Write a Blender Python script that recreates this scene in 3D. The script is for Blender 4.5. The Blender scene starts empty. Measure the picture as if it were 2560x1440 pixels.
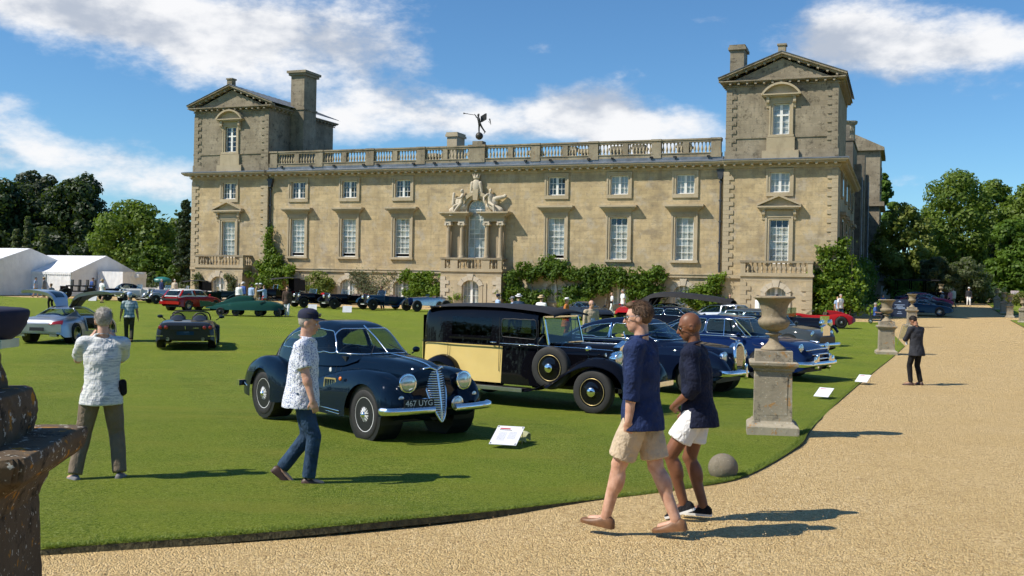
import bpy, math, random
import numpy as np
from mathutils import Vector, Matrix, Euler
random.seed(7); np.random.seed(7)
SC = bpy.context.scene
COL = SC.collection
rad = math.radians
pi = math.pi

# ------------------------------------------------------------------ camera
F, PHI, HX, HY, CZ = 2560., .0185, 1280., 698., 2.0
cam = bpy.data.objects.new('camera', bpy.data.cameras.new('camera'))
COL.objects.link(cam)
cam.matrix_world = Matrix.Translation((0, 0, CZ)) @ Matrix.Rotation(pi/2, 4, 'X') @ Matrix.Rotation(PHI, 4, 'Z')
cam.data.sensor_width = 36.; cam.data.lens = 36.
cam.data.shift_y = -22/2560
cam.data.clip_start = .1; cam.data.clip_end = 5000
SC.camera = cam

# ------------------------------------------------------------------ light
SUN_AZ, SUN_EL = rad(17.), rad(47.)      # shadow azimuth: from +X towards +Y
sun = bpy.data.objects.new('sun', bpy.data.lights.new('sun', 'SUN'))
COL.objects.link(sun)
sun.data.energy = 5.0; sun.data.angle = rad(.53); sun.data.color = (1., .925, .80)
ldir = Vector((math.cos(SUN_AZ)*math.cos(SUN_EL), math.sin(SUN_AZ)*math.cos(SUN_EL), -math.sin(SUN_EL)))
sun.rotation_euler = ldir.to_track_quat('-Z', 'Y').to_euler()
SC.view_settings.view_transform = 'Standard'; SC.view_settings.look = 'None'
SC.view_settings.exposure = 0.24; SC.view_settings.gamma = 1.
SC.cycles.use_denoising = True
SC.cycles.adaptive_threshold = .03; SC.cycles.max_bounces = 6; SC.cycles.transparent_max_bounces = 12
SC.cycles.caustics_reflective = False; SC.cycles.caustics_refractive = False

# ------------------------------------------------------------------ node helper
class N:
    nt = None
    def __init__(s, sock): s.s = sock
    def _op(s, op, *o, clamp=False):
        n = N.nt.nodes.new('ShaderNodeMath'); n.operation = op; n.use_clamp = clamp
        for i, a in enumerate((s,)+o):
            if isinstance(a, N): N.nt.links.new(a.s, n.inputs[i])
            else: n.inputs[i].default_value = a
        return N(n.outputs[0])
    def __add__(s, o): return s._op('ADD', o)
    __radd__ = __add__
    def __mul__(s, o): return s._op('MULTIPLY', o)
    __rmul__ = __mul__
    def __sub__(s, o): return s._op('SUBTRACT', o)
    def __rsub__(s, o): return (s*-1.)+o
    def __truediv__(s, o): return s._op('DIVIDE', o)
    def pow(s, o): return s._op('POWER', o)
    def max(s, o): return s._op('MAXIMUM', o)
    def min(s, o): return s._op('MINIMUM', o)
    def ss(s, a, b):
        n = N.nt.nodes.new('ShaderNodeMapRange'); n.interpolation_type = 'SMOOTHSTEP'
        N.nt.links.new(s.s, n.inputs[0]); n.inputs[1].default_value = a; n.inputs[2].default_value = b
        return N(n.outputs[0])
def node(t, **kw):
    n = N.nt.nodes.new(t)
    for k, v in kw.items():
        if k.startswith('i_'):
            key = k[2:].replace('_', ' ')
            tgt = n.inputs[int(key)] if key.isdigit() else n.inputs[key]
            if isinstance(v, N): N.nt.links.new(v.s, tgt)
            else: tgt.default_value = v
        else: setattr(n, k, v)
    return n
def lk(a, b): N.nt.links.new(a.s if isinstance(a, N) else a, b)
def mixc(f, a, b, mode='MIX'):
    n = N.nt.nodes.new('ShaderNodeMix'); n.data_type = 'RGBA'; n.blend_type = mode
    for sock, v in ((n.inputs[0], f), (n.inputs[6], a), (n.inputs[7], b)):
        if isinstance(v, N): lk(v, sock)
        elif isinstance(v, (int, float)): sock.default_value = v
        else: sock.default_value = tuple(v)+((1,) if len(v) == 3 else ())
    return N(n.outputs[2])
def noise(vec, scale, detail=3., rough=.55, out=0, dim='3D'):
    n = node('ShaderNodeTexNoise', noise_dimensions=dim); n.inputs['Scale'].default_value = scale
    n.inputs['Detail'].default_value = detail; n.inputs['Roughness'].default_value = rough
    if vec is not None: lk(vec, n.inputs['Vector'])
    return N(n.outputs[out])
def comb(x, y, z):
    n = N.nt.nodes.new('ShaderNodeCombineXYZ')
    for i, v in enumerate((x, y, z)):
        if isinstance(v, N): lk(v, n.inputs[i])
        else: n.inputs[i].default_value = v
    return N(n.outputs[0])
def sep(v):
    n = N.nt.nodes.new('ShaderNodeSeparateXYZ'); lk(v, n.inputs[0])
    return N(n.outputs[0]), N(n.outputs[1]), N(n.outputs[2])

# ------------------------------------------------------------------ sky with clouds
W = bpy.data.worlds.new('World'); SC.world = W; W.use_nodes = True
N.nt = W.node_tree; N.nt.nodes.clear()
sky = node('ShaderNodeTexSky', sky_type='NISHITA', sun_disc=False)
sky.sun_elevation = SUN_EL
sky.sun_rotation = math.atan2(-ldir.x, -ldir.y)
sky.air_density = 1.0; sky.dust_density = .0; sky.ozone_density = 4.0; sky.altitude = 100
gen = N(node('ShaderNodeTexCoord').outputs['Generated'])
nx_, ny_, nz_ = sep(gen)
az = nx_._op('ARCTAN2', ny_)
el = nz_._op('ARCSINE')
wv = comb(az*1.0, el*1.9, 0.3)
n1 = noise(wv, 5.4, 7., .63)
n2 = noise(comb(az*1.0+.02, el*1.9+.05, 0.3), 5.4, 4., .6)
n3 = noise(comb(az, el*1.6, 4.1), 9., 4., .6)
aev = comb(az, el, 0.)
def blob(acc, px, py, rx, ry, w):
    u = (px-HX)/F; v = (HY-py)/F
    a0 = math.atan(u); e0 = math.atan(v*math.cos(a0)); kx, ky = F/rx, F/ry
    q = node('ShaderNodeVectorMath', operation='MULTIPLY_ADD'); lk(aev, q.inputs[0]); q.inputs[1].default_value = (kx, ky, 0); q.inputs[2].default_value = (-a0*kx, -e0*ky, 0)
    r = node('ShaderNodeVectorMath', operation='DOT_PRODUCT'); lk(q.outputs[0], r.inputs[0]); lk(q.outputs[0], r.inputs[1])
    e = node('ShaderNodeMath', operation='POWER'); e.inputs[0].default_value = .36788; lk(r.outputs['Value'], e.inputs[1])
    m = node('ShaderNodeMath', operation='MULTIPLY_ADD'); lk(e.outputs[0], m.inputs[0]); m.inputs[1].default_value = w
    if acc is None: m.inputs[2].default_value = 0.
    else: lk(acc, m.inputs[2])
    return N(m.outputs[0])
bl = None
for b in [(640,110,400,120,.36),(300,70,320,75,.30),(900,160,160,100,.16),(130,10,260,60,.34),(120,400,330,70,.28),(30,270,90,40,.25),(900,300,190,70,.24),(1180,275,300,55,.24),(1330,110,60,50,.02),
          (1500,240,230,75,.24),(1650,300,260,60,.26),(2230,110,260,100,.33),(2480,90,180,60,.2),(2010,80,150,70,.18),(2470,235,130,40,.2),(2290,430,90,28,.24),(400,480,120,60,.22),(1300,330,200,30,.16),(1550,350,90,30,.2),(1200,120,110,110,-.32),(1500,80,190,100,-.30),(330,270,190,40,-.2),(2400,330,240,70,-.22),(80,200,160,60,-.02),(1330,120,50,25,.16),(1760,40,90,20,.2)]: bl = blob(bl, *b)
dens = n1*1.02 + n3*.22 + bl*.80
cm = dens.ss(.70, .95)*el.ss(.0, .05)*.97
up = (n1-n2)*3.2
shade = (up+.62+(dens-.80)*-.5).ss(.15, .85)
cloudc = mixc(shade, (4.6, 5.1, 6.0), (9.0, 9.0, 9.1))
skyb = mixc(1., N(sky.outputs[0]), (.68,.99,1.18), 'MULTIPLY')
skyc = mixc(cm, skyb, cloudc)
bg = node('ShaderNodeBackground'); lk(skyc, bg.inputs[0]); bg.inputs[1].default_value = .092
lk(bg.outputs[0], node('ShaderNodeOutputWorld').inputs[0])

# ------------------------------------------------------------------ pixel <-> place (used only to read real positions off the photograph)
_cs, _sn = math.cos(PHI), math.sin(PHI)
KN = [(0,2.0),(8,2.0),(10.5,2.15),(14.2,2.2),(20,2.5),(40,2.5),(100,2.36),(400,1.2)]
def sstep(a, b, x):
    t = min(1., max(0., (x-a)/(b-a))); return t*t*(3-2*t)
def gz(x, y):
    """height of the ground at x (right), y (away)"""
    d = y
    c = KN[-1][1] if d > 400 else 2.0
    for (a, b), (e, g) in zip(KN, KN[1:]):
        if a <= d <= e: c = b+(g-b)*sstep(a, e, d); break
    return CZ-c+.60*sstep(76, 92, d)*sstep(24, 36, x)
def uv(px, py):
    dx, dy = px-HX, py-HY
    return (dx*_cs+dy*_sn)/F, (-dx*_sn+dy*_cs)/F
def at(px, py):
    u, v = uv(px, py); d = 12.
    for i in range(80):
        d = .6*d+.4*min(400, max(3., (CZ-gz(u*d, d))/max(v, 1e-4)))
    return Vector((u*d, d, gz(u*d, d)))
def on(x, y): return Vector((x, y, gz(x, y)))
def atd(px, py, d):
    u, v = uv(px, py); return Vector((u*d, d, CZ-v*d))

# ------------------------------------------------------------------ materials
MATS = {}
def newmat(name):
    m = bpy.data.materials.new(name); m.use_nodes = True; N.nt = m.node_tree
    N.nt.nodes.clear(); MATS[name] = m
    p = node('ShaderNodeBsdfPrincipled'); o = node('ShaderNodeOutputMaterial')
    lk(p.outputs[0], o.inputs[0])
    return m, p, o
def oc(): return N(node('ShaderNodeTexCoord').outputs['Object'])
def bumpn(h, strength, dist, p):
    b = node('ShaderNodeBump'); b.inputs['Strength'].default_value = strength; b.inputs['Distance'].default_value = dist
    lk(h, b.inputs['Height']); lk(b.outputs[0], p.inputs['Normal'])
def pm(name, c, rough=.6, metal=0., var=.12, scale=6., bump=0., bscale=60., bdist=.01, coat=0., spec=.5, sheen=0., c2=None, trans=0.):
    if name in MATS: return MATS[name]
    m, p, o = newmat(name)
    v = oc()
    n = noise(v, scale, 4.)
    if c2 is None: c2 = tuple(min(1, x*(1+var)) for x in c); c1 = tuple(x*(1-var) for x in c)
    else: c1 = c
    lk(mixc(n.ss(.3, .7), c1, c2), p.inputs['Base Color'])
    p.inputs['Metallic'].default_value = metal
    rn = noise(v, scale*3, 3.)
    lk((rn-.5)*(.25*rough)+rough, p.inputs['Roughness'])
    p.inputs['Specular IOR Level'].default_value = spec
    if coat: p.inputs['Coat Weight'].default_value = coat; p.inputs['Coat Roughness'].default_value = .02
    if sheen: p.inputs['Sheen Weight'].default_value = sheen
    if bump: bumpn(noise(v, bscale, 3.), bump, bdist, p)
    return m
def paint(name, c, rough=.45, flake=0.): return pm(name, c, rough, metal=flake, var=.05, scale=1.5, coat=.65, spec=.0 if not flake else .5)

# ------------------------------------------------------------------ mesh builder
class MB:
    def __init__(s): s.v = []; s.f = []
    def add(s, vs, fs):
        o = len(s.v); s.v.extend([tuple(q) for q in vs]); s.f.extend([tuple(i+o for i in f) for f in fs]); return s
    def box(s, a, b):
        x0, y0, z0 = a; x1, y1, z1 = b
        return s.add([(x0,y0,z0),(x1,y0,z0),(x1,y1,z0),(x0,y1,z0),(x0,y0,z1),(x1,y0,z1),(x1,y1,z1),(x0,y1,z1)],
              [(0,3,2,1),(4,5,6,7),(0,1,5,4),(1,2,6,5),(2,3,7,6),(3,0,4,7)])
    def bar(s, p, q, w, h, up=(0,0,1)):
        p = Vector(p); q = Vector(q); d = (q-p).normalized(); u = Vector(up)
        x = d.cross(u)
        if x.length < 1e-4: x = d.cross(Vector((1,0,0)))
        x.normalize(); u = x.cross(d)
        vs = []
        for e in (p, q):
            for a, b in ((-1,-1),(1,-1),(1,1),(-1,1)): vs.append(e+x*(a*w/2)+u*(b*h/2))
        return s.add(vs, [(3,2,1,0),(4,5,6,7),(0,1,5,4),(1,2,6,5),(2,3,7,6),(3,0,4,7)])
    def prism(s, poly, axis, a, b):
        """poly of 2D points extruded along axis ('x','y','z') from a to b"""
        def mk(p, t):
            return {'x': (t, p[0], p[1]), 'y': (p[0], t, p[1]), 'z': (p[0], p[1], t)}[axis]
        n = len(poly)
        vs = [mk(p, a) for p in poly]+[mk(p, b) for p in poly]
        fs = [tuple(range(n)), tuple(range(2*n-1, n-1, -1))]+[(i, i+n, (i+1) % n+n, (i+1) % n) for i in range(n)]
        return s.add(vs, fs)
    def grid(s, rows, closed=False, cap0=False, cap1=False):
        """rows: list of lists of points"""
        n = len(rows[0]); vs = [p for r in rows for p in r]; fs = []
        for i in range(len(rows)-1):
            for j in range(n if closed else n-1):
                k = (j+1) % n
                fs.append((i*n+j, i*n+k, (i+1)*n+k, (i+1)*n+j))
        if cap0: fs.append(tuple(range(n-1, -1, -1)))
        if cap1: fs.append(tuple((len(rows)-1)*n+j for j in range(n)))
        return s.add(vs, fs)
    def tube(s, pts, r, seg=8, caps=True, flat=1.):
        pts = [Vector(p) for p in pts]; rr = r if hasattr(r, '__len__') else [r]*len(pts)
        rows = []; px = None
        for i, p in enumerate(pts):
            d = (pts[min(i+1, len(pts)-1)]-pts[max(i-1, 0)]).normalized()
            if px is None:
                px = d.cross(Vector((0,0,1)))
                if px.length < .05: px = d.cross(Vector((1,0,0)))
            px = (px-d*px.dot(d)).normalized(); y = d.cross(px)
            rows.append([p+px*(math.cos(2*pi*k/seg)*rr[i])+y*(math.sin(2*pi*k/seg)*rr[i]*flat) for k in range(seg)])
        return s.grid(rows, True, caps, caps)
    def lathe(s, prof, c=(0,0,0), seg=20, axis='z', flute=0, famp=0):
        rows = []
        for r, z in prof:
            row = []
            for k in range(seg):
                a = 2*pi*k/seg
                x, y = math.cos(a)*r, math.sin(a)*r
                row.append({'z': (c[0]+x, c[1]+y, c[2]+z), 'y': (c[0]+x, c[1]-z, c[2]+y), 'x': (c[0]+z, c[1]+x, c[2]+y)}[axis])
            rows.append(row)
        return s.grid(rows, True, prof[0][0] > 1e-4, prof[-1][0] > 1e-4)
    def ell(s, c, r, R=None, seg=12, rings=8):
        rows = []
        for i in range(1, rings):
            t = pi*i/rings
            rows.append([(math.sin(t)*math.cos(2*pi*k/seg), math.sin(t)*math.sin(2*pi*k/seg), -math.cos(t)) for k in range(seg)])
        vs = [Vector((p[0]*r[0], p[1]*r[1], p[2]*r[2])) for row in rows for p in row]+[Vector((0,0,-r[2])), Vector((0,0,r[2]))]
        if R is not None: vs = [R @ v for v in vs]
        vs = [v+Vector(c) for v in vs]
        fs = []
        m = len(rows)
        for i in range(m-1):
            for k in range(seg): fs.append((i*seg+k, i*seg+(k+1) % seg, (i+1)*seg+(k+1) % seg, (i+1)*seg+k))
        b = m*seg
        for k in range(seg):
            fs.append((b, (k+1) % seg, k)); fs.append((b+1, (m-1)*seg+k, (m-1)*seg+(k+1) % seg))
        return s.add(vs, fs)
    def cap(s, p, q, r0, r1, seg=12):
        """tapered capsule"""
        p = Vector(p); q = Vector(q); d = q-p; L = d.length
        if L < 1e-5: return s.ell(p, (r0, r0, r0))
        d /= L; pts = []; rs = []
        for t in (-1, -.92, -.71, -.38, 0): pts.append(p+d*(t*r0)); rs.append(max(.0005, r0*math.sqrt(max(0, 1-t*t))))
        for t in (.25, .5, .75): pts.append(p+d*(L*t)); rs.append(r0+(r1-r0)*t)
        for t in (0, .38, .71, .92, 1): pts.append(q+d*(t*r1)); rs.append(max(.0005, r1*math.sqrt(max(0, 1-t*t))))
        return s.tube(pts, rs, seg)
    def xf(s, M):
        s.v = [tuple(M @ Vector(p)) for p in s.v]; return s
    def mesh(s, name, mat, smooth=False, auto=None):
        me = bpy.data.meshes.new(name)
        me.from_pydata(s.v, [], s.f)
        if mat is not None: me.materials.append(MATS[mat] if isinstance(mat, str) else mat)
        if smooth or auto: me.polygons.foreach_set('use_smooth', [True]*len(me.polygons))
        me.update()
        if auto: me.set_sharp_from_angle(angle=rad(auto))
        return me
    def build(s, name, mat, parent=None, smooth=False, auto=None, loc=None, rz=None):
        return link(name, s.mesh(name, mat, smooth, auto), parent, loc, rz)
def link(name, me, parent=None, loc=None, rz=None, M=None):
    o = bpy.data.objects.new(name, me); COL.objects.link(o)
    if parent is not None: o.parent = parent
    if M is not None: o.matrix_local = M
    if loc is not None: o.location = loc
    if rz is not None: o.rotation_euler = (0, 0, rz)
    return o
def tag(o, label=None, cat=None, group=None, kind=None):
    if label: o['label'] = label
    if cat: o['category'] = cat
    if group: o['group'] = group
    if kind: o['kind'] = kind
    return o
def empty(name, loc=(0,0,0), rz=0., label=None, cat=None, group=None):
    o = bpy.data.objects.new(name, None); COL.objects.link(o); o.empty_display_size = .2
    o.location = loc; o.rotation_euler = (0, 0, rz)
    return tag(o, label, cat, group)
def part(name, parent): # an empty part that holds sub-parts
    o = bpy.data.objects.new(name, None); COL.objects.link(o); o.parent = parent; o.empty_display_size = .1; return o
def copy_tree(o, parent=None):
    c = o.copy(); COL.objects.link(c); c.parent = parent
    for ch in list(o.children): copy_tree(ch, c)
    return c
def spline(pts, n):
    """Catmull-Rom through control points -> n points (any dimension)"""
    P = np.array(pts, float); m = len(P)
    out = []
    for i in range(n):
        t = i/(n-1)*(m-1); k = min(int(t), m-2); u = t-k
        p0 = P[max(k-1, 0)]; p1 = P[k]; p2 = P[k+1]; p3 = P[min(k+2, m-1)]
        out.append(.5*((2*p1)+(-p0+p2)*u+(2*p0-5*p1+4*p2-p3)*u*u+(-p0+3*p1-3*p2+p3)*u**3))
    return np.array(out)
def fn(pts):
    """monotone cubic 1-D function through (x, y)"""
    xs = np.array([p[0] for p in pts], float); ys = np.array([p[1] for p in pts], float)
    h = np.diff(xs); dl = np.diff(ys)/h; m = np.zeros(len(xs))
    m[0] = dl[0]; m[-1] = dl[-1]
    for i in range(1, len(xs)-1):
        m[i] = 0 if dl[i-1]*dl[i] <= 0 else 2*dl[i-1]*dl[i]/(dl[i-1]+dl[i])
    def g(x):
        x = np.clip(np.asarray(x, float), xs[0], xs[-1]); k = np.clip(np.searchsorted(xs, x)-1, 0, len(xs)-2)
        t = (x-xs[k])/h[k]
        return ys[k]*(1+2*t)*(1-t)**2+m[k]*h[k]*t*(1-t)**2+ys[k+1]*t*t*(3-2*t)+m[k+1]*h[k]*t*t*(t-1)
    return g

# ------------------------------------------------------------------ common materials
def foliage(name, c1, c2, tr=.35):
    m, p, o = newmat(name)
    g = N(node('ShaderNodeNewGeometry').outputs['Random Per Island'])
    col = mixc(g, c1, c2)
    col = mixc(noise(oc(), .35, 2.).ss(.35, .7)*.6, col, tuple(x*1.35 for x in c2))
    lk(col, p.inputs['Base Color']); p.inputs['Roughness'].default_value = .55
    p.inputs['Specular IOR Level'].default_value = .3
    t = node('ShaderNodeBsdfTranslucent'); lk(mixc(.5, col, (.25, .4, .03)), t.inputs[0])
    mx = node('ShaderNodeMixShader'); mx.inputs[0].default_value = tr
    lk(p.outputs[0], mx.inputs[1]); lk(t.outputs[0], mx.inputs[2]); lk(mx.outputs[0], o.inputs[0])
    return m
foliage('leaf_dark', (.014,.028,.012), (.035,.058,.02), .2)
foliage('leaf_cedar', (.018,.03,.016), (.04,.05,.026), .15)
foliage('leaf_mid', (.052,.098,.012), (.13,.185,.026))
foliage('leaf_lime', (.09,.13,.022), (.20,.23,.05))
foliage('leaf_ivy', (.05,.11,.010), (.16,.24,.022))
foliage('leaf_ivy2', (.03,.075,.010), (.10,.17,.02))
foliage('leaf_olive', (.05,.07,.03), (.11,.125,.06))
foliage('leaf_yellow', (.09,.11,.02), (.22,.21,.05))
foliage('grass_blade', (.10,.15,.022), (.19,.24,.045), .3)
pm('bark', (.09,.065,.045), .9, var=.3, bump=.6, bscale=12, bdist=.05)
def glassmat(name, tint=(.8,.85,.85), refl=1.):
    m, p, o = newmat(name)
    lw = node('ShaderNodeLayerWeight'); fr = N(lw.outputs['Facing']).pow(4.)*.85+.045
    gl = node('ShaderNodeBsdfGlossy'); gl.inputs['Roughness'].default_value = .02
    tr = node('ShaderNodeBsdfTransparent'); tr.inputs[0].default_value = tint+(1,)
    nn = noise(oc(), 1.2, 2.)
    bumpn(nn, .04, .02, gl)
    mx = node('ShaderNodeMixShader'); lk((fr*refl)._op('MINIMUM', 1.), mx.inputs[0])
    lk(tr.outputs[0], mx.inputs[1]); lk(gl.outputs[0], mx.inputs[2]); lk(mx.outputs[0], o.inputs[0])
    return m
glassmat('pane_glass', (.93,.95,.95)); glassmat('car_glass', (.55,.62,.6)); glassmat('dark_glass', (.12,.14,.14))
pm('white_wood', (.78,.78,.75), .45, var=.05)
pm('chrome', (.88,.89,.9), .09, 1., var=.03, scale=9)
pm('steel', (.5,.5,.5), .3, 1., var=.1)
pm('black_rubber', (.018,.018,.018), .75, var=.2, bump=.2, bscale=90)
pm('black_trim', (.012,.012,.013), .5, var=.2)
pm('lead', (.17,.19,.22), .42, .35, var=.2, scale=1.5, bump=.3, bscale=4, bdist=.03)
pm('iron_pipe', (.05,.055,.065), .5, .3, var=.2)
# ================================================================== ground
def m_lawn():
    m, p, o = newmat('lawn_grass'); v = oc()
    x, y, z = sep(v)
    a = noise(v, .35, 4.); b = noise(v, 3., 4.); c = noise(v, 24., 4., .75); e = noise(comb(x*1., y*.5, z), 62., 3., .75)
    st = (x*.93+y*.37)._op('MULTIPLY', 1.9)._op('SINE')
    col = mixc(a.ss(.3, .7), (.135,.195,.014), (.200,.255,.024))
    col = mixc(b.ss(.35, .75)*.5, col, (.27,.29,.045))
    col = mixc(noise(v, 1.1, 5., .7).ss(.5, .72)*.45, col, (.28,.265,.045)); col = mixc(noise(v, .8, 4., .7).ss(.52, .75)*.4, col, (.09,.165,.007))
    col = mixc(c.ss(.42, .62)*.75, col, (.055,.105,.005))
    col = mixc(e.ss(.48, .66)*.75, col, (.36,.41,.115))
    col = mixc((st.ss(-.25, .25))*.22, col, (.21,.27,.022)); col = mixc(noise(comb(x*.5, y*1.5, 0.), .5, 4., .6).ss(.5, .7)*.4, col, (.26,.255,.04))
    lk(col, p.inputs['Base Color']); p.inputs['Roughness'].default_value = .8; p.inputs['Specular IOR Level'].default_value = .08
    bumpn(c*.5+e*.8+noise(v, 260., 2.)*.5, 1., .035, p)
m_lawn()
def m_gravel():
    m, p, o = newmat('gravel'); v = oc()
    vo = node('ShaderNodeTexVoronoi'); vo.inputs['Scale'].default_value = 74.; lk(v, vo.inputs['Vector'])
    vo2 = node('ShaderNodeTexVoronoi'); vo2.inputs['Scale'].default_value = 33.; lk(v, vo2.inputs['Vector'])
    r1 = sep(N(vo.outputs['Color']))[0]; r2 = sep(N(vo2.outputs['Color']))[1]
    a = noise(v, .5, 4.); b = noise(v, 2.6, 4.); tr = noise(comb(sep(v)[0]*1., sep(v)[1]*.25, 0.), .9, 3.)
    col = mixc(r1, (.37,.245,.105), (.74,.555,.275))
    col = mixc((r2.ss(.7, .95))*.45, col, (.74,.58,.34))
    col = mixc((r2.ss(.25, .0))*.4, col, (.19,.11,.045))
    col = mixc(a.ss(.35, .7)*.35, col, (.50,.34,.135)); col = mixc(b.ss(.5, .8)*.25, col, (.34,.225,.10)); col = mixc(tr.ss(.5, .7)*.3, col, (.58,.42,.205))
    lk(col, p.inputs['Base Color']); p.inputs['Roughness'].default_value = .85; p.inputs['Specular IOR Level'].default_value = .2
    bumpn(N(vo.outputs[0])*-1.+N(vo2.outputs[0])*-.8+b*.8, 1., .016, p)
m_gravel()
pm('soil_edge', (.085,.075,.035), .95, var=.4, scale=20, bump=.8, bscale=50, bdist=.02)
pm('park_grass', (.06,.10,.018), .8, var=.3, scale=.15, bump=.6, bscale=3, bdist=.1)
from mathutils.geometry import delaunay_2d_cdt
def sheet(name, poly, step, dz, mat, skirt=None):
    P = [Vector((p[0], p[1])) for p in poly]
    # densify the boundary
    B = []
    for i, p in enumerate(P):
        q = P[(i+1) % len(P)]; n = max(1, int((q-p).length/step))
        for k in range(n): B.append(p+(q-p)*(k/n))
    nb = len(B)
    xs = [p.x for p in B]; ys = [p.y for p in B]
    pts = list(B)
    g = np.arange(min(xs)+step*.5, max(xs), step); h = np.arange(min(ys)+step*.5, max(ys), step)
    bx = np.array(xs); by = np.array(ys); bx2 = np.roll(bx, -1); by2 = np.roll(by, -1)
    for yy in h:
        cr = (by > yy) != (by2 > yy)
        xi = np.sort(bx[cr]+(yy-by[cr])*(bx2[cr]-bx[cr])/(by2[cr]-by[cr]))
        for xx in g:
            if np.searchsorted(xi, xx) % 2 == 1: pts.append(Vector((xx, yy)))
    r = delaunay_2d_cdt(pts, [], [list(range(nb))], 1, 1e-5)
    mb = MB(); mb.v = [(p[0], p[1], gz(p[0], p[1])+dz) for p in r[0]]
    mb.f = [tuple(f) for f in r[2]]
    o = mb.build(name, mat, smooth=True)
    tag(o, kind='structure')
    if skirt:
        s = MB()
        s.grid([[(p.x, p.y, gz(p.x, p.y)+dz-.001) for p in B+[B[0]]], [(p.x*1.0, p.y-.015, gz(p.x, p.y)-.03) for p in B+[B[0]]]])
        s.build('turf_edge', 'soil_edge', o)
    return o
# far terrain
mb = MB()
gx = [-900,-500,-300,-200,-150,-110,-80,-60,-45,-30,-20,-10,0,10,20,25,30,35,40,50,60,80,110,150,200,300,500,900]
gy = [-60,-20,-5,0,5,8,10,13,16,20,26,32,40,50,58,64,70,76,82,88,95,105,120,150,200,300,500,900,1600]
mb.grid([[(x, y, gz(x, max(0, y))-.12) for x in gx] for y in gy])
tag(mb.build('ground', 'park_grass', smooth=True), kind='structure')
TH = rad(20.8); HS = .9; HO = Vector((-3.2+.18*math.cos(TH), 86.4-.18*math.sin(TH), .2))
HX_ = Vector((math.cos(TH), -math.sin(TH), 0)); HY_ = Vector((math.sin(TH), math.cos(TH), 0))
def hl(x, y, z=0.): return HO+(HX_*x+HY_*y+Vector((0, 0, z)))*HS     # house-local -> world
gravel = sheet('gravel_path', [(-60,2.2),(9,2.2),(30,2.2),(110,60),(110,132),(40,132),(20,122),(-60,122)], 3., 0., 'gravel')
# lawn edges, read off the photograph
near = [(105,1381),(300,1365),(600,1343),(900,1316),(1200,1287),(1450,1258),(1640,1238),(1790,1214),(1860,1196),(1920,1167),(1980,1130),(2007,1109),(2022,1084),(2060,1042),(2130,977),(2190,927),(2235,891),(2262,866)]
E1 = [at(*p) for p in near]
E1 = [Vector((-16, E1[0].y+.55, 0))]+[Vector((p[0], p[1], 0)) for p in spline([(p.x, p.y) for p in E1], 90)]
far = [hl(36, -8.2), hl(18, -10), hl(-24, -13), hl(-42, -13), hl(-52, -10), hl(-62, 14), Vector((-110, 150, 0)), Vector((-110, 9, 0))]
lawn = sheet('lawn', [(p.x, p.y) for p in E1+far], 1.6, .02, 'lawn_grass', skirt=True)
R1 = [at(*p) for p in [(2460,751),(2468,760),(2484,774),(2503,787)]]
rl = sheet('side_lawn', [(p.x, p.y) for p in R1[::-1]]+[(R1[0].x+3, R1[0].y+12), (110, R1[0].y+14), (110, R1[-1].y+4)], 2.5, .06, 'lawn_grass', skirt=True)
R2 = [at(*p) for p in [(2526,802),(2562,821)]]
rl2 = sheet('side_lawn', [(R2[1].x, R2[1].y), (R2[1].x+8, R2[1].y-14), (90, 50), (90, R2[0].y+1), (R2[0].x, R2[0].y)], 2.5, .06, 'lawn_grass', skirt=True)

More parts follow.
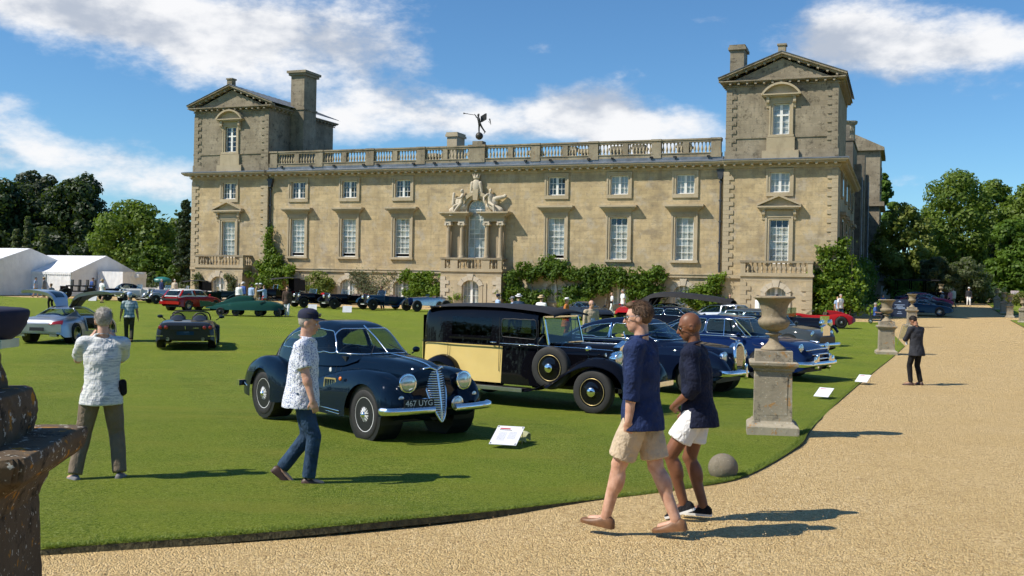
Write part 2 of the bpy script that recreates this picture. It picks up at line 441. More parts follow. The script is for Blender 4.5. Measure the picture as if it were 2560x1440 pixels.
# ================================================================== stone materials
def m_stone(name, c1, c2, blocks=True, grime=.5, gcol=(.07,.065,.055), speck=.35, bw=.95, bh=.36, lichen=0., streak=1., fine=1., patch=0.):
    m, p, o = newmat(name); v = oc(); x, y, z = sep(v)
    col = mixc(noise(v, .45, 4.).ss(.3, .7), c1, c2)
    h = noise(v, 14., 4.)*.5
    if blocks:
        b = node('ShaderNodeTexBrick', offset=.5); lk(comb(x+y, z, 0.), b.inputs['Vector'])
        b.inputs['Scale'].default_value = 1.; b.inputs['Brick Width'].default_value = bw; b.inputs['Row Height'].default_value = bh
        b.inputs['Mortar Size'].default_value = .006; b.inputs['Color1'].default_value = (.87,.86,.84,1); b.inputs['Color2'].default_value = (1.10,1.09,1.06,1)
        b.inputs['Mortar'].default_value = (.80,.79,.76,1); b.inputs['Bias'].default_value = .1
        col = mixc(1., col, N(b.outputs[0]), 'MULTIPLY')
        h = h-N(b.outputs[1])*.8
    st = noise(comb((x+y)*1.6, z*.22, 0.), 1.1, 6., .7)
    big = noise(v, .16, 3.)
    col = mixc((st.ss(.46, .78)*big.ss(.3, .7))*grime*streak, col, gcol)
    if patch:
        pn = noise(v, .75, 5., .7); pn2 = noise(comb((x+y)*.6, z*1.3, 2.), .8, 4., .65)
        col = mixc(pn.ss(.5, .66)*patch, col, (.45,.395,.31)); col = mixc(pn2.ss(.54, .72)*patch, col, (.28,.225,.15)); col = mixc(noise(v, 3.5, 5., .75).ss(.52,.62)*patch*.5, col, (.23,.19,.14))
        col = mixc(z.ss(10.2, 11.9)*patch*.5*st.ss(.3, .6), col, (.24,.21,.165)); col = mixc(z.ss(3.2, 1.)*patch*.6, col, (.52,.46,.35))  # shade under the cornice put into the wall colour; foot of wall paler
    sp = noise(v, 2.2*fine, 6., .75)
    col = mixc(sp.ss(.52, .68)*speck, col, gcol)
    sp2 = noise(v, 7.*fine, 4., .8)
    col = mixc(sp2.ss(.60, .70)*speck*.9, col, tuple(min(1., q*1.55) for q in c2))
    if lichen:
        l1 = noise(v, 3.4*fine, 4., .6); l2 = noise(v, 9.*fine, 3., .6)
        col = mixc((l1.ss(.60, .66))*lichen, col, (.42,.19,.025))
        col = mixc((l2.ss(.61, .66))*lichen, col, (.5,.48,.42))
    lk(col, p.inputs['Base Color']); p.inputs['Roughness'].default_value = .9; p.inputs['Specular IOR Level'].default_value = .2
    bumpn(h+sp*.4*fine, .5, .02, p)
    return m
m_stone('ashlar', (.43,.335,.195), (.54,.435,.27), grime=.95, gcol=(.19,.16,.115), speck=.4, patch=.75)
m_stone('stone_tower', (.23,.195,.14), (.34,.295,.22), grime=.85, gcol=(.08,.068,.05), speck=.8, patch=.15)
m_stone('stone_trim', (.40,.33,.22), (.48,.41,.29), False, grime=.55, gcol=(.16,.13,.085), speck=.25)
m_stone('stone_pale', (.50,.44,.34), (.56,.50,.40), False, grime=.35, gcol=(.25,.2,.14), speck=.2)
m_stone('stone_weathered', (.23,.195,.14), (.36,.31,.22), False, grime=.8, gcol=(.055,.05,.04), speck=.55, lichen=.25)
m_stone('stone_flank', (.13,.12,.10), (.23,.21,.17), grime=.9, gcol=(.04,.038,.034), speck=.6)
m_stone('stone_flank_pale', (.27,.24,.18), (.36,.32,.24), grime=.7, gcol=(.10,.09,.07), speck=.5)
m_stone('stone_brown', (.33,.265,.175), (.42,.345,.235), False, grime=.5, gcol=(.14,.10,.06), speck=.2)
pm('slate', (.26,.26,.26), .55, var=.3, scale=3, bump=.5, bscale=12, bdist=.03)
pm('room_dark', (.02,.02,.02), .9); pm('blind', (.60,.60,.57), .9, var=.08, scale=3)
pm('bronze', (.045,.04,.035), .5, .3, var=.3)

# ================================================================== the country house
HB = -.75
house = empty('country_house', HO, -TH, 'long weathered stone country house with two corner towers and a roof balustrade', 'country house'); house.scale = (HS, HS, HS)
def hp(name, mb, mat='stone_trim', parent=None, **k): return mb.build(name, mat, parent or house, **k)
def wall(mb, x0, x1, z0, z1, ops, y, depth):
    """front wall with real openings (xa, xb, za, zb, rise)"""
    xs = sorted({x0, x1, *[o[0] for o in ops], *[o[1] for o in ops]}); zs = sorted({z0, z1, *[o[2] for o in ops], *[o[3] for o in ops]})
    for xa, xb in zip(xs, xs[1:]):
        run = None
        for za, zb in zip(zs, zs[1:]):
            cx, cz = (xa+xb)/2, (za+zb)/2
            inside = any(o[0] < cx < o[1] and o[2] < cz < o[3] for o in ops)
            if not inside: mb.add([(xa,y,za),(xb,y,za),(xb,y,zb),(xa,y,zb)], [(0,1,2,3)])
    for xa, xb, za, zb, rise in ops:
        n = 9
        if rise:
            w = (xb-xa)/2; R = (w*w+rise*rise)/(2*rise); cx = (xa+xb)/2; cz = zb-R; a0 = math.asin(min(1, w/R))
            arc = [(cx+R*math.sin(-a0+2*a0*k/(n-1)), cz+R*math.cos(-a0+2*a0*k/(n-1))) for k in range(n)]
            for (ax, az_), (bx, bz) in zip(arc, arc[1:]):
                mb.add([(ax,y,az_),(bx,y,bz),(bx,y,zb+.0),(ax,y,zb+.0)], [(0,1,2,3)])
        else: arc = [(xa, zb), (xb, zb)]
        lp = [(xa, za)]+arc+[(xb, za)]
        for (ax, az_), (bx, bz) in zip(lp, lp[1:]+lp[:1]):
            mb.add([(ax,y,az_),(bx,y,bz),(bx,y+depth,bz),(ax,y+depth,az_)], [(0,1,2,3)])
PANE = {}
def pane(parent, x0, x1, z0, z1, y, ry=0.):
    key = (round(x1-x0, 3), round(z1-z0, 3))
    if key not in PANE:
        w, h = key; PANE[key] = MB().box((0,-.003,0), (w,.003,h)).mesh('pane', 'pane_glass')
    o = link('pane', PANE[key], parent, loc=(x0, y, z0))
    o.rotation_euler = (random.gauss(0, .02), 0, random.gauss(0, .02)); return o
def glazing(win, cx, z0, z1, w, cols, rows, y, bar=.035, fr=.09, mull=False, blind=True, opened=0., trans=None, btop=0.):
    """white frame, glazing bars, panes, room and blind behind"""
    f = MB(); x0, x1 = cx-w/2, cx+w/2
    f.box((x0,y-.03,z0),(x0+fr,y+.06,z1)); f.box((x1-fr,y-.03,z0),(x1,y+.06,z1)); f.box((x0+fr,y-.03,z1-fr),(x1-fr,y+.06,z1)); f.box((x0+fr,y-.05,z0),(x1-fr,y+.06,z0+fr))
    if mull: f.box((cx-.11,y-.05,z0+fr),(cx+.11,y+.05,z1-fr))
    if trans: f.box((x0+fr,y-.045,trans-.07),(x1-fr,y+.045,trans+.07))
    f.build('frame', 'white_wood', win)
    g = MB(); ix0, ix1, iz0, iz1 = x0+fr, x1-fr, z0+fr+opened, z1-fr
    secs = [(ix0, cx-.11), (cx+.11, ix1)] if mull else [(ix0, ix1)]
    zsec = [(iz0, trans-.07, rows[0]), (trans+.07, iz1, rows[1])] if trans else [(iz0, iz1, rows)]
    if not mull and not trans:  # sash meeting rail
        mz = (iz0+iz1)/2; g.box((ix0,y-.028,mz-.03),(ix1,y+.03,mz+.03))
    if opened: g.box((ix0,y-.02,iz0-.06),(ix1,y+.02,iz0))
    for a, b in secs:
        c = cols//len(secs)
        for za, zb, rw in zsec:
            for k in range(1, c): g.box((a+(b-a)*k/c-bar/2,y-.02,za),(a+(b-a)*k/c+bar/2,y+.018,zb))
            for k in range(1, rw): g.box((a,y-.022,za+(zb-za)*k/rw-bar/2),(b,y+.02,za+(zb-za)*k/rw+bar/2))
            for i in range(c):
                for j in range(rw):
                    pane(win, a+(b-a)*i/c, a+(b-a)*(i+1)/c, za+(zb-za)*j/rw, za+(zb-za)*(j+1)/rw, y)
    g.build('glazing_bars', 'white_wood', win)
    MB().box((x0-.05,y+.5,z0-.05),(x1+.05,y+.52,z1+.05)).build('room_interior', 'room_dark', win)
    if blind:
        bz = iz0+(.0 if blind is True else blind)*(z1-z0)
        zt = z1-btop
        b = MB()
        n = 7
        b.grid([[(x0+fr*.6+(x1-x0-fr*1.2)*i/n, y+.11+.012*math.sin(i*2.1+cx), zz) for i in range(n+1)] for zz in (bz, zt)])
        b.build('blind', 'blind', win)
def archi(win, cx, z0, z1, w, y, t=.3, proj=.12, sill=True):
    a = MB()
    for tt, pp in ((t, proj*.6), (t*.45, proj)):
        o = t-tt
        xa, xb = cx-w/2-t, cx+w/2+t
        if tt == t:
            a.box((cx-w/2-t,y-pp,z0),(cx-w/2,y+.02,z1+t)); a.box((cx+w/2,y-pp,z0),(cx+w/2+t,y+.02,z1+t)); a.box((cx-w/2,y-pp,z1),(cx+w/2,y+.02,z1+t))
        else:
            a.box((xa-.002,y-pp,z0),(xa+tt,y+.01,z1+t-tt)); a.box((xb-tt,y-pp,z0),(xb+.002,y+.01,z1+t-tt)); a.box((xa-.003,y-pp-.001,z1+t-tt),(xb+.003,y+.01,z1+t+.002))
    if sill: a.box((cx-w/2-t-.08,y-proj-.08,z0-.22),(cx+w/2+t+.08,y+.02,z0-.002))
    a.build('architrave', 'stone_trim', win)
def prof_hood(win, cx, zb, half, y, h=.72, proj=.62):
    # cornice hood with mitred returns: stack of slabs
    m = MB(); st = [(0,.10,.14),(.14,.16,.10),(.24,.30,.12),(.36,.46,.10),(.46,.56,.10),(.56,.62,.16)]
    k = proj/.62
    for dz, pr, th in st: m.box((cx-half-pr*k+.1,y-pr*k,zb+dz*h/.72),(cx+half+pr*k-.1,y+.02,zb+(dz+th)*h/.72-.002))
    m.build('hood_cornice', 'stone_trim', win)
def console(win, x, z, y, h=.6, s=1.):
    m = MB(); P = spline([(0,0),(-.08,.06),(-.10,.2),(-.2,.42),(-.32,.52),(-.32,h)], 14)
    m.prism([(float(a)*s+y, float(b)*s+z) for a, b in P]+[(y+.02, z+h*s), (y+.02, z)], 'x', x-.12*s, x+.12*s)
    m.build('console_bracket', 'stone_trim', win)

BAYS = [-19.5, -13.66, -7.8, 7.8, 13.66, 19.55]
opsM = []
SW, SZ0, SZ1 = 1.62, 3.92, 7.66; UW, UZ0, UZ1 = 1.62, 9.70, 11.38; GW, GZ0, GZ1 = 1.62, -.05, 1.72
for b in BAYS:
    opsM += [(b-SW/2,b+SW/2,SZ0,SZ1,0), (b-UW/2,b+UW/2,UZ0,UZ1,0), (b-GW/2,b+GW/2,GZ0,GZ1,.42)]
opsM.append((-.95,.95,3.9,9.5,.95))
mb = MB(); wall(mb, -22.9, 22.9, HB-.3, 12.1, opsM, 0., .32); hp('front_wall', mb, 'ashlar')
# first floor sash windows, small upper windows, basement windows
for i, b in enumerate(BAYS):
    w = part('window', house); opened = .30 if i in (0,1,2,3) else 0.
    archi(w, b, SZ0, SZ1, SW, 0, .34, .15); prof_hood(w, b, 8.02, 1.18, 0)
    glazing(w, b, SZ0, SZ1, SW, 3, 6, .2, opened=opened, blind=True, btop=(.62 if i == 4 else .0))
    w = part('window', house)
    archi(w, b, UZ0, UZ1, UW, 0, .34, .13, sill=False)
    MB().box((b-UW/2-.34,-.12,UZ0-.34),(b+UW/2+.34,.02,UZ0-.002)).build('window_sill', 'stone_trim', w)
    glazing(w, b, UZ0, UZ1, UW, 4, 3, .2, mull=True, blind=(True if i > 3 else False))
    w = part('window', house)
    glazing(w, b, GZ0, GZ1, GW, 4, 3, .26, mull=True)
    # arched surround with separate voussoirs
    s = MB(); s.box((b-GW/2-.32,-.12,GZ0-.3),(b-GW/2,.02,GZ1-.42)); s.box((b+GW/2,-.12,GZ0-.3),(b+GW/2+.32,.02,GZ1-.42)); s.build('architrave', 'stone_pale', w)
    R = ((GW/2)**2+.42**2)/(2*.42); cz = GZ1-R; am = math.asin(GW/2/R)
    for k in range(5):
        a0 = -am*1.08+2*am*1.08*k/5+.012; a1 = -am*1.08+2*am*1.08*(k+1)/5-.012
        R2 = R+(.42 if k != 2 else .62); pr = -.13 if k != 2 else -.18
        MB().prism([(b+R*math.sin(a0),cz+R*math.cos(a0)),(b+R*math.sin(a1),cz+R*math.cos(a1)),(b+R2*math.sin(a1),cz+R2*math.cos(a1)),(b+R2*math.sin(a0),cz+R2*math.cos(a0))], 'y', pr, .02).build('voussoir', 'stone_pale', w)
# string course and plinth
for x0, x1 in ((-22.9,-3.05),(3.05,22.9)):
    hp('string_course', MB().box((x0,-.16,2.42),(x1,.02,2.72)).box((x0,-.22,2.66),(x1,.01,2.74)), 'stone_trim')
# main cornice: stepped profile + separate modillions + lead gutter
def cornice(x0, x1, z, y, proj=.8, ends=(0,0), name='cornice', mat='stone_trim', h=.62):
    m = MB()
    for dz, pr, th in [(0,.12,.12),(.12,.2,.08),(.34,.62,.10),(.44,.72,.08),(.52,.8,.10)]:
        p = pr*proj/.8
        m.box((x0-ends[0]*p,y-p,z+dz*h/.62),(x1+ends[1]*p,y+.03,z+(dz+th)*h/.62-.002))
    m.box((x0,y-.14,z+.2*h/.62),(x1,y+.02,z+.34*h/.62-.002))
    return hp(name, m, mat)
MODm = MB().box((-.11,-.5,0),(.11,0,.13)).mesh('modillion', 'stone_trim')
MODt = MB().box((-.11,-.5,0),(.11,0,.15)).mesh('modillion', 'stone_tower')
def modillions(x0, x1, z, y, step=.72, me=None):
    n = int((x1-x0)/step)
    for k in range(n+1): link('modillion', me or MODm, house, loc=(x0+(x1-x0)*k/n, y-.13, z))
TX0, TX1, TY = 22.9, 32.25, -.3
cornice(-22.9, 22.9, 11.78, 0.); modillions(-22.5, 22.5, 11.98, 0.)
lead = MB(); lead.prism([(-.84,12.40),(-.84,12.47),(-.35,12.62),(-.35,12.86),(.1,12.86),(.1,12.40)], 'x', -22.85, 22.85)
hp('lead_flashing', lead, 'lead')
# balustrade
bal = MB().lathe([(.09,0),(.09,.07),(.055,.10),(.075,.18),(.115,.32),(.10,.45),(.05,.62),(.045,.78),(.07,.86),(.09,.90),(.09,.96)], seg=8).mesh('baluster', 'stone_trim', True)
balw = MB().lathe([(.09,0),(.09,.07),(.055,.10),(.075,.18),(.115,.32),(.10,.45),(.05,.62),(.045,.78),(.07,.86),(.09,.90),(.09,.96)], seg=8).mesh('baluster', 'stone_weathered', True)
m = MB().box((-22.7,-.33,12.84),(22.7,.12,13.20)).box((-22.7,-.38,13.14),(22.7,.15,13.22)); hp('balustrade_plinth', m, 'stone_weathered')
m = MB().box((-22.7,-.30,14.16),(22.7,.10,14.34)).box((-22.7,-.36,14.32),(22.7,.16,14.45)); hp('balustrade_rail', m, 'stone_weathered')
piers = [-22.3,-17.0,-11.3,-5.8,5.8,11.3,17.0,22.2]; half = [-19.6,-14.2,-8.6,-3.3,3.3,8.6,14.2,19.6]
for p in piers: hp('balustrade_pier', MB().box((p-.42,-.36,13.2),(p+.42,.14,14.2)).box((p-.47,-.42,14.3),(p+.47,.2,14.47)).box((p-.45,-.40,12.8),(p+.45,.17,13.23)), 'stone_weathered')
for p in half: hp('balustrade_pier', MB().box((p-.25,-.29,13.2),(p+.25,.11,14.2)), 'stone_weathered')
allp = sorted([(p, .42) for p in piers]+[(p, .25) for p in half]+[(0, .8)])
for (a, wa), (b, wb) in zip(allp, allp[1:]):
    x0, x1 = a+wa, b+wb*-1; n = max(1, int(round((x1-x0)/.305)))
    for k in range(n): link('baluster', bal, house, loc=(x0+(x1-x0)*(k+.5)/n, -.1, 13.2))
hp('statue_pedestal', MB().box((-.8,-.42,12.84),(.8,.2,14.5)).box((-.88,-.5,14.3),(.88,.28,14.5)).box((-.5,-.3,14.5),(.5,.6,14.85)), 'stone_weathered')
flm = MB().box((-.13,-.08,0),(.13,.08,.17)).box((-.02,-.02,-.12),(.02,.02,0)).mesh('floodlight', 'black_trim')
for x in [-21.2,-17.8,-15.2,-11.9,-10.3,-6.5,-4.3,-1.9,1.9,4.9,7.3,10.9,13.1,16.6,18.7,21.6]: link('floodlight', flm, house, loc=(x, -.5, 12.78), rz=random.uniform(-.3,.3))
# chimneys and parapet caps on the roof behind
hp('roof_deck', MB().box((-22.6,.2,12.2),(22.6,24,12.75)), 'lead')
def stack(x, y, w, d, z0, z1, mat='stone_trim', cap=.14):
    hp('chimney', MB().box((x-w/2,y-d/2,z0),(x+w/2,y+d/2,z1-.45)).box((x-w/2-cap,y-d/2-cap,z1-.45),(x+w/2+cap,y+d/2+cap,z1-.22)).box((x-w/2-cap*.5,y-d/2-cap*.5,z1-.22),(x+w/2+cap*.5,y+d/2+cap*.5,z1)), mat)
stack(-5.9, 8, 1.1, 2.0, 12, 16.9)
for x, z in [(-15.3,16.0),(-10.0,16.1),(-2.6,16.0),(1.5,16.3),(3.4,16.0),(6.9,16.2),(9.3,16.3),(14.2,16.3),(19.6,16.5),(24.5,16.6)]:
    if x > 22: continue
    stack(x+1.2, 20-.0, 1.1, 1.1, 12.5, z+.45, 'stone_weathered', .28)
# downpipes with hopper heads
for x in (-22.72, 22.62):
    d = MB(); d.tube([(x,-.14,2.9),(x,-.14,11.0)], .085, 8); d.prism([(x-.14,10.9),(x+.14,10.9),(x+.3,11.5),(x+.34,11.72),(x-.34,11.72),(x-.3,11.5)], 'y', -.36, .0)
    for z in (3.6,5.4,7.2,9.0,10.6): d.box((x-.13,-.24,z),(x+.13,0,z+.12))
    hp('downpipe', d, 'iron_pipe')
# quoins
QM = {}
def quoins(xe, sgn, z0, z1, y, mat, h=.365, long_=.86, short=.5, pr=.07):
    n = int((z1-z0)/h)
    for k in range(n):
        w = long_ if k % 2 == 0 else short
        key = (mat, k % 2, sgn)
        if key not in QM: QM[key] = MB().box((0,-pr,.008),(w,.3,h-.008)).mesh('quoin', mat)
        link('quoin', QM[key], house, loc=((xe if sgn > 0 else xe-w), y, z0+k*h))
def balcony(cx, half, y0, y1, z0=2.62, solid=()):
    """stone balcony: y1 is the outer face"""
    b = part('balcony', house)
    MB().box((cx-half-.12,y1-.12,z0),(cx+half+.12,y0,z0+.18)).box((cx-half,y1,z0-.36),(cx+half,y0,z0)).box((cx-half-.04,y1-.04,z0+.18),(cx+half+.04,y0,z0+.3)).build('slab', 'stone_trim', b)
    r = MB(); zt = z0+1.13
    r.box((cx-half-.06,y1-.06,zt),(cx+half+.06,y1+.34,zt+.17)); r.box((cx-half-.06,y1+.34,zt),(cx-half+.34,y0,zt+.17)); r.box((cx+half-.34,y1+.34,zt),(cx+half+.06,y0,zt+.17))
    r.build('rail', 'stone_weathered', b)
    for s in (-1, 1): MB().box((cx+s*half-.2-s*.2,y1-.01,z0+.3),(cx+s*half+.2-s*.2,y1+.34,zt)).build('corner_pier', 'stone_trim', b)
    for a, c in solid: MB().box((cx+a,y1,z0+.3),(cx+c,y1+.3,zt)).build('panel', 'stone_trim', b)
    spans = []; xs = [-half+.4]
    for a, c in solid: spans.append((xs[-1], a)); xs.append(c)
    spans.append((xs[-1], half-.4))
    for a, c in spans:
        n = max(1, int((c-a)/.36))
        for k in range(n):
            o = link('baluster', balw if k % 3 else bal, b, loc=(cx+a+(c-a)*(k+.5)/n, y1+.15, z0+.3)); o.scale = (.95,.95,.865)
    for s in (-1, 1):
        n = max(1, int((y0-y1-.4)/.36))
        for k in range(n):
            o = link('baluster', balw, b, loc=(cx+s*(half-.15), y1+.4+(y0-y1-.4)*(k+.5)/n, z0+.3)); o.scale = (.95,.95,.865)
    return b
# ---- the towers
def gable_cornice(xa, xb, z, y0, y1, apex, mat):
    cx = (xa+xb)/2; m = MB(); ov = .55
    # raking cornice, two steps, front only, and roof sheets
    for dy, up_, th in ((-.30,.0,.20),(-.55,.18,.16)):
        for s in (-1, 1):
            x_e = cx+s*((xb-xa)/2+ov)
            p = [(x_e, z+up_-.02), (cx, apex+up_-.02), (cx, apex+up_+th), (x_e, z+up_+th)]
            m.prism(p if s > 0 else p[::-1], 'y', y0+dy, y0+.06 if dy > -.4 else y0-.302)
    return m
def tower(cx, side):
    xa, xb = cx-(TX1-TX0)/2, cx+(TX1-TX0)/2; y = TY; D = 12.6
    ops = [(cx-.8,cx+.8,3.7,7.42,0), (cx-.8,cx+.8,9.70,11.38,0), (cx-.68,cx+.68,14.55,17.15,0)]
    m = MB(); wall(m, xa, xb, 2.6, 11.8, ops[:2], y, .32); hp('tower_wall', m, 'ashlar')
    m = MB(); wall(m, xa, xb, HB-.3, 2.6, [], y, .32); hp('tower_wall', m, 'ashlar')
    m = MB(); wall(m, xa+.1, xb-.1, 11.8, 19.0, ops[2:], y+.1, .32)
    m.add([(xa+.1,y+.1,19.0),(xb-.1,y+.1,19.0),(cx,y+.1,20.95)], [(0,1,2)])
    hp('tower_upper_wall', m, 'stone_tower')
    # flanks and back of the tower
    fmat = 'stone_tower'
    m = MB()
    for xx, s in ((xa+.1,-1),(xb-.1,1)): m.add([(xx,y+.1,11.8),(xx,y+D,11.8),(xx,y+D,19.0),(xx,y+.1,19.0)], [(0,1,2,3)])
    m.add([(xa+.1,y+D,11.8),(xb-.1,y+D,11.8),(xb-.1,y+D,19),(cx,y+D,20.95),(xa+.1,y+D,19)], [(0,1,2,3,4)])
    hp('tower_side_wall', m, fmat)
    m = MB(); xo = xb if side > 0 else xa
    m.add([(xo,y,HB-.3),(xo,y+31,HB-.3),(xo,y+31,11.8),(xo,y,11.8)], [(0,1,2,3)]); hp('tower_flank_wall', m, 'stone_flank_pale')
    # cornice between storeys
    c1 = cornice(xa, xb, 11.78, y, ends=(1 if side < 0 else .0, 1 if side > 0 else .0)); modillions(xa+.2, xb-.2, 11.98, y)
    hp('lead_flashing', MB().prism([(y-.84,12.40),(y-.84,12.47),(y+.1,12.62),(y+.1,12.40)], 'x', xa-(.8 if side < 0 else 0), xb+(.8 if side > 0 else 0)), 'lead')
    if side > 0:
        m = MB()
        for dz, pr, th in [(0,.12,.12),(.12,.2,.2),(.34,.62,.10),(.44,.72,.08),(.52,.8,.10)]: m.box((xo-.03,y+.03,11.78+dz),(xo+pr,y+27.5,11.78+dz+th-.002))
        hp('cornice', m)
        for k in range(36): link('modillion', MODm, house, loc=(xo+.13, y+.6+k*.74, 11.98), rz=pi/2)
    # plinth and band of the upper tower
    hp('tower_band', MB().box((xa+.02,y+.0,12.5),(xb-.02,y+.12,13.25)).box((xa+.05,y+.02,14.3),(xb-.05,y+.12,14.42)), 'stone_tower')
    hp('window_apron', MB().box((cx-1.5,y-.22,12.55),(cx+1.5,y+.1,13.2)).box((cx-1.15,y-.12,13.2),(cx+1.15,y+.1,14.3)), 'stone_trim')
    # eaves cornice, pediment, roof
    m = MB()
    for dz, pr, th in [(0,.10,.10),(.28,.42,.08),(.36,.55,.10)]: m.box((xa+.1-pr,y+.1-pr,18.72+dz),(xb-.1+pr,y+.12,18.72+dz+th-.002))
    for xx, s in ((xa+.1,-1),(xb-.1,1)):
        for dz, pr, th in [(0,.10,.10),(.28,.42,.08),(.36,.55,.10)]: m.box((min(xx,xx+s*pr),y+.12,18.72+dz),(max(xx,xx+s*pr),y+D+.3,18.72+dz+th-.002))
    hp('eaves_cornice', m, 'stone_tower')
    for k in range(13): link('modillion', MODt, house, loc=(xa+.45+(xb-xa-.9)*k/12, y+.1-.06, 18.84)).scale = (.8,.8,1)
    for xx, s in ((xa+.1,-1),(xb-.1,1)):
        for k in range(17): o = link('modillion', MODt, house, loc=(xx+s*.02, y+.6+k*.74, 18.84), rz=s*pi/2); o.scale = (.8,.8,1)
    hp('pediment', gable_cornice(xa, xb, 19.15, y+.1, y+D, 21.12, None), 'stone_tower')
    rk = math.atan2(1.97, (xb-xa)/2+.55)
    for s in (-1, 1):
        for k in range(6):
            t = (k+.6)/6.4; xx = cx+s*((xb-xa)/2+.2)*(1-t); zz = 19.12+t*1.86
            o = link('modillion', MODt, house, loc=(xx, y+.1, zz)); o.rotation_euler = (0, s*rk, 0); o.scale = (.8,.8,1)
    m = MB()
    for s in (-1, 1):
        xe = cx+s*((xb-xa)/2+.6)
        m.grid([[(xe,y-.5,19.46),(xe,y+D+.5,19.46)],[(cx,y-.5,21.46),(cx,y+D+.5,21.46)]])
        for k in range(14): m.bar((xe,y-.4+k*1.0,19.49),(cx,y-.4+k*1.0,21.49),.06,.06)
    hp('roof', m, 'lead')
    hp('ridge_block', MB().box((cx-.3,y-.35,21.3),(cx+.3,y+.3,21.95)).box((cx-.38,y-.43,21.95),(cx+.38,y+.38,22.1)), 'stone_tower')
    # windows
    w = part('window', house)
    archi(w, cx, 3.7, 7.42, 1.6, y, .34, .15, sill=False); glazing(w, cx, 3.7, 7.42, 1.6, 3, 6, y+.2, btop=(.6 if side > 0 else 0.))
    for s in (-1, 1): console(w, cx+s*1.28, 7.35, y, 1.0)
    m = MB(); pw = 1.8
    m.box((cx-1.3,y-.12,7.76),(cx+1.3,y+.02,8.2)); m.box((cx-pw+.2,y-.42,8.25),(cx+pw-.2,y+.02,8.4)); m.box((cx-pw,y-.56,8.40),(cx+pw,y+.02,8.54))
    for s in (-1, 1):
        p = [(cx+s*pw,8.54),(cx,9.32),(cx,9.50),(cx+s*pw,8.70)]; m.prism(p if s > 0 else p[::-1], 'y', y-.56, y+.02)
    m.add([(cx-pw+.2,y-.16,8.54),(cx+pw-.2,y-.16,8.54),(cx,y-.16,9.4)], [(0,1,2)])
    m.build('window_pediment', 'stone_trim', w)
    w = part('window', house)
    archi(w, cx, 9.70, 11.38, 1.6, y, .32, .13, sill=False); MB().box((cx-1.12,y-.12,9.38),(cx+1.12,y+.02,9.698)).build('window_sill', 'stone_trim', w)
    glazing(w, cx, 9.70, 11.38, 1.6, 4, 3, y+.2, mull=True, blind=(side > 0))
    w = part('window', house); yy = y+.1
    archi(w, cx, 14.55, 17.15, 1.36, yy, .3, .14); glazing(w, cx, 14.55, 17.15, 1.36, 2, (3, 2), yy+.2, mull=True, trans=16.2, blind=(side > 0))
    for s in (-1, 1): console(w, cx+s*1.08, 16.75, yy, .95)
    m = MB(); hw = 1.62; zc = 17.72
    m.box((cx-hw+.15,yy-.4,zc),(cx+hw-.15,yy+.02,zc+.12)); m.box((cx-hw,yy-.55,zc+.12),(cx+hw,yy+.02,zc+.22)); m.box((cx-1.1,yy-.1,17.45),(cx+1.1,yy+.02,zc))
    rise = .95; R = (hw*hw+rise*rise)/(2*rise); cz = zc+.22+rise-R; am = math.asin(hw/R)
    arc = [(cx+R*math.sin(-am+2*am*k/14), cz+R*math.cos(-am+2*am*k/14)) for k in range(15)]
    arc2 = [(cx+(R-.17)*math.sin(-am+2*am*k/14), cz+(R-.17)*math.cos(-am+2*am*k/14)) for k in range(15)]
    for k in range(14): m.prism([arc2[k],arc2[k+1],arc[k+1],arc[k]], 'y', yy-.55, yy+.02)
    m.prism(arc2, 'y', yy-.14, yy+.01)
    m.build('segmental_pediment', 'stone_trim', w)
    # quoins
    for xe, s in ((xa, 1), (xb, -1)):
        quoins(xe, s, 2.75, 11.75, y, 'stone_trim'); quoins(xe+s*.1, s, 13.25, 18.7, y+.1, 'stone_tower')
    # ground storey projection with balcony
    ph = 2.9; py = y-1.55
    pm_ = MB(); wall(pm_, cx-ph, cx+ph, HB-.3, 2.3, [(cx-.82,cx+.82,-.3,1.75,.45)], py, .4)
    for s in (-1, 1): pm_.add([(cx+s*ph,py,HB-.3),(cx+s*ph,y,HB-.3),(cx+s*ph,y,2.3),(cx+s*ph,py,2.3)], [(0,1,2,3)])
    hp('porch_wall', pm_, 'ashlar'); balcony(cx, ph, y, py)
    w = part('window', house); glazing(w, cx, -.3, 1.75, 1.64, 4, 3, py+.3, mull=True)
    MB().box((cx-1.2,py-.1,HB-.2),(cx-.82,py+.02,1.3)).box((cx+.82,py-.1,HB-.2),(cx+1.2,py+.02,1.3)).build('architrave', 'stone_pale', w)
    R = (.82**2+.45**2)/(.9); cz = 1.75-R; am = math.asin(.82/R)
    for k in range(5):
        a0 = -am*1.1+2.2*am*k/5+.012; a1 = -am*1.1+2.2*am*(k+1)/5-.012; R2 = R+(.45 if k != 2 else .6)
        MB().prism([(cx+R*math.sin(a0),cz+R*math.cos(a0)),(cx+R*math.sin(a1),cz+R*math.cos(a1)),(cx+R2*math.sin(a1),cz+R2*math.cos(a1)),(cx+R2*math.sin(a0),cz+R2*math.cos(a0))], 'y', py-(.13 if k != 2 else .17), py+.02).build('voussoir', 'stone_pale', w)
    for xe, s in ((cx-ph, 1), (cx+ph, -1)): quoins(xe, s, HB, 2.3, py, 'stone_trim')
    hp('string_course', MB().box((xa,y-.16,2.42),(cx-ph-.13,y+.02,2.72)).box((cx+ph+.13,y-.16,2.42),(xb,y+.02,2.72)), 'stone_trim')
    # side returns of the tower below the main cornice
    xi = xa if side > 0 else xb
    hp('tower_return', MB().box((xi-.02,y+.01,HB),(xi+.02,.02,11.78)), 'ashlar')
tower(-27.575, -1); tower(27.575, 1)
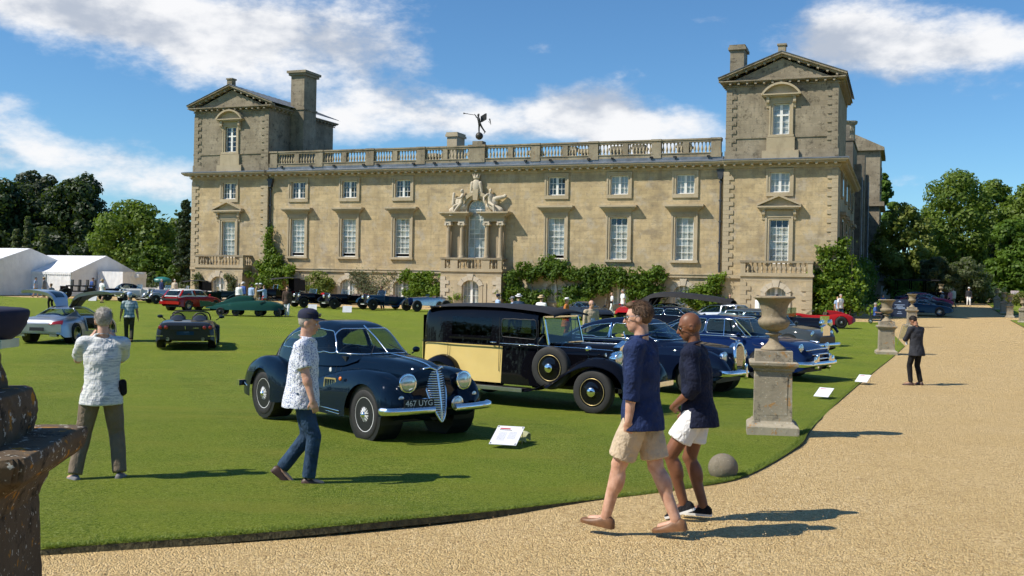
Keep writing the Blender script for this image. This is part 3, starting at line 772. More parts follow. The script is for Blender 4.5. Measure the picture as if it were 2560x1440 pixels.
# tower chimneys
hp('chimney', MB().box((-22.95,3.6,12.5),(-21.35,6.0,22.9)).box((-23.05,3.5,19.3),(-21.25,6.1,19.5)).box((-23.15,3.4,22.9),(-21.15,6.2,23.15)).box((-23.3,3.25,23.15),(-21.0,6.35,23.4)), 'stone_tower')
stack(-24.6, 9.2, .9, 1.2, 18, 22.2, 'stone_tower')
stack(23.55, 2.6, 1.2, 2.0, 18.5, 22.75, 'stone_tower', .16)
stack(30.3, 9.5, .9, 1.2, 19, 21.6, 'stone_tower', .1)
hp('weathervane', MB().tube([(31.6,10.5,20),(31.6,10.5,21.9)], .05, 6).box((31.4,10.48,21.5),(31.9,10.52,21.56)), 'bronze')
# ---- centre: pavilion, venetian window
cy = -1.3
pmid = MB(); wall(pmid, -3.05, 3.05, HB-.3, 2.28, [(-.85,.85,-.35,1.85,.5)], cy, .45)
for s in (-1, 1): pmid.add([(s*3.05,cy,HB-.3),(s*3.05,0,HB-.3),(s*3.05,0,2.28),(s*3.05,cy,2.28)], [(0,1,2,3)])
hp('porch_wall', pmid, 'ashlar')
balcony(0, 3.05, 0, cy, solid=((-2.1,-1.35),(1.05,1.85)))
for xe, s in ((-3.05, 1), (3.05, -1)): quoins(xe, s, HB, 2.25, cy, 'stone_pale')
w = part('window', house); glazing(w, 0, -.35, 1.85, 1.7, 4, 3, cy+.33, mull=True)
MB().box((-1.25,cy-.1,HB-.2),(-.85,cy+.02,1.35)).box((.85,cy-.1,HB-.2),(1.25,cy+.02,1.35)).box((-1.6,cy-.06,HB-.2),(-1.27,cy+.02,1.6)).box((1.27,cy-.06,HB-.2),(1.6,cy+.02,1.6)).build('architrave', 'stone_trim', w)
R = (.85**2+.5**2)/1.; cz = 1.85-R; am = math.asin(.85/R)
for k in range(5):
    a0 = -am*1.1+2.2*am*k/5+.012; a1 = -am*1.1+2.2*am*(k+1)/5-.012; R2 = R+(.45 if k != 2 else .6)
    MB().prism([(R*math.sin(a0),cz+R*math.cos(a0)),(R*math.sin(a1),cz+R*math.cos(a1)),(R2*math.sin(a1),cz+R2*math.cos(a1)),(R2*math.sin(a0),cz+R2*math.cos(a0))], 'y', cy-(.13 if k != 2 else .17), cy+.02).build('voussoir', 'stone_pale', w)
w = part('venetian_window', house); yc = -.55
for s in (-1, 1):
    MB().box((s*1.95-.98,-.2,3.9),(s*1.95+.98,.02,7.35)).build('backing_wall', 'stone_brown', w)
    e = MB()
    for dz, pr, th in [(0,.0,.36),(.36,.08,.14),(.5,.28,.14),(.64,.42,.12),(.76,.55,.14)]: e.box((s*1.95-1.02-pr,yc-pr-.1,7.3+dz),(s*1.95+1.02+pr,.02,7.3+dz+th-.002))
    e.build('entablature', 'stone_trim', w)
    for q in (-.7, .68):
        x = s*1.95+q; MB().lathe([(.30,3.9),(.30,4.02),(.25,4.08),(.25,4.2),(.225,4.3),(.19,6.9)], (x,yc,0), 14).build('column', 'stone_brown', w, smooth=True, auto=40)
        c = MB().box((x-.3,yc-.3,7.15),(x+.3,yc+.3,7.3))
        for t in (-1, 1): c.tube([(x+t*.24,yc-.3,7.05),(x+t*.24,yc+.3,7.05)], .12, 10)
        c.lathe([(.22,6.9),(.26,6.95),(.22,7.15)], (x,yc,0), 12); c.build('capital', 'stone_pale', w, auto=40)
arcm = MB(); R = .95
for ra, rb, yy in ((R,R+.3,-.3),(R+.3,R+.62,-.45)):
    for k in range(12):
        a0, a1 = pi*k/12, pi*(k+1)/12
        arcm.prism([(ra*math.cos(a0),8.55+ra*math.sin(a0)),(ra*math.cos(a1),8.55+ra*math.sin(a1)),(rb*math.cos(a1),8.55+rb*math.sin(a1)),(rb*math.cos(a0),8.55+rb*math.sin(a0))], 'y', yy, .02)
for s in (-1, 1): arcm.box((min(s*R,s*(R+.3)),-.3,3.9),(max(s*R,s*(R+.3)),.02,8.55)); arcm.box((min(s*(R+.3),s*(R+.62)),-.45,8.2),(max(s*(R+.3),s*(R+.62)),.02,8.55))
arcm.build('arch', 'stone_trim', w)
MB().prism([(-.22,9.3),(.22,9.3),(.3,10.3),(-.3,10.3)], 'y', -.6, .02).build('keystone', 'stone_trim', w)
glazing(w, 0, 3.9, 8.5, 1.78, 3, 5, .14, bar=.04)
fan = MB(); R = .88
for k in range(10):
    a0, a1 = pi*k/10, pi*(k+1)/10
    fan.prism([((R-.08)*math.cos(a0),8.5+(R-.08)*math.sin(a0)),((R-.08)*math.cos(a1),8.5+(R-.08)*math.sin(a1)),(R*math.cos(a1),8.5+R*math.sin(a1)),(R*math.cos(a0),8.5+R*math.sin(a0))], 'y', .1, .2)
    fan.prism([(.28*math.cos(a0),8.5+.28*math.sin(a0)),(.28*math.cos(a1),8.5+.28*math.sin(a1)),(.31*math.cos(a1),8.5+.31*math.sin(a1)),(.31*math.cos(a0),8.5+.31*math.sin(a0))], 'y', .12, .17)
for k in range(1, 5): a = pi*k/5; fan.bar((.3*math.cos(a),.145,8.5+.3*math.sin(a)),(.85*math.cos(a),.145,8.5+.85*math.sin(a)),.035,.04)
fan.build('fanlight_bars', 'white_wood', w)
MB().prism([(R*math.cos(pi*k/14),8.5+R*math.sin(pi*k/14)) for k in range(15)], 'y', .15, .156).build('pane', 'pane_glass', w)
MB().prism([(.93*math.cos(pi*k/14),8.45+.93*math.sin(pi*k/14)) for k in range(15)], 'y', .29, .3).build('blind', 'blind', w)
# ---- east flank, chimneys, north-east tower
fx = TX1
m = MB()
for k, (yy, hw_) in enumerate([(4.5,1.0),(11,1.0),(17.5,1.0),(23.5,1.0)]):
    for z0, z1 in ((3.9,7.6),(9.7,11.3)):
        w = part('window', house)
        MB().box((fx-.02,yy-hw_,z0-.2),(fx+.16,yy+hw_,z1+.35)).build('architrave', 'stone_flank_pale', w)
        MB().box((fx+.15,yy-.6,z0),(fx+.172,yy+.6,z1)).build('pane', 'dark_glass', w)
        MB().box((fx+.155,yy-.62,z0),(fx+.165,yy+.62,z1)).build('blind', 'room_dark', w)
        if z0 < 5: MB().box((fx-.02,yy-1.3,8.0),(fx+.5,yy+1.3,8.3)).box((fx-.02,yy-1.1,7.8),(fx+.3,yy+1.1,8.0)).build('hood_cornice', 'stone_flank_pale', w)
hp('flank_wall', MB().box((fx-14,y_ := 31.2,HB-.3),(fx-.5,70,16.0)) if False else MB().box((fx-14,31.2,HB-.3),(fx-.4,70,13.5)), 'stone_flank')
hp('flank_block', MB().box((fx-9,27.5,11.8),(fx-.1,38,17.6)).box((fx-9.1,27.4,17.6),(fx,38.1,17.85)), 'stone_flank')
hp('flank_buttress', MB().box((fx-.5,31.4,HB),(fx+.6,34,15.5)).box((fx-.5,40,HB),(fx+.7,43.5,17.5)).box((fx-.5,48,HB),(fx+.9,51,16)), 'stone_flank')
for x, yy, z in ((fx-1.6,33.5,22.9),(fx-1.5,36,21.0),(fx-1.2,46,22.5),(fx-1.6,46,21.4)):
    c = MB().lathe([(.55,13),(.55,z-2.4),(.62,z-2.3),(.5,z-2.2),(.5,z-.5),(.7,z-.4),(.78,z-.2),(.78,z),(.6,z)], (x,yy,0), 8); hp('chimney', c, 'stone_flank_pale')
hp('parapet', MB().box((fx-3.4,30,19.4),(fx-.6,30.4,19.7)).box((fx-3.4,30,17.8),(fx-3.0,30.4,19.4)).box((fx-1.0,30,17.8),(fx-.6,30.4,19.4)), 'stone_flank')
nx0, nx1, ny0, ny1 = fx-6, fx+2.1, 56, 68
hp('rear_tower', MB().box((nx0,ny0,HB),(nx1,ny1,20.2)).prism([(nx0-.4,20.4),(nx1+.5,20.4),((nx0+nx1)/2,22.6)], 'y', ny0-.5, ny1+.5).box((nx0-.4,ny0-.5,20.0),(nx1+.5,ny1+.5,20.42)).box((nx0-.3,ny0-.4,12.6),(nx1+.6,ny1+.4,13.2)), 'stone_tower')
for z0, z1 in ((4,8),(9.8,11.6),(15,18)):
    w = part('window', house); MB().box((nx1-.02,60.6,z0-.2),(nx1+.14,63.4,z1+.3)).build('architrave', 'stone_flank_pale', w); MB().box((nx1+.12,61.2,z0),(nx1+.16,62.8,z1)).build('pane', 'dark_glass', w)
hp('downpipe', MB().tube([(fx+.75,31.2,0),(fx+.75,31.2,14)], .1, 6).tube([(fx+.95,47.5,0),(fx+.95,47.5,15)], .1, 6), 'lead')
# rear body so that the house is a closed volume
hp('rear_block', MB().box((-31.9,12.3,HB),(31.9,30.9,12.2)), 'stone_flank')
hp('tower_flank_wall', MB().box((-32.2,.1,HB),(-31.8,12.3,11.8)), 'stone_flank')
# flag on the roof behind
fl = empty('flagpole', hl(22.5, 26, 12.7), -TH, 'white flagpole with a drooping dark flag above the balustrade', 'flagpole')
MB().tube([(0,0,0),(0,0,6.3)], [.06,.04], 8).ell((0,0,6.35),(.09,.09,.09)).build('pole', 'white_wood', fl, smooth=True)
pm('flag_cloth', (.03,.035,.12), .9, c2=(.5,.12,.06), scale=1.1)
fm = MB(); fm.grid([[(.05+.75*(k/8)*(1-.35*j/9)+.06*math.sin(j*1.3), .12*math.sin(k*1.7+j*.4), 6.1-3.6*j/9-.9*(k/8)) for k in range(9)] for j in range(10)])
fm.build('flag', 'flag_cloth', fl, smooth=True)
# ================================================================== vegetation
rng = np.random.default_rng(11)
def cards(pts, nrm, size, bias=.6, jit=.5):
    """leaf-shaped rhombs at pts, roughly facing nrm"""
    n = len(pts); k = rng.normal(size=(n, 3)); k /= np.linalg.norm(k, axis=1)[:, None]
    d = nrm*bias+k*(1-bias)+1e-6; d /= np.linalg.norm(d, axis=1)[:, None]
    a = np.cross(d, rng.normal(size=(n, 3))); a /= np.linalg.norm(a, axis=1)[:, None]
    b = np.cross(d, a)
    s = (size*(1-jit/2+jit*rng.random(n)))[:, None]
    V = np.stack([pts-a*s*.55, pts-b*s*.34+d*s*.1, pts+a*s*.55, pts+b*s*.34+d*s*.1], 1).reshape(-1, 3)
    return V
def card_obj(name, V, mat, parent=None):
    n = len(V)//4; me = bpy.data.meshes.new(name)
    me.vertices.add(n*4); me.vertices.foreach_set('co', V.astype(np.float32).ravel())
    me.loops.add(n*4); me.loops.foreach_set('vertex_index', np.arange(n*4, dtype=np.int32))
    me.polygons.add(n); me.polygons.foreach_set('loop_start', np.arange(0, n*4, 4, dtype=np.int32)); me.polygons.foreach_set('loop_total', np.full(n, 4, dtype=np.int32))
    me.materials.append(MATS[mat]); me.update(calc_edges=True); me.validate()
    return link(name, me, parent)
def shell(lobes, n, up=.25, inner=.72):
    w = np.array([l[1][0]*l[1][1]+l[1][1]*l[1][2]+l[1][0]*l[1][2] for l in lobes]); w = w/w.sum()
    P = []; Nn = []
    for (c, r), k in zip(lobes, (w*n).astype(int)+1):
        d = rng.normal(size=(k, 3)); d /= np.linalg.norm(d, axis=1)[:, None]
        q = inner+(1.04-inner)*rng.random(k)**.6+rng.normal(size=k)*.10
        P.append(np.array(c)+d*np.array(r)*q[:, None]); m = d/np.array(r); m /= np.linalg.norm(m, axis=1)[:, None]; m[:, 2] += up; Nn.append(m)
    P = np.concatenate(P); Nn = np.concatenate(Nn); Nn /= np.linalg.norm(Nn, axis=1)[:, None]
    return P, Nn
def crown_lobes(h, w, base, nl, shape='round', lr=.34):
    """lobes filling a crown from height base to h, half width w"""
    L = []; H = h-base
    for i in range(nl):
        t = (i+.5)/nl; z = base+H*(.06+.88*t)
        pr = {'round': math.sin(pi*min(.97, .12+.85*t))**.6, 'cone': max(.12, 1-t)**.8, 'column': (1-t**3)*.9+.1*(1-t), 'spread': math.sin(pi*(.25+.7*t))**.5, 'dome': (1-t**2.2)**.5}[shape]
        a = i*2.399+rng.normal()*.4; R = w*pr*(.55+.35*rng.random())
        if rng.random() < .2: R *= .3
        s = w*lr*(.7+.6*rng.random())*(.65+.35*pr)
        L.append(((math.cos(a)*R, math.sin(a)*R, z), (s, s, s*(.62+.25*rng.random()))))
    return L
def tree(name, label, px, ptop, halfpx, d, mat, shape='round', base=.12, nl=34, n=7000, leaf=.5, cat='tree', group=None, lr=.34, py=None):
    top = atd(px, ptop, d); g = on(top.x, d); h = top.z-g.z; w = halfpx/F*d
    t = empty(name, g, 0, label, cat, group)
    L = crown_lobes(h, w, h*base, nl, shape, lr)
    P, Nn = shell(L, int(n*1.5)); card_obj('crown', cards(P, Nn, leaf*1.05), mat, t)
    tr = MB(); r = max(.12, w*.075)
    tr.tube([(0,0,-.3),(r*.2,0,h*.25),(-r*.2,r*.3,h*.55),(0,0,h*.82)], [r*1.3,r,r*.65,r*.15], 8)
    for i in range(6):
        c, s = L[min(len(L)-1, int((i+1)*len(L)/7))]; z0 = h*(base*.6+.08*i)
        tr.tube([(0,0,z0),(c[0]*.5,c[1]*.5,(z0+c[2])/2+.2),c], [r*.5,r*.3,r*.08], 6)
    tr.build('trunk', 'bark', t, smooth=True)
    return t
GL = 'trees beyond the marquee'; GR = 'trees beyond the drive'
tree('cedar_tree', 'dark evergreen at the far left edge behind the marquee', 15, 448, 105, 150, 'leaf_dark', 'round', .02, 40, 8000, .55, group=GL)
tree('cedar_tree', 'tall dark evergreen with a rounded double top behind the marquee roof', 100, 424, 88, 158, 'leaf_cedar', 'round', .02, 44, 8000, .55, group=GL)
tree('cedar_tree', 'broad dark cedar with a ragged flat top, tallest of the dark trees', 196, 434, 92, 148, 'leaf_dark', 'round', .02, 46, 9000, .55, group=GL)
tree('broadleaf_tree', 'bright green round broadleaf tree between the cedar and the cypress', 338, 502, 108, 122, 'leaf_mid', 'round', .03, 40, 9000, .42, group=GL)
tree('broadleaf_tree', 'smaller green tree half hidden behind the cypress', 425, 545, 48, 130, 'leaf_mid', 'round', .05, 22, 3500, .4, group=GL)
tree('cypress_tree', 'tall slender dark cypress touching the house tower', 466, 487, 18, 114, 'leaf_dark', 'column', .0, 30, 4200, .28, group=GL, lr=.75)
tree('cypress_tree', 'second slender cypress just beside the tallest one', 452, 520, 14, 116, 'leaf_dark', 'column', .0, 26, 3200, .28, group=GL, lr=.75)
for px, pt, lab in ((42,566,'shortest slim cypress above the end of the big tent'),(70,530,'slim pointed cypress, tallest of three above the tents'),(113,556,'slim cypress standing in front of the cedars')):
    tree('cypress_tree', lab, px, pt, 14, 128, 'leaf_olive', 'cone', .0, 24, 2200, .3, group=GL, lr=.7)
tree('yew_tree', 'low dark yew filling the gap under the broadleaf tree', 240, 600, 80, 132, 'leaf_dark', 'dome', .0, 26, 4000, .45, group=GL)
tree('yew_tree', 'dark shrubbery mass behind the tent gable', 385, 620, 75, 118, 'leaf_ivy2', 'dome', .0, 24, 3600, .35, group=GL)
tree('clipped_yew', 'clipped rounded green yew beside the tower', 433, 660, 22, 108, 'leaf_ivy2', 'dome', .0, 16, 2200, .22, cat='shrub')
tree('shrub', 'loose grey green shrub above the picket fence', 380, 676, 26, 104, 'leaf_olive', 'dome', .0, 12, 1400, .22, cat='shrub')
tree('shrub', 'bright leafy shrub behind the tent gable end', 350, 664, 16, 112, 'leaf_ivy', 'dome', .0, 12, 1200, .25, cat='shrub')
tree('broadleaf_tree', 'dark tree rising right behind the house flank', 2212, 418, 45, 150, 'leaf_ivy2', 'round', .05, 26, 4200, .5, group=GR)
tree('broadleaf_tree', 'pale yellow green tree beside the house flank', 2262, 500, 70, 118, 'leaf_lime', 'round', .03, 34, 7000, .36, group=GR)
tree('lime_tree', 'tallest rounded lime tree above the end of the drive', 2388, 416, 96, 140, 'leaf_mid', 'round', .02, 54, 11000, .42, group=GR)
tree('lime_tree', 'second big green tree right of the tallest lime', 2490, 440, 75, 150, 'leaf_mid', 'round', .02, 42, 8000, .45, group=GR)
tree('broadleaf_tree', 'tall tree cut off by the right edge of the picture', 2575, 452, 80, 140, 'leaf_mid', 'round', .02, 40, 7000, .45, group=GR)
tree('broadleaf_tree', 'dark blue green tree in front of the right hand wood', 2530, 545, 78, 122, 'leaf_ivy2', 'round', .0, 38, 7000, .4, group=GR)
tree('broadleaf_tree', 'dark filler tree in the shade below the tall limes', 2440, 600, 110, 150, 'leaf_dark', 'dome', .0, 36, 6000, .5, group=GR)
tree('holm_oak', 'low spreading grey green oak over the end of the drive', 2345, 642, 48, 104, 'leaf_olive', 'spread', .22, 26, 4600, .26, group=GR)
tree('holm_oak', 'wider low oak beside the first, dark underneath', 2420, 648, 56, 106, 'leaf_olive', 'spread', .2, 28, 4800, .26, group=GR)
tree('yew_tree', 'dark yew backing the low oaks', 2380, 675, 110, 116, 'leaf_dark', 'dome', .0, 26, 4500, .4, group=GR)
for i, px in enumerate((-140, 2680, 2790)): tree('broadleaf_tree', ['dark tree just outside the left edge','tall tree outside the right edge','second tall tree outside the right edge'][i], px, 470, 110, 150, 'leaf_dark' if i == 0 else 'leaf_mid', 'round', .02, 30, 3500, .7, group=GL if i == 0 else GR)
# distant wood closing the horizon, with unseen trees added behind to darken reflections
V = []
for i in range(150):
    a = rad(-180+360*i/150); dd = 215+20*rng.random(); x, y = math.sin(a)*dd*1.1, math.cos(a)*dd
    if y < 0: x *= .5; y *= .38
    hh = (9 if y > 0 else 12)+5*rng.random(); L = crown_lobes(hh, 6.5, 0, 7, 'dome', .6)
    P, Nn = shell(L, 420); V.append(cards(P+np.array([x, y, gz(x, max(0, y))]), Nn, 1.2))
tag(card_obj('distant_and_added_wood', np.concatenate(V), 'leaf_dark'), 'far dark wood along the horizon, with unseen trees added behind the camera', 'wood', kind='stuff')

# ---- hedges and low planting
def bush(name, label, lobes, mat, n, leaf, cat='shrub', group=None, stems=True):
    c = np.mean([l[0] for l in lobes], 0); g = Vector((c[0], c[1], gz(c[0], c[1])))
    t = empty(name, g, 0, label, cat, group)
    P, Nn = shell(lobes, n, .35, .45); P = P+rng.normal(size=P.shape)*leaf*.55; card_obj('foliage', cards(P-np.array(g), Nn, leaf), mat, t)
    if stems:
        m = MB()
        for l in lobes[::max(1, len(lobes)//8)]:
            q = Vector(l[0])-g; m.tube([(q.x*.9,q.y*.9,-.1),(q.x*.95+.1,q.y*.95,q.z*.5),(q.x,q.y,q.z)], [.05,.035,.015], 5)
        m.build('stem', 'bark', t, smooth=True)
    return t
def climber(name, label, blobs, mat, n, leaf, yb=-.35, group='plants climbing the house'):
    """blobs in house coordinates: x, z, rx, rz, bulge"""
    L = []
    for x, z, rx, rz, bu in blobs:
        k = max(4, int(rx*rz*26))
        for i in range(k):
            ox, oz = rng.normal()*rx*.55, np.clip(rng.normal(), -1.7, 1.6)*rz*.55
            s = .14+.24*rng.random()**1.5; p = hl(x+ox, yb-bu*(.25+.75*rng.random()), max(HB+.15, z+oz))
            L.append((tuple(p), (s*1.3, s, s*.9)))
    return bush(name, label, L, mat, n, leaf, 'climbing plant', group)
climber('climbing_plant', 'bright creeper climbing the left downpipe in a tall spike', [(-22.6,5.9,.22,.8,.3),(-22.5,4.4,.5,.9,.5),(-22.2,3.0,1.1,.9,.8),(-22.0,1.5,1.9,1.1,1.2),(-20.4,2.3,1.2,.5,.6)], 'leaf_ivy', 9500, .2)
climber('climbing_plant', 'clipped yellow green shrub against the wall between basement windows', [(-16.5,.95,1.45,1.35,.5)], 'leaf_lime', 4200, .17)
climber('climbing_plant', 'square green bush left of the central porch', [(-5.2,1.0,1.9,1.5,.9),(-6.8,2.2,.5,.5,.4)], 'leaf_ivy', 7500, .2)
climber('climbing_plant', 'long wisteria covering the wall right of the porch', [(4.2,1.2,.9,1.6,.9),(6.2,2.6,1.6,.7,.9),(7.6,3.3,1.1,.8,.8),(9.6,2.7,1.8,.6,.9),(12.4,2.4,1.8,.7,.9),(15.6,2.3,2.2,.7,.9),(17.6,2.6,.8,.5,.7),(9.6,.4,1.2,.9,.8),(5.4,.2,1.6,.7,.8),(11.3,1.3,.9,1.2,.7),(16.0,.9,1.5,1.2,.8),(13.0,1.8,.7,.6,.7)], 'leaf_ivy2', 21000, .22)
climber('climbing_plant', 'green shrub beside the right downpipe', [(21.6,.7,1.4,1.2,.8),(22.6,2.0,.5,.8,.4)], 'leaf_ivy', 5200, .2)
climber('climbing_plant', 'big ivy mass wrapping the right corner of the house', [(32.0,3.2,1.0,1.9,1.2),(31.5,1.4,1.7,1.8,1.9),(32.8,4.6,.7,1.2,.7),(32.6,.9,1.8,1.4,1.8)], 'leaf_ivy', 12000, .24, yb=.4)
# ivy down the flank
L = []
for i in range(70):
    yy = 3+60*rng.random(); z = HB+.3+4.6*rng.random()*(1 if yy < 20 else 1.15); s = .6+.6*rng.random(); L.append((tuple(hl(TX1+.45+.9*rng.random(), yy, z)), (s, s, s*.9)))
bush('climbing_plant', 'dark ivy bank along the shaded flank of the house', L, 'leaf_ivy2', 9000, .3, 'climbing plant', 'plants climbing the house')
# bare espalier between the windows
esp = empty('climbing_plant', hl(-10.8, -.1, HB), -TH, 'sparse trained climber with bare stems on the wall', 'climbing plant', 'plants climbing the house')
m = MB(); tips = []
for i in range(26):
    x0 = rng.normal()*.3; p = [Vector((x0*.3, -.05, 0))]; a = rng.uniform(-1.1, 1.1)
    for k in range(5): a += rng.normal()*.35; p.append(p[-1]+Vector((math.sin(a)*.55, -.015, .48+.1*rng.random()))); tips.append(np.array(p[-1]))
    p = [Vector((max(-2.1, min(2.1, q.x)), q.y, min(q.z, 2.9))) for q in p]
    m.tube(p, [.035,.03,.024,.018,.012,.008], 5)
m.build('stem', 'bark', esp)
T = np.array(tips); T[:, 0] = np.clip(T[:, 0], -2.1, 2.1); T[:, 2] = np.minimum(T[:, 2], 2.9)
P = np.repeat(T, 9, 0)+rng.normal(size=(len(T)*9, 3))*np.array([.22,.06,.2]); Nn = np.tile(np.array([[0,-1,.3]]), (len(P), 1))
card_obj('foliage', cards(P, Nn, .15), 'leaf_olive', esp)
for cx, lab in ((-29.6,'straggly rose left of the tower door'),(-25.6,'straggly rose right of the tower door')):
    L = [(tuple(hl(cx+rng.normal()*.35, -2.1, HB+.3+2.2*rng.random())), (.3,.25,.3)) for i in range(9)]
    bush('rose_bush', lab, L, 'leaf_olive', 900, .15)
# hedges on the right
def hedge(name, label, p, q, w, h, mat, n, leaf=.2):
    p = Vector(p); q = Vector(q); d = q-p; L = d.length; c = (p+q)/2
    t = empty(name, (c.x, c.y, gz(c.x, c.y)), math.atan2(d.y, d.x), label, 'hedge')
    pts = []; nr = []
    for i in range(n):
        f = rng.random(); x = (rng.random()-.5)*L
        if f < .35: pts.append((x, (rng.random()-.5)*w, h)); nr.append((0,0,1))
        elif f < .9: s = -1 if rng.random() < .7 else 1; pts.append((x, s*w/2, rng.random()*h)); nr.append((0,s,.3))
        else: s = rng.choice([-1,1]); pts.append((s*L/2, (rng.random()-.5)*w, rng.random()*h)); nr.append((s,0,.2))
    P = np.array(pts)+rng.normal(size=(n, 3))*.06; card_obj('foliage', cards(P, np.array(nr, float), leaf), mat, t)
    MB().box((-L/2+.15,-w/2+.15,0),(L/2-.15,w/2-.15,h-.15)).build('inner_branches', 'bark', t)
hedge('hedge', 'clipped dark hedge in front of the slate roofed building', atd(2235,745,106), atd(2302,740,104), 1.2, 2.3, 'leaf_ivy2', 2600, .22)
hedge('hedge', 'clipped hedge in front of the flat roofed pavilion', atd(2494,745,128), atd(2600,745,120), 1.5, 2.4, 'leaf_ivy', 4200, .26)
L = [(tuple(on(*(lambda p: (p.x, p.y))(atd(2252+q*9, 740, 97))) + Vector((0,0,.5+.4*rng.random()))), (.7,.6,.55)) for q in range(5)]
bush('shrub', 'bright green shrubs behind the blue board', L, 'leaf_ivy', 1600, .18)
L = [(tuple(on(*(lambda p: (p.x, p.y))(atd(2528+q*12, 740, 100))) + Vector((0,0,.4+.5*rng.random()))), (.7,.6,.6)) for q in range(5)]
bush('shrub', 'leafy yellow flowered shrubs by the poster board', L, 'leaf_yellow', 1500, .17)
L = [(tuple(on(*(lambda p: (p.x, p.y))(atd(2338+q*5, 752, 96))) + Vector((0,0,.35))), (.5,.5,.5)) for q in range(3)]
bush('shrub', 'small bright shrub at the tail of the parked cars', L, 'leaf_ivy', 700, .15)
L = [(tuple(on(*(lambda p: (p.x, p.y))(atd(350+q*14, 730, 102))) + Vector((0,0,.5+.3*rng.random()))), (.7,.6,.6)) for q in range(9)]
bush('lavender_bed', 'grey green border behind the picket fence', L, 'leaf_olive', 2400, .2, 'flower bed')
# low shrubs right of the porch at the foot of the wisteria
L = [(tuple(hl(x, -2.0, HB+.4+.3*rng.random())), (.5,.45,.5)) for x in (9.4,9.9,10.6,11.2,17.0,17.6)]
bush('shrub', 'round low shrubs at the foot of the wisteria', L, 'leaf_ivy', 2600, .16)

# ================================================================== marquees
def m_canvas():
    m, p, o = newmat('canvas'); v = oc()
    lk(mixc(noise(v, 1.5, 4.).ss(.3,.7), (.74,.75,.77), (.82,.83,.84)), p.inputs['Base Color']); p.inputs['Roughness'].default_value = .55
    x, y, z = sep(v); bumpn(noise(comb(x*2.2+y*2.2, 0., z*.7), 1.3, 4.), .7, .12, p)
m_canvas()
def marquee(label, o, L, wd, eave, ridge, nb):
    t = empty('marquee', o, pi-TH, label, 'marquee', 'white marquees on the lawn')
    # local: x along the length (away from the gable), y = -depth
    b = L/nb
    for k in range(nb):
        x0, x1 = k*b, (k+1)*b
        for s in (0, 1):
            ya, yb_ = (0, -wd/2) if s == 0 else (-wd, -wd/2)
            r = MB(); n = 6
            r.grid([[(x0+.015+(b-.03)*i/n, ya+(yb_-ya)*j/n, eave+(ridge-eave)*j/n-.05*math.sin(pi*i/n)*math.sin(pi*j/n)) for i in range(n+1)] for j in range(n+1)])
            r.build('roof_panel', 'canvas', t, smooth=True)
        w = MB(); n = 10
        w.grid([[(x0+.02+(b-.04)*i/n, .0+.06*math.sin(i*2.3+k)*(1-j/4), (eave-.05)*j/4) for i in range(n+1)] for j in range(5)])
        w.build('wall_panel', 'canvas', t, smooth=True)
        v = MB(); q = 12
        v.add([(x0+b*i/q, .05, eave+.02) for i in range(q+1)]+[(x0+b*i/(2*q), .06, eave-(.18 if i % 2 else .27)) for i in range(2*q+1)], [(i, i+1, q+1+2*i+2, q+1+2*i+1, q+1+2*i) for i in range(q)])
        v.build('valance', 'canvas', t)
        MB().tube([(x0,.02,0),(x0,.02,eave)], .05, 6).build('pole', 'steel', t)
    for xg in (0, L):
        g = MB(); n = 12
        def gzz(y): return eave+(ridge-eave)*(1-abs(y+wd/2)/(wd/2))
        g.grid([[(xg+.03*math.sin(i*1.9)*(1-j/3), -wd*i/n, gzz(-wd*i/n)*j/3) for i in range(n+1)] for j in range(4)])
        g.build('gable_panel', 'canvas', t, smooth=True)
    return t
G1 = atd(177, 742, 95); G1.z = gz(G1.x, G1.y)+.04
marquee('white marquee with its gable end towards the black coupe', G1, 15, 9, 2.2, 3.85, 5)
G2 = Vector((-47.6, 91, 0)); G2.z = gz(G2.x, G2.y)+.04
marquee('taller white marquee cut off by the left edge', G2, 16, 12, 2.55, 4.4, 4)
t = empty('cold_store', G1+HY_*3.2+HX_*.15, -TH, 'white box cabin with a cooling unit at the marquee gable', 'cabin')
MB().box((0,0,0),(3.0,3.2,2.35)).build('body', 'canvas', t)
MB().box((3.0,1.7,1.75),(3.35,2.9,2.15)).build('cooling_unit', 'white_wood', t); MB().box((3.0,1.0,.1),(3.03,1.9,1.95)).build('door', 'white_wood', t)
# picket fence
A = at(215, 742); Bq = at(500, 737); A = on(-37.5, 98.5); Bq = on(-30.6, 96.5)
d = Bq-A; t = empty('picket_fence', A, math.atan2(d.y, d.x), 'white picket fence running from the marquee to the tower', 'fence')
Lf = 12.0; pk = MB()
for k in range(int(Lf/.15)): x = k*.15; pk.prism([(x,.08),(x+.09,.08),(x+.09,.88),(x+.045,.96),(x,.88)], 'y', -.012, .012)
o = pk.build('picket', 'white_wood', t); o['kind'] = 'stuff'
for z in (.3,.7): MB().box((0,.013,z),(Lf,.05,z+.08)).build('rail', 'white_wood', t)
for k in range(7): MB().box((k*2-.045,.05,-.1),(k*2+.045,.13,1.05)).build('post', 'white_wood', t)

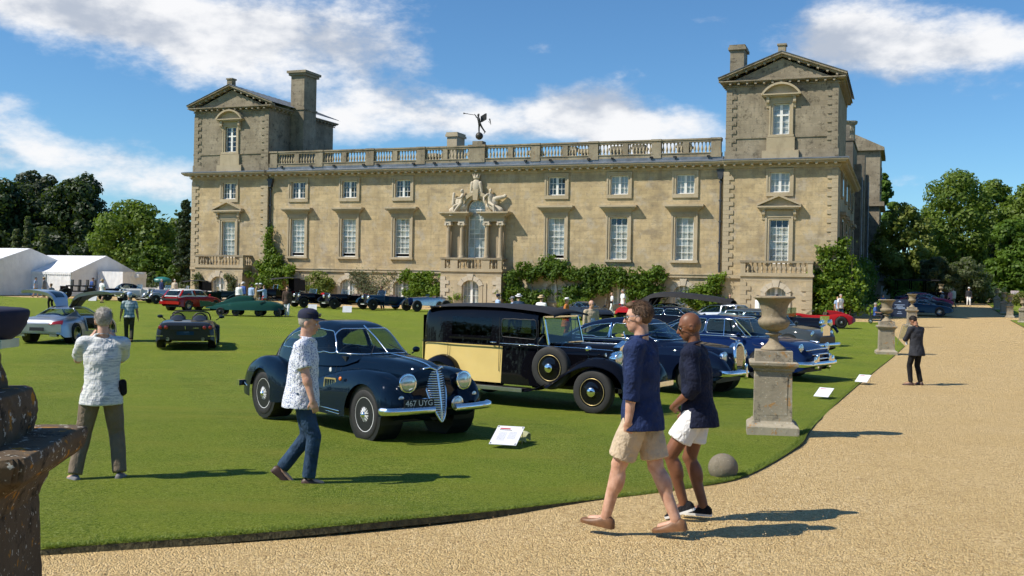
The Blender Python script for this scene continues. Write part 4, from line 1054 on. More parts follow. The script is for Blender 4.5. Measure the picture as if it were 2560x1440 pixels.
# ================================================================== urns on pedestals
m_stone('stone_urn', (.23,.185,.12), (.36,.30,.205), False, grime=.9, gcol=(.085,.07,.05), speck=.7, lichen=.25, fine=3.)
m_stone('stone_ped', (.26,.225,.165), (.40,.355,.27), False, grime=.8, gcol=(.085,.075,.06), speck=.8, lichen=.6, fine=2.6)
m_stone('stone_shaded', (.075,.053,.034), (.155,.112,.072), False, grime=1., gcol=(.014,.012,.010), speck=.9, lichen=.9, fine=3.)  # lichened pedestal stone, base colour darkened to stand in for shade
def urn_meshes(seg=48, hi=True):
    prof = spline([(.16,0),(.21,.0),(.22,.03),(.17,.07),(.10,.13),(.075,.2),(.085,.235),(.14,.25),(.14,.27),(.09,.285),(.10,.31),(.2,.345),(.265,.41),(.275,.47),(.235,.515),(.22,.54),(.225,.62),(.245,.7),(.285,.77),(.345,.82),(.37,.83),(.365,.855),(.33,.86),(.27,.8),(.22,.7),(.2,.5),(.02,.48)], 70 if hi else 34)
    rows = []
    for r, z in prof:
        row = []
        for k in range(seg):
            a = 2*pi*k/seg; rr = r
            if .31 < z < .50 and r > .18: rr = r*(1+.05*abs(math.sin(a*seg/8 if seg < 48 else a*9))-.02)
            if .54 < z < .66 and r > .2: rr = r*(1+.018*math.sin(a*14)*math.sin((z-.54)/.12*pi))
            row.append((rr*math.cos(a), rr*math.sin(a), z))
        rows.append(row)
    return MB().grid(rows, True, True, False)
def pedestal_mb():
    out = {}
    out['base'] = MB().prism([(-.46,0),(.46,0),(.46,.12),(.40,.15),(.37,.2),(-.37,.2),(-.40,.15),(-.46,.12)], 'y', -.46, .46)
    b = MB()
    def ring(z, w):
        w *= .86
        return [(-w,-w,z),(w,-w,z),(w,w,z),(-w,w,z)]
    b.grid([ring(z, w) for z, w in [(-.1,.46),(.12,.46),(.14,.44),(.17,.385),(.2,.36)]], True, True, True); out['base'] = b
    out['shaft'] = MB().grid([ring(z, w) for z, w in [(.2,.345),(.21,.34),(.98,.325)]], True, True, True).box((-.21,-.294,.3),(.21,-.275,.9)).box((.275,-.21,.3),(.290,.21,.9)).box((-.290,-.21,.3),(-.275,.21,.9))
    out['cap'] = MB().grid([ring(z, w) for z, w in [(.98,.325),(1.0,.36),(1.03,.365),(1.06,.41),(1.08,.43),(1.12,.435),(1.14,.40)]], True, True, True)
    out['block'] = MB().grid([ring(z, w) for z, w in [(1.14,.335),(1.3,.33)]], True, True, True)
    return out
URN = urn_meshes().mesh('urn', 'stone_urn', True); URNL = urn_meshes(20, False).mesh('urn', 'stone_urn', True)
PED = {k: v.mesh(k, 'stone_ped') for k, v in pedestal_mb().items()}
def urn_on_pedestal(label, p, rz, s=1., hi=False):
    t = empty('urn_pedestal', p, rz, label, 'pedestal', 'stone pedestals along the drive')
    t.scale = (s, s, s)
    for k, me in PED.items(): link(k, me, t)
    u = empty('stone_urn', p+Vector((0,0,1.3*s)), rz, label.replace('pedestal', 'urn on the pedestal', 1) if 'pedestal' in label else 'urn: '+label, 'urn', 'stone urns along the drive')
    u.scale = (s, s, s); o = link('bowl', URN if hi else URNL, u); o.scale = (.88,.88,1.)
PW = 1.0
p = at(1945, 1092); urn_on_pedestal('large lichened stone pedestal standing at the corner of the lawn', Vector((p.x, p.y+.35, gz(p.x, p.y)+.02)), rad(-12), .93, True)
p = at(2215, 885); p = atd(2215, 885, 37.5); urn_on_pedestal('stone pedestal in the lawn just left of the man in black', on(p.x, p.y), rad(-14), .93, True)
p = atd(2279, 822, 62); urn_on_pedestal('stone pedestal half hidden behind the man in black', on(p.x, p.y), rad(-14), .93)
for px, py, sc, lab in ((2352,762,.95,'thin stone pedestal at the tail of the parked cars'),(2557,808,.82,'stone pedestal cut by the right edge of the picture'),(2524,794,.82,'nearest full stone pedestal of the side lawn row'),(2509,785,.82,'stone pedestal just behind the nearest of the side row'),(2492,775,.85,'third stone pedestal of the side lawn row'),(2476,757,.85,'fourth stone pedestal of the side lawn row'),(2462,749,.85,'fifth stone pedestal by the grey bin'),(2440,746,.85,'last stone pedestal at the end of the drive')):
    p = at(px, py); urn_on_pedestal(lab, p, rad(-20), sc)
# stone ball
p = at(1812, 1197); t = empty('stone_ball', p, 0, 'round grey stone ball at the edge of the lawn', 'stone ball')
m_stone('stone_ballm', (.17,.145,.105), (.27,.24,.18), False, grime=.8, gcol=(.08,.07,.05), speck=.7, fine=4., lichen=.15)
MB().ell((0,.1,.105), (.165,.165,.157), None, 32, 20).build('ball', 'stone_ballm', t, smooth=True)
# foreground pedestal with lichen, its shade put into the stone colour
t = empty('broken_pedestal', (-2.50, 4.5, 0), rad(8), 'lichen covered broken pedestal with shade darkened stone at the left edge of the picture', 'pedestal')
from mathutils import noise as mnoise
def rock(name, prof, sd, nz=26, k=26, amp=.02):
    """weathered square block: profile of (z, half width), surface broken by noise"""
    f = fn([(i, p[0]) for i, p in enumerate(prof)]); g = fn([(i, p[1]) for i, p in enumerate(prof)]); rows = []
    for i in range(nz):
        tt = i/(nz-1)*(len(prof)-1); j = min(int(tt), len(prof)-2); u_ = tt-j
        z = prof[j][0]+(prof[j+1][0]-prof[j][0])*u_; w = prof[j][1]+(prof[j+1][1]-prof[j][1])*u_; row = []
        for a_, b_ in (((-1,-1),(1,-1)),((1,-1),(1,1)),((1,1),(-1,1)),((-1,1),(-1,-1))):
            for q in range(k):
                e = q/k; x = a_[0]+(b_[0]-a_[0])*e; y = a_[1]+(b_[1]-a_[1])*e
                v = Vector((x*w*9+sd, y*w*9, z*9)); n_ = mnoise.fractal(v, .9, 2.1, 4)*.6+abs(mnoise.noise(v*.4))*-.9
                ed = max(abs(x), abs(y)); cor = min(abs(x), abs(y)); m_ = 1+amp/w*n_-(.04 if cor > .94 else 0.)
                row.append((x*w*m_, y*w*m_, z+amp*.5*mnoise.noise(v*.7)))
        rows.append(row)
    MB().grid(rows, True, True, True).build(name, 'stone_shaded', t, auto=70)
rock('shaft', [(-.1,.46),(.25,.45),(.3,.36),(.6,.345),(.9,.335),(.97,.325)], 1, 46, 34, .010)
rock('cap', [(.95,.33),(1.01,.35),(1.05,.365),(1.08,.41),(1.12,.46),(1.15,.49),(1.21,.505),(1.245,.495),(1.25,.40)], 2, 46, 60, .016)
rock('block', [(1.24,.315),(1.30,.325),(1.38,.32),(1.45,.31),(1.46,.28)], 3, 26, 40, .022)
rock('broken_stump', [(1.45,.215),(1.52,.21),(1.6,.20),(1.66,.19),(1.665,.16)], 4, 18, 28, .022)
pm('navy_cloth', (.012,.016,.045), .85, var=.2, bump=.3, bscale=140, bdist=.004)
pm('pale_plastic', (.45,.55,.45), .4)
b = empty('navy_bag', (-2.29, 4.42, 1.665), 0, 'navy blue cloth bag resting on the broken pedestal', 'bag')
MB().grid([[(math.cos(a)*w, math.sin(a)*w*.7, z) for a in [2*pi*k/28 for k in range(28)]] for z, w in [(.035,.13),(.06,.165),(.10,.19),(.14,.202),(.155,.204),(.165,.198),(.172,.17),(.176,.1)]], True, True, True).build('body', 'navy_cloth', b, auto=50)
MB().box((-.12,-.08,0),(.13,.08,.036)).build('base', 'pale_plastic', b)

# ================================================================== buildings far right
t = empty('outbuilding', (*atd(2275, 720, 118).xy, gz(50, 112)-.2), rad(-8), 'low stone outbuilding with a slate roof among the trees', 'building')
MB().box((-4.5,0,0),(4.5,6,2.6)).build('wall', 'stone_trim', t)
MB().prism([(-.4,2.5),(6.4,2.5),(3,4.35)], 'x', -4.9, 4.9).build('roof', 'slate', t)
MB().box((-3.2,-.06,0),(-2.2,.02,2.0)).build('door', 'white_wood', t)
t = empty('pavilion', (*atd(2540, 735, 134).xy, gz(60, 134)+.3), rad(-10), 'low cream pavilion with a grey flat hipped roof behind the hedge', 'building'); t.scale = (1.3,)*3
MB().box((-3.6,0,0),(9,6,1.7)).build('wall', 'stone_pale', t)
MB().grid([[(-4.4,-.8,1.7),(9.5,-.8,1.7),(9.5,6.8,1.7),(-4.4,6.8,1.7)],[(-1.2,2.2,2.75),(9.5,2.2,2.75),(9.5,3.8,2.75),(-1.2,3.8,2.75)]], True, True, True).build('roof', 'lead', t)
for k in range(4): MB().box((-3+k*2.2,-.03,.5),(-2+k*2.2,.01,1.4)).build('window', 'dark_glass', t)
t = empty('garden_wall', hl(34, 66, -.1), -TH, 'stone garden wall with piers beyond the house', 'wall')
MB().box((0,0,0),(9,.5,3.6)).build('wall', 'stone_flank_pale', t)
for k in range(4): MB().box((k*2.6,-.15,0),(k*2.6+.7,.65,4.4)).build('pier', 'stone_flank_pale', t)
# ================================================================== cars
paint('paint_navy', (.003,.009,.021)); paint('paint_black', (.004,.004,.006)); paint('paint_yellow', (.66,.50,.19), .4); paint('paint_blue', (.004,.013,.06))
paint('paint_midnight', (.004,.008,.024)); paint('paint_silver', (.42,.45,.5), .3, .75); paint('paint_carbon', (.022,.028,.038), .3); paint('paint_red', (.32,.012,.012)); paint('paint_green', (.012,.05,.035), .4)
paint('paint_grey', (.045,.055,.06)); paint('paint_ivory', (.62,.62,.58)); paint('paint_white', (.75,.75,.72)); paint('paint_teal', (.01,.035,.07)); paint('paint_pink', (.35,.03,.07)); paint('paint_dkgreen', (.01,.02,.016))
pm('wheel_silver', (.80,.81,.82), .3, .15, var=.05)
pm('polished', (.62,.60,.54), .22, 1., var=.1)
pm('black_fabric', (.012,.012,.014), .85, var=.25, bump=.3, bscale=60); pm('leather', (.05,.03,.02), .5, var=.2); pm('leather_green', (.22,.33,.03), .5, var=.2); pm('leather_black', (.015,.015,.016), .45)
pm('lamp_lens', (.75,.76,.72), .12, .6, var=.1, scale=30); pm('lamp_red', (.30,.012,.012), .2, coat=1.); pm('lamp_orange', (.7,.18,.02), .25); pm('plate_black', (.01,.01,.01), .5); pm('plate_white', (.75,.75,.73), .5)
pm('paper', (.72,.74,.80), .6, var=.03); pm('print_red', (.45,.03,.05), .6); pm('print_grey', (.3,.32,.36), .7); pm('print_black', (.03,.03,.035), .6); pm('gold_line', (.62,.48,.22), .35, .6)
TEXTS = []
def text(name, s, size, parent, M, mat, extrude=.001, align='CENTER'):
    c = bpy.data.curves.new(name, 'FONT'); c.body = s; c.size = size; c.extrude = extrude; c.align_x = align; c.align_y = 'CENTER'; c.resolution_u = 3
    c.materials.append(MATS[mat]); o = link(name, c, parent, M=M); TEXTS.append(o); return o
def facing(p, fwd, up=(0,0,1)):
    """matrix whose local z is fwd, local y is up"""
    z = Vector(fwd).normalized(); x = Vector(up).cross(z).normalized(); y = z.cross(x)
    return Matrix(((x.x,y.x,z.x,p[0]),(x.y,y.y,z.y,p[1]),(x.z,y.z,z.z,p[2]),(0,0,0,1)))
SIDES = {'door', 'front_door', 'rear_door', 'rear_quarter', 'front_window', 'side_window', 'quarter_window'}
TRIM = {'windscreen': ('windscreen_trim', .011, 'chrome'), 'side_window': ('window_trim', .009, 'chrome'), 'rear_window': ('window_trim', .009, 'chrome'), 'front_window': ('window_trim', .008, 'black_trim'), 'door': ('door_seam', .0045, 'black_trim'), 'bonnet': ('bonnet_seam', .004, 'black_trim'), 'boot_lid': ('boot_seam', .005, 'black_trim')}
class Car:
    def __init__(s, name, label, x, y, h, sc=1., cat='car', group=None, z=None):
        s.r = empty(name, (x, y, (gz(x, y) if z is None else z)+.04), rad(h), label, cat, group); s.r.scale = (sc,)*3
    def loft(s, xs, w, zt, zb, yc=0., p=.5, q=.6, tum=0., n=80, m=40, cls=None, groups=(('body', 'paint_black'),), half=False, zmid=None, parent=None, y2=None):
        """superelliptic loft; functions of x given as point lists. tum = tumblehome at the top"""
        X = np.linspace(xs[0], xs[1], n)
        # ease the stations towards the ends
        tt = np.linspace(0, 1, n); X = xs[0]+(xs[1]-xs[0])*(tt-.12*np.sin(2*pi*tt)/(2*pi)*1.0)
        W, T, B = fn(w)(X), fn(zt)(X), fn(zb)(X); YC = fn(yc)(X) if hasattr(yc, '__len__') else np.full(n, yc)
        th = np.linspace(0, pi, m); c, sn = np.cos(th), np.sin(th)
        u = np.sign(c)*np.abs(c)**p; v = np.abs(sn)**q
        S = np.zeros((n, m, 3)); S[:, :, 0] = X[:, None]
        S[:, :, 1] = YC[:, None]+W[:, None]*u[None]*(1-tum*v[None])
        S[:, :, 2] = B[:, None]+(T-B)[:, None]*v[None]
        return s.surf(S, cls, groups, parent)
    def surf(s, S, cls, groups, parent=None, flip=False):
        n, m, _ = S.shape
        a, b, c, d = S[:-1, :-1], S[:-1, 1:], S[1:, 1:], S[1:, :-1]
        C = ((a+b+c+d)/4).reshape(-1, 3); Nr = np.cross(c-a, d-b).reshape(-1, 3); Nr /= np.linalg.norm(Nr, axis=1)[:, None]+1e-9
        SNAP.clear(); ids = np.zeros(len(C), int) if cls is None else cls(C, Nr)
        ii = np.arange(n*m).reshape(n, m); Q = np.stack([ii[:-1, :-1], ii[:-1, 1:], ii[1:, 1:], ii[1:, :-1]], -1).reshape(-1, 4)
        V = S.reshape(-1, 3).copy(); out = {}
        if SNAP:
            kept = np.zeros(n*m, bool); drop = np.zeros(n*m, bool); kept[Q[ids >= 0].ravel()] = True; drop[Q[ids < 0].ravel()] = True; bd = kept & drop
            for xw, zw, ra, yin in SNAP:
                dx, dz = V[:, 0]-xw, V[:, 2]-zw; dd = np.sqrt(dx*dx+dz*dz)+1e-9; q = bd & (np.abs(dd-ra) < .07) & (np.abs(V[:, 1]) > yin-.1)
                V[q, 0] = xw+dx[q]/dd[q]*ra; V[q, 2] = zw+dz[q]/dd[q]*ra
        for k, (nm, mt) in enumerate(groups):
          sel = ids == k
          if not sel.any(): continue
          for sel in ([sel & (C[:, 1] > 0), sel & (C[:, 1] <= 0)] if nm in SIDES else [sel]):
            f = Q[sel]
            if not len(f): continue
            uq, inv = np.unique(f, return_inverse=True)
            mb = MB(); mb.v = [tuple(p) for p in V[uq]]; mb.f = [tuple(t) for t in inv.reshape(-1, 4)]
            if k == 0:
                for ri, row in enumerate((S[0], S[-1])):
                    if not (nm == 'body' and groups[-1][0] == 'front_window' and ri == 0) and np.ptp(row[:, 1]) > .2 and np.ptp(row[:, 2]) > .12: mb.add([tuple(q) for q in row], [tuple(range(m))])
            ob = mb.build(nm, mt, parent or s.r, smooth=True)
            tm = TRIM.get(nm, None) if getattr(s, 'trim', True) else None
            if tm: s.edge_trim(V[uq], inv.reshape(-1, 4), *tm)
            out[nm] = ob
        return out
    def edge_trim(s, V, F4, name, r, mat):
        cnt = {}
        for f in F4:
            for i in range(4):
                e = (int(f[i]), int(f[(i+1) % 4])); k = (min(e), max(e)); cnt[k] = cnt.get(k, 0)+1
        adj = {}
        for (a, b), n in cnt.items():
            if n == 1: adj.setdefault(a, []).append(b); adj.setdefault(b, []).append(a)
        seen = set()
        for st in list(adj):
            if st in seen: continue
            loop = [st]; seen.add(st); cur = st
            while True:
                nx = [q for q in adj[cur] if q not in seen]
                if not nx: break
                cur = nx[0]; seen.add(cur); loop.append(cur)
            if len(loop) < 12: continue
            P = V[loop].astype(float); cl = loop[0] in adj[loop[-1]]
            for it in range(7):
                Q = (np.roll(P, 1, 0)+np.roll(P, -1, 0)+2*P)/4
                if not cl: Q[0], Q[-1] = P[0], P[-1]
                P = Q
            P = P[::max(1, len(P)//90)]
            if cl: P = np.vstack([P, P[:1]])
            s.add(name, MB().tube([tuple(q) for q in P], r, 6, False), mat, smooth=True)
    def add(s, name, mb, mat, parent=None, **k): return mb.build(name, mat, parent or s.r, **k)
    def wheel(s, x, y, r, wd=.16, style='disc', rim='chrome', hub='chrome', disc='paint_black', rr=.62, line=None, wy=None):
        side = 1 if y > 0 else -1
        w = part('wheel', s.r); w.location = (x, y, r)
        t = MB(); k = r*rr
        t.lathe([(k,-wd*.42),(r*.9,-wd*.5),(r*.98,-wd*.36),(r,-wd*.15),(r,wd*.15),(r*.98,wd*.36),(r*.9,wd*.5),(k,wd*.42),(k,-wd*.42)], seg=36, axis='y')
        t.build('tyre', 'black_rubber', w, auto=60)
        o = -side  # lathe 'y' axis runs to -y
        if style == 'wire':
            MB().lathe([(k,-wd*.4),(k*.93,-wd*.42),(k*.9,-wd*.2),(k*.9,wd*.2),(k*.93,wd*.42),(k,wd*.4)], seg=36, axis='y').build('rim', rim, w, smooth=True)
            sp = MB()
            for i in range(32):
                a = 2*pi*i/32; b = a+(.35 if i % 2 else -.35)
                yo = side*(wd*.5 if i % 4 < 2 else -wd*.1)
                sp.bar((math.cos(b)*r*.11, yo, math.sin(b)*r*.11), (math.cos(a)*k*.92, side*wd*.12, math.sin(a)*k*.92), .014, .014)
            q = sp.build('spoke', rim, w); q['kind'] = 'stuff'
            MB().lathe([(r*.13,o*-wd*.4),(r*.14,o*wd*.3),(r*.12,o*wd*.55),(r*.05,o*wd*.7),(.001,o*wd*.72)], seg=16, axis='y').build('hub', hub, w, smooth=True)
            MB().lathe([(k*.9,o*-wd*.35),(.001,o*-wd*.35)], seg=20, axis='y').build('brake_drum', 'black_trim', w)
        elif style == 'alloy':
            MB().lathe([(k,-wd*.45),(k*.93,-wd*.47),(k*.9,0),(k*.9,wd*.3),(k*.93,wd*.47),(k,wd*.45)], seg=32, axis='y').build('rim', rim, w, smooth=True)
            sp = MB()
            for i in range(10):
                a = 2*pi*(i//2)/5+(.13 if i % 2 else -.13)
                sp.bar((math.cos(a)*r*.1, side*wd*.40, math.sin(a)*r*.1), (math.cos(a)*k*.93, side*wd*.36, math.sin(a)*k*.93), .035, .03, (0,1,0))
            sp.lathe([(r*.14,o*wd*.25),(r*.14,o*wd*.45),(.001,o*wd*.47)], seg=12, axis='y'); sp.build('spoke', rim, w)
            MB().lathe([(k*.88,o*.0),(.001,o*.0)], seg=20, axis='y').build('brake_drum', 'black_trim', w)
        else:
            MB().lathe([(k*1.01,o*wd*.30),(k,o*wd*.44),(k*.93,o*wd*.40),(k*.85,o*wd*.36),(k*.55,o*wd*.52),(k*.3,o*wd*.6),(.001,o*wd*.62)], seg=32, axis='y').build('wheel_disc', disc, w, smooth=True)
            MB().lathe([(k*.34,o*wd*.58),(k*.32,o*wd*.72),(k*.22,o*wd*.8),(.001,o*wd*.84)], seg=20, axis='y').build('hub', hub, w, smooth=True)
            if line: MB().tube([(math.cos(2*pi*i/40)*k*.90, side*wd*.42, math.sin(2*pi*i/40)*k*.90) for i in range(41)], .006, 5, False).build('coach_line', line, w, smooth=True)
        return w
    def lamp(s, p, r, d=(1,0,0), body='chrome', lens='lamp_lens', depth=1.0, name='headlight'):
        h = part(name, s.r); h.matrix_local = facing(p, d)
        MB().lathe([(.001,-r*1.3*depth),(r*.45,-r*1.15*depth),(r*.85,-r*.6*depth),(r*.98,-r*.1),(r*1.03,0),(r*1.03,r*.08),(r*.92,r*.1)], seg=22).build('shell', body, h, smooth=True)
        MB().lathe([(r*.94,r*.06),(r*.7,r*.16),(r*.35,r*.22),(.001,r*.24)], seg=22).build('lens', lens, h, smooth=True)
        return h
    def tubeline(s, name, pts, r, mat, n=40, mirror=False, seg=6, parent=None):
        P = [tuple(q) for q in spline(pts, n)]
        m = MB().tube(P, r, seg)
        s.add(name, m, mat, parent, smooth=True)
        if mirror: s.add(name, MB().tube([(a, -b, c) for a, b, c in P], r, seg), mat, parent, smooth=True)
    def seat(s, x, y, w=.5, mat='leather', z=.35, h=.55):
        m = MB(); m.grid([[(x+a, y+(j/6-.5)*w, z+b+.03*math.cos((j/6-.5)*pi)) for j in range(7)] for a, b in [(.5,0),(.48,.14),(.1,.12),(-.02,.14),(-.14,h),(-.2,h+.02),(-.26,h-.05),(-.12,0)]]); s.add('seat', m, mat, smooth=True)
    def steering(s, x, y, z, r=.19):
        m = MB().tube([(x+.08*math.cos(a), y+r*math.sin(a), z+r*math.cos(a)) for a in [2*pi*k/20 for k in range(21)]], .013, 6, False).bar((x,y-r,z),(x,y+r,z),.02,.02)
        m.bar((x,y,z),(x+.4,y,z-.2),.03,.03); s.add('steering_wheel', m, 'black_trim')
SNAP = []
def arch_cut(C, ids, wheels, ra, yin, drop=-1, zmax=9):
    SNAP.extend((xw, zw, ra, yin) for xw, zw in wheels)
    for xw, zw in wheels: ids[((C[:, 0]-xw)**2+(C[:, 2]-zw)**2 < ra*ra) & (np.abs(C[:, 1]) > yin) & (C[:, 2] < zmax)] = drop
    return ids
def inpoly(px, pz, poly):
    r = np.zeros(len(px), bool); n = len(poly)
    for i in range(n):
        x1, z1 = poly[i]; x2, z2 = poly[(i+1) % n]
        c = ((z1 > pz) != (z2 > pz)) & (px < (x2-x1)*(pz-z1)/(z2-z1+1e-12)+x1); r ^= c
    return r

# ---- the navy coupe in front
def navy_coupe():
    c = Car('vintage_coupe', 'glossy navy blue 1940s coupe with a tall chrome grille, nearest car on the lawn', -2.29, 15.31, -50.)
    P = 'paint_navy'
    def cb(C, N_):
        i = np.zeros(len(C), int)
        i[inpoly(C[:,0], C[:,2], [(.40,.30),(.42,1.2),(-.78,1.2),(-.80,.30)]) & (np.abs(C[:,1]) > .42)] = 1
        i[(C[:,0] > .52) & (C[:,2] > .80)] = 2
        i[(C[:,2] > .98) & (C[:,0] < .45) & (C[:,0] > -1.4) & (np.abs(C[:,1]) < .50)] = -1
        return arch_cut(C, i, ((1.475,.345),(-1.475,.345)), .40, .42)
    c.loft((2.02,-2.5), [(-2.5,.10),(-2.3,.30),(-2.0,.50),(-1.4,.68),(-.6,.745),(0,.735),(.5,.66),(1.0,.54),(1.5,.40),(1.85,.27),(1.97,.17),(2.02,.08)],
           [(-2.5,.42),(-2.3,.62),(-1.9,.86),(-1.4,1.0),(-.6,1.05),(.4,1.075),(1.0,1.07),(1.5,1.04),(1.8,.99),(1.95,.93),(2.02,.85)],
           [(-2.5,.36),(-2.2,.28),(-1,.26),(1,.28),(1.8,.34),(2.02,.5)], 0, .30, .42, .10, 150, 70, cb, (('body',P),('door',P),('bonnet',P)))
    for s in (-1, 1):
        f = 'front_wing'
        def cf(C, N_): return arch_cut(C, np.zeros(len(C), int), ((1.475,.345),), .41, .60, zmax=.95)
        c.loft((2.13,-.55), [(-.55,.04),(-.2,.12),(.3,.19),(.9,.235),(1.475,.255),(1.9,.25),(2.05,.2),(2.13,.07)],
               [(-.55,.50),(-.2,.62),(.3,.78),(.9,.90),(1.3,.935),(1.6,.915),(1.9,.80),(2.05,.66),(2.13,.52)], [(-.55,.34),(0,.26),(.9,.27),(1.9,.36),(2.13,.45)],
               [(-.55,s*.71),(-.2,s*.67),(.3,s*.64),(.9,s*.615),(1.475,s*.60),(1.9,s*.57),(2.13,s*.52)], .55, .62, .06, 100, 40, cf, ((f,P),))
        def cr(C, N_): return arch_cut(C, np.zeros(len(C), int), ((-1.475,.345),), .40, .62, zmax=.72)
        c.loft((-.55,-2.55), [(-2.55,.05),(-2.4,.16),(-2.0,.22),(-1.475,.245),(-1.0,.20),(-.7,.12),(-.55,.04)],
               [(-2.55,.45),(-2.4,.62),(-2.0,.83),(-1.5,.93),(-1.1,.88),(-.75,.72),(-.55,.55)], [(-2.55,.36),(-2.2,.27),(-1,.26),(-.55,.32)],
               [(-2.55,s*.48),(-2.0,s*.58),(-1.475,s*.63),(-.55,s*.71)], .55, .62, .06, 80, 36, cr, (('rear_wing',P),))
        # wheel wells
        for xw in (1.475, -1.475): c.add('wheel_well', MB().lathe([(.40,0),(.40,.36),(.02,.36)] if s > 0 else [(.02,-.36),(.40,-.36),(.40,0)], (xw, s*.78, .36), 20, 'y'), 'black_trim')
        # bonnet side louvre panel, trim
        lv = part('side_vent', c.r); yv = s*.775
        F_ = [(.42,.52),(.78,.53),(.76,.76),(.46,.75)]
        for a, b in zip(F_, F_[1:]+F_[:1]): MB().bar((a[0],yv+s*.028,a[1]),(b[0],yv+s*.028,b[1]),.018,.02).build('vent_frame', 'gold_line', lv)
        for k in range(5): x = .47+.065*k; MB().bar((x,yv+s*.022,.54),(x+.0,yv+s*.022,.74),.035,.02).build('louvre', 'steel', lv)
        c.tubeline('side_trim', [(.95,s*.86,.34),(.3,s*.82,.345),(-.4,s*.80,.35)], .009, 'chrome', 20); c.tubeline('side_trim', [(.95,s*.86,.30),(.3,s*.82,.305),(-.4,s*.80,.31)], .007, 'chrome', 20)
        c.tubeline('side_trim', [(-2.0,s*.80,.42),(-2.3,s*.70,.44),(-2.5,s*.54,.46)], .009, 'chrome', 16)
        c.lamp((2.02,s*.46,.79), .130, (1,s*.06,.04), 'chrome', depth=1.3); c.lamp((2.14,s*.27,.50), .100, (1,s*.04,0), 'chrome', 'lamp_lens', .7, 'fog_lamp'); c.lamp((2.08,s*.60,.60), .04, (1,s*.1,0), 'chrome', name='side_lamp')
        c.tubeline('door_handle', [(-.62,s*.765,.95),(-.55,s*.79,.955),(-.48,s*.765,.95)], .012, 'chrome', 10)
        c.add('turn_signal', MB().ell((.95,s*.845,.78),(.035,.02,.03)), 'lamp_orange', smooth=True)
        c.add('bumper', MB().grid([[(x+dx, s*y, z) for dx, z in ((0,.40),(.05,.41),(.065,.45),(.05,.49),(0,.50))] for x, y, z in [(float(a), float(b), 0) for a, b in spline([(2.02,.88),(2.10,.84),(2.17,.6),(2.20,.17)], 20)]]), 'chrome', smooth=True)
        c.add('bumper_end', MB().ell((2.03,s*.875,.45),(.06,.025,.05)), 'chrome', smooth=True)
        c.add('rear_bumper', MB().bar((-2.45,s*.75,.42),(-2.6,s*.15,.42),.06,.09), 'chrome')
    # cabin
    ws = (.80,-2.38)
    side1 = [(.36,1.085),(.26,1.25),(.10,1.385),(-.28,1.405),(-.60,1.385),(-.62,1.085)]; side2 = [(-.70,1.085),(-.70,1.375),(-1.02,1.30),(-1.30,1.16),(-1.32,1.085)]
    def cc(C, N_):
        i = np.zeros(len(C), int)
        ay = np.abs(C[:,1])
        front = (N_[:,0]*np.sign(N_[:,0]) > 0) & (C[:,0] > .14)
        i[(C[:,0] > .16) & (C[:,2] > 1.085) & (C[:,2] < 1.42) & (ay < .56)] = 1
        sd = ay > .44
        i[inpoly(C[:,0], C[:,2], side1) & sd] = 2; i[inpoly(C[:,0], C[:,2], side2) & sd] = 3
        i[((C[:,0]+1.52)**2/.16**2+(C[:,1])**2/.34**2 < 1) & (C[:,2] > .9)] = 4
        return i
    c.loft(ws, [(-2.38,.10),(-2.1,.34),(-1.7,.50),(-1.2,.62),(-.5,.69),(.1,.66),(.5,.60),(.8,.50)],
           [(-2.38,.60),(-2.1,.84),(-1.7,1.14),(-1.3,1.36),(-.8,1.49),(-.35,1.525),(.0,1.49),(.22,1.42),(.5,1.24),(.8,1.06)], [(-2.38,.45),(-1.5,.82),(.55,.92),(.8,1.0)], 0, .36, .60, .22, 170, 90, cc,
           (('roof',P),('windscreen','car_glass'),('side_window','car_glass'),('side_window','car_glass'),('rear_window','car_glass')))
    # chrome: windscreen frame, centre bar
    c.tubeline('windscreen_bar', [(.84,0,1.09),(.52,0,1.29),(.17,0,1.46)], .011, 'chrome', 14)
    for s in (-1, 1): c.add('wiper', MB().bar((.86,s*.3,1.09),(.66,s*.12,1.215),.01,.01), 'black_trim')
    c.tubeline('bonnet_strip', [(.9,0,1.095),(1.4,0,1.062),(1.75,0,1.02),(1.93,0,.96)], .010, 'chrome', 24)
    # grille: heart-topped shield leaning back
    def gp(t, w):  # t 0 bottom..1 top, w in -1..1
        zz = .27+.70*t; hw = .005+.165*math.sin(min(1., t*1.18)*pi*.5)**.75; return (2.16-.14*t**1.5-.10*(w*hw/.17)**2, w*hw, zz)
    out = [gp(t, -1) for t in np.linspace(0, .96, 20)]+[(gp(.985,-.85)[0],gp(.985,-.85)[1],gp(1,0)[2]-.0),(gp(1,-.5)[0],gp(1,-.5)[1],gp(1,0)[2]+.015),(gp(.98,0)[0],0,gp(.97,0)[2]),(gp(1,.5)[0],gp(1,.5)[1],gp(1,0)[2]+.015),(gp(.985,.85)[0],gp(.985,.85)[1],gp(1,0)[2])]+[gp(t, 1) for t in np.linspace(.96, 0, 20)]
    g = part('grille', c.r)
    MB().tube(out, .017, 8, False).build('surround', 'chrome', g, smooth=True)
    MB().tube([gp(t, 0) for t in np.linspace(.0, .98, 14)], .016, 8).build('centre_bar', 'chrome', g, smooth=True)
    slat = MB()
    for k in range(21):
        t = .06+.88*k/20
        for s in (-1, 1): slat.tube([gp(t, s*w) for w in (.04,.35,.7,.95)], 0.0105, 6)
    q = slat.build('slat', 'chrome', g, smooth=True); q['kind'] = 'stuff'
    MB().grid([[(gp(t,w)[0]-.05, gp(t,w)[1], gp(t,w)[2]) for w in (-1,-.6,0,.6,1)] for t in np.linspace(0,1,12)]).build('backing', 'black_trim', g)
    c.add('nose_panel', MB().grid([[(2.02-.02*k+.0*a, math.sin(a)*(.17+.10*k), .62+math.cos(a)*(.36+.0*k)) for a in [2*pi*j/24 for j in range(25)]] for k in range(5)]), P, smooth=True)
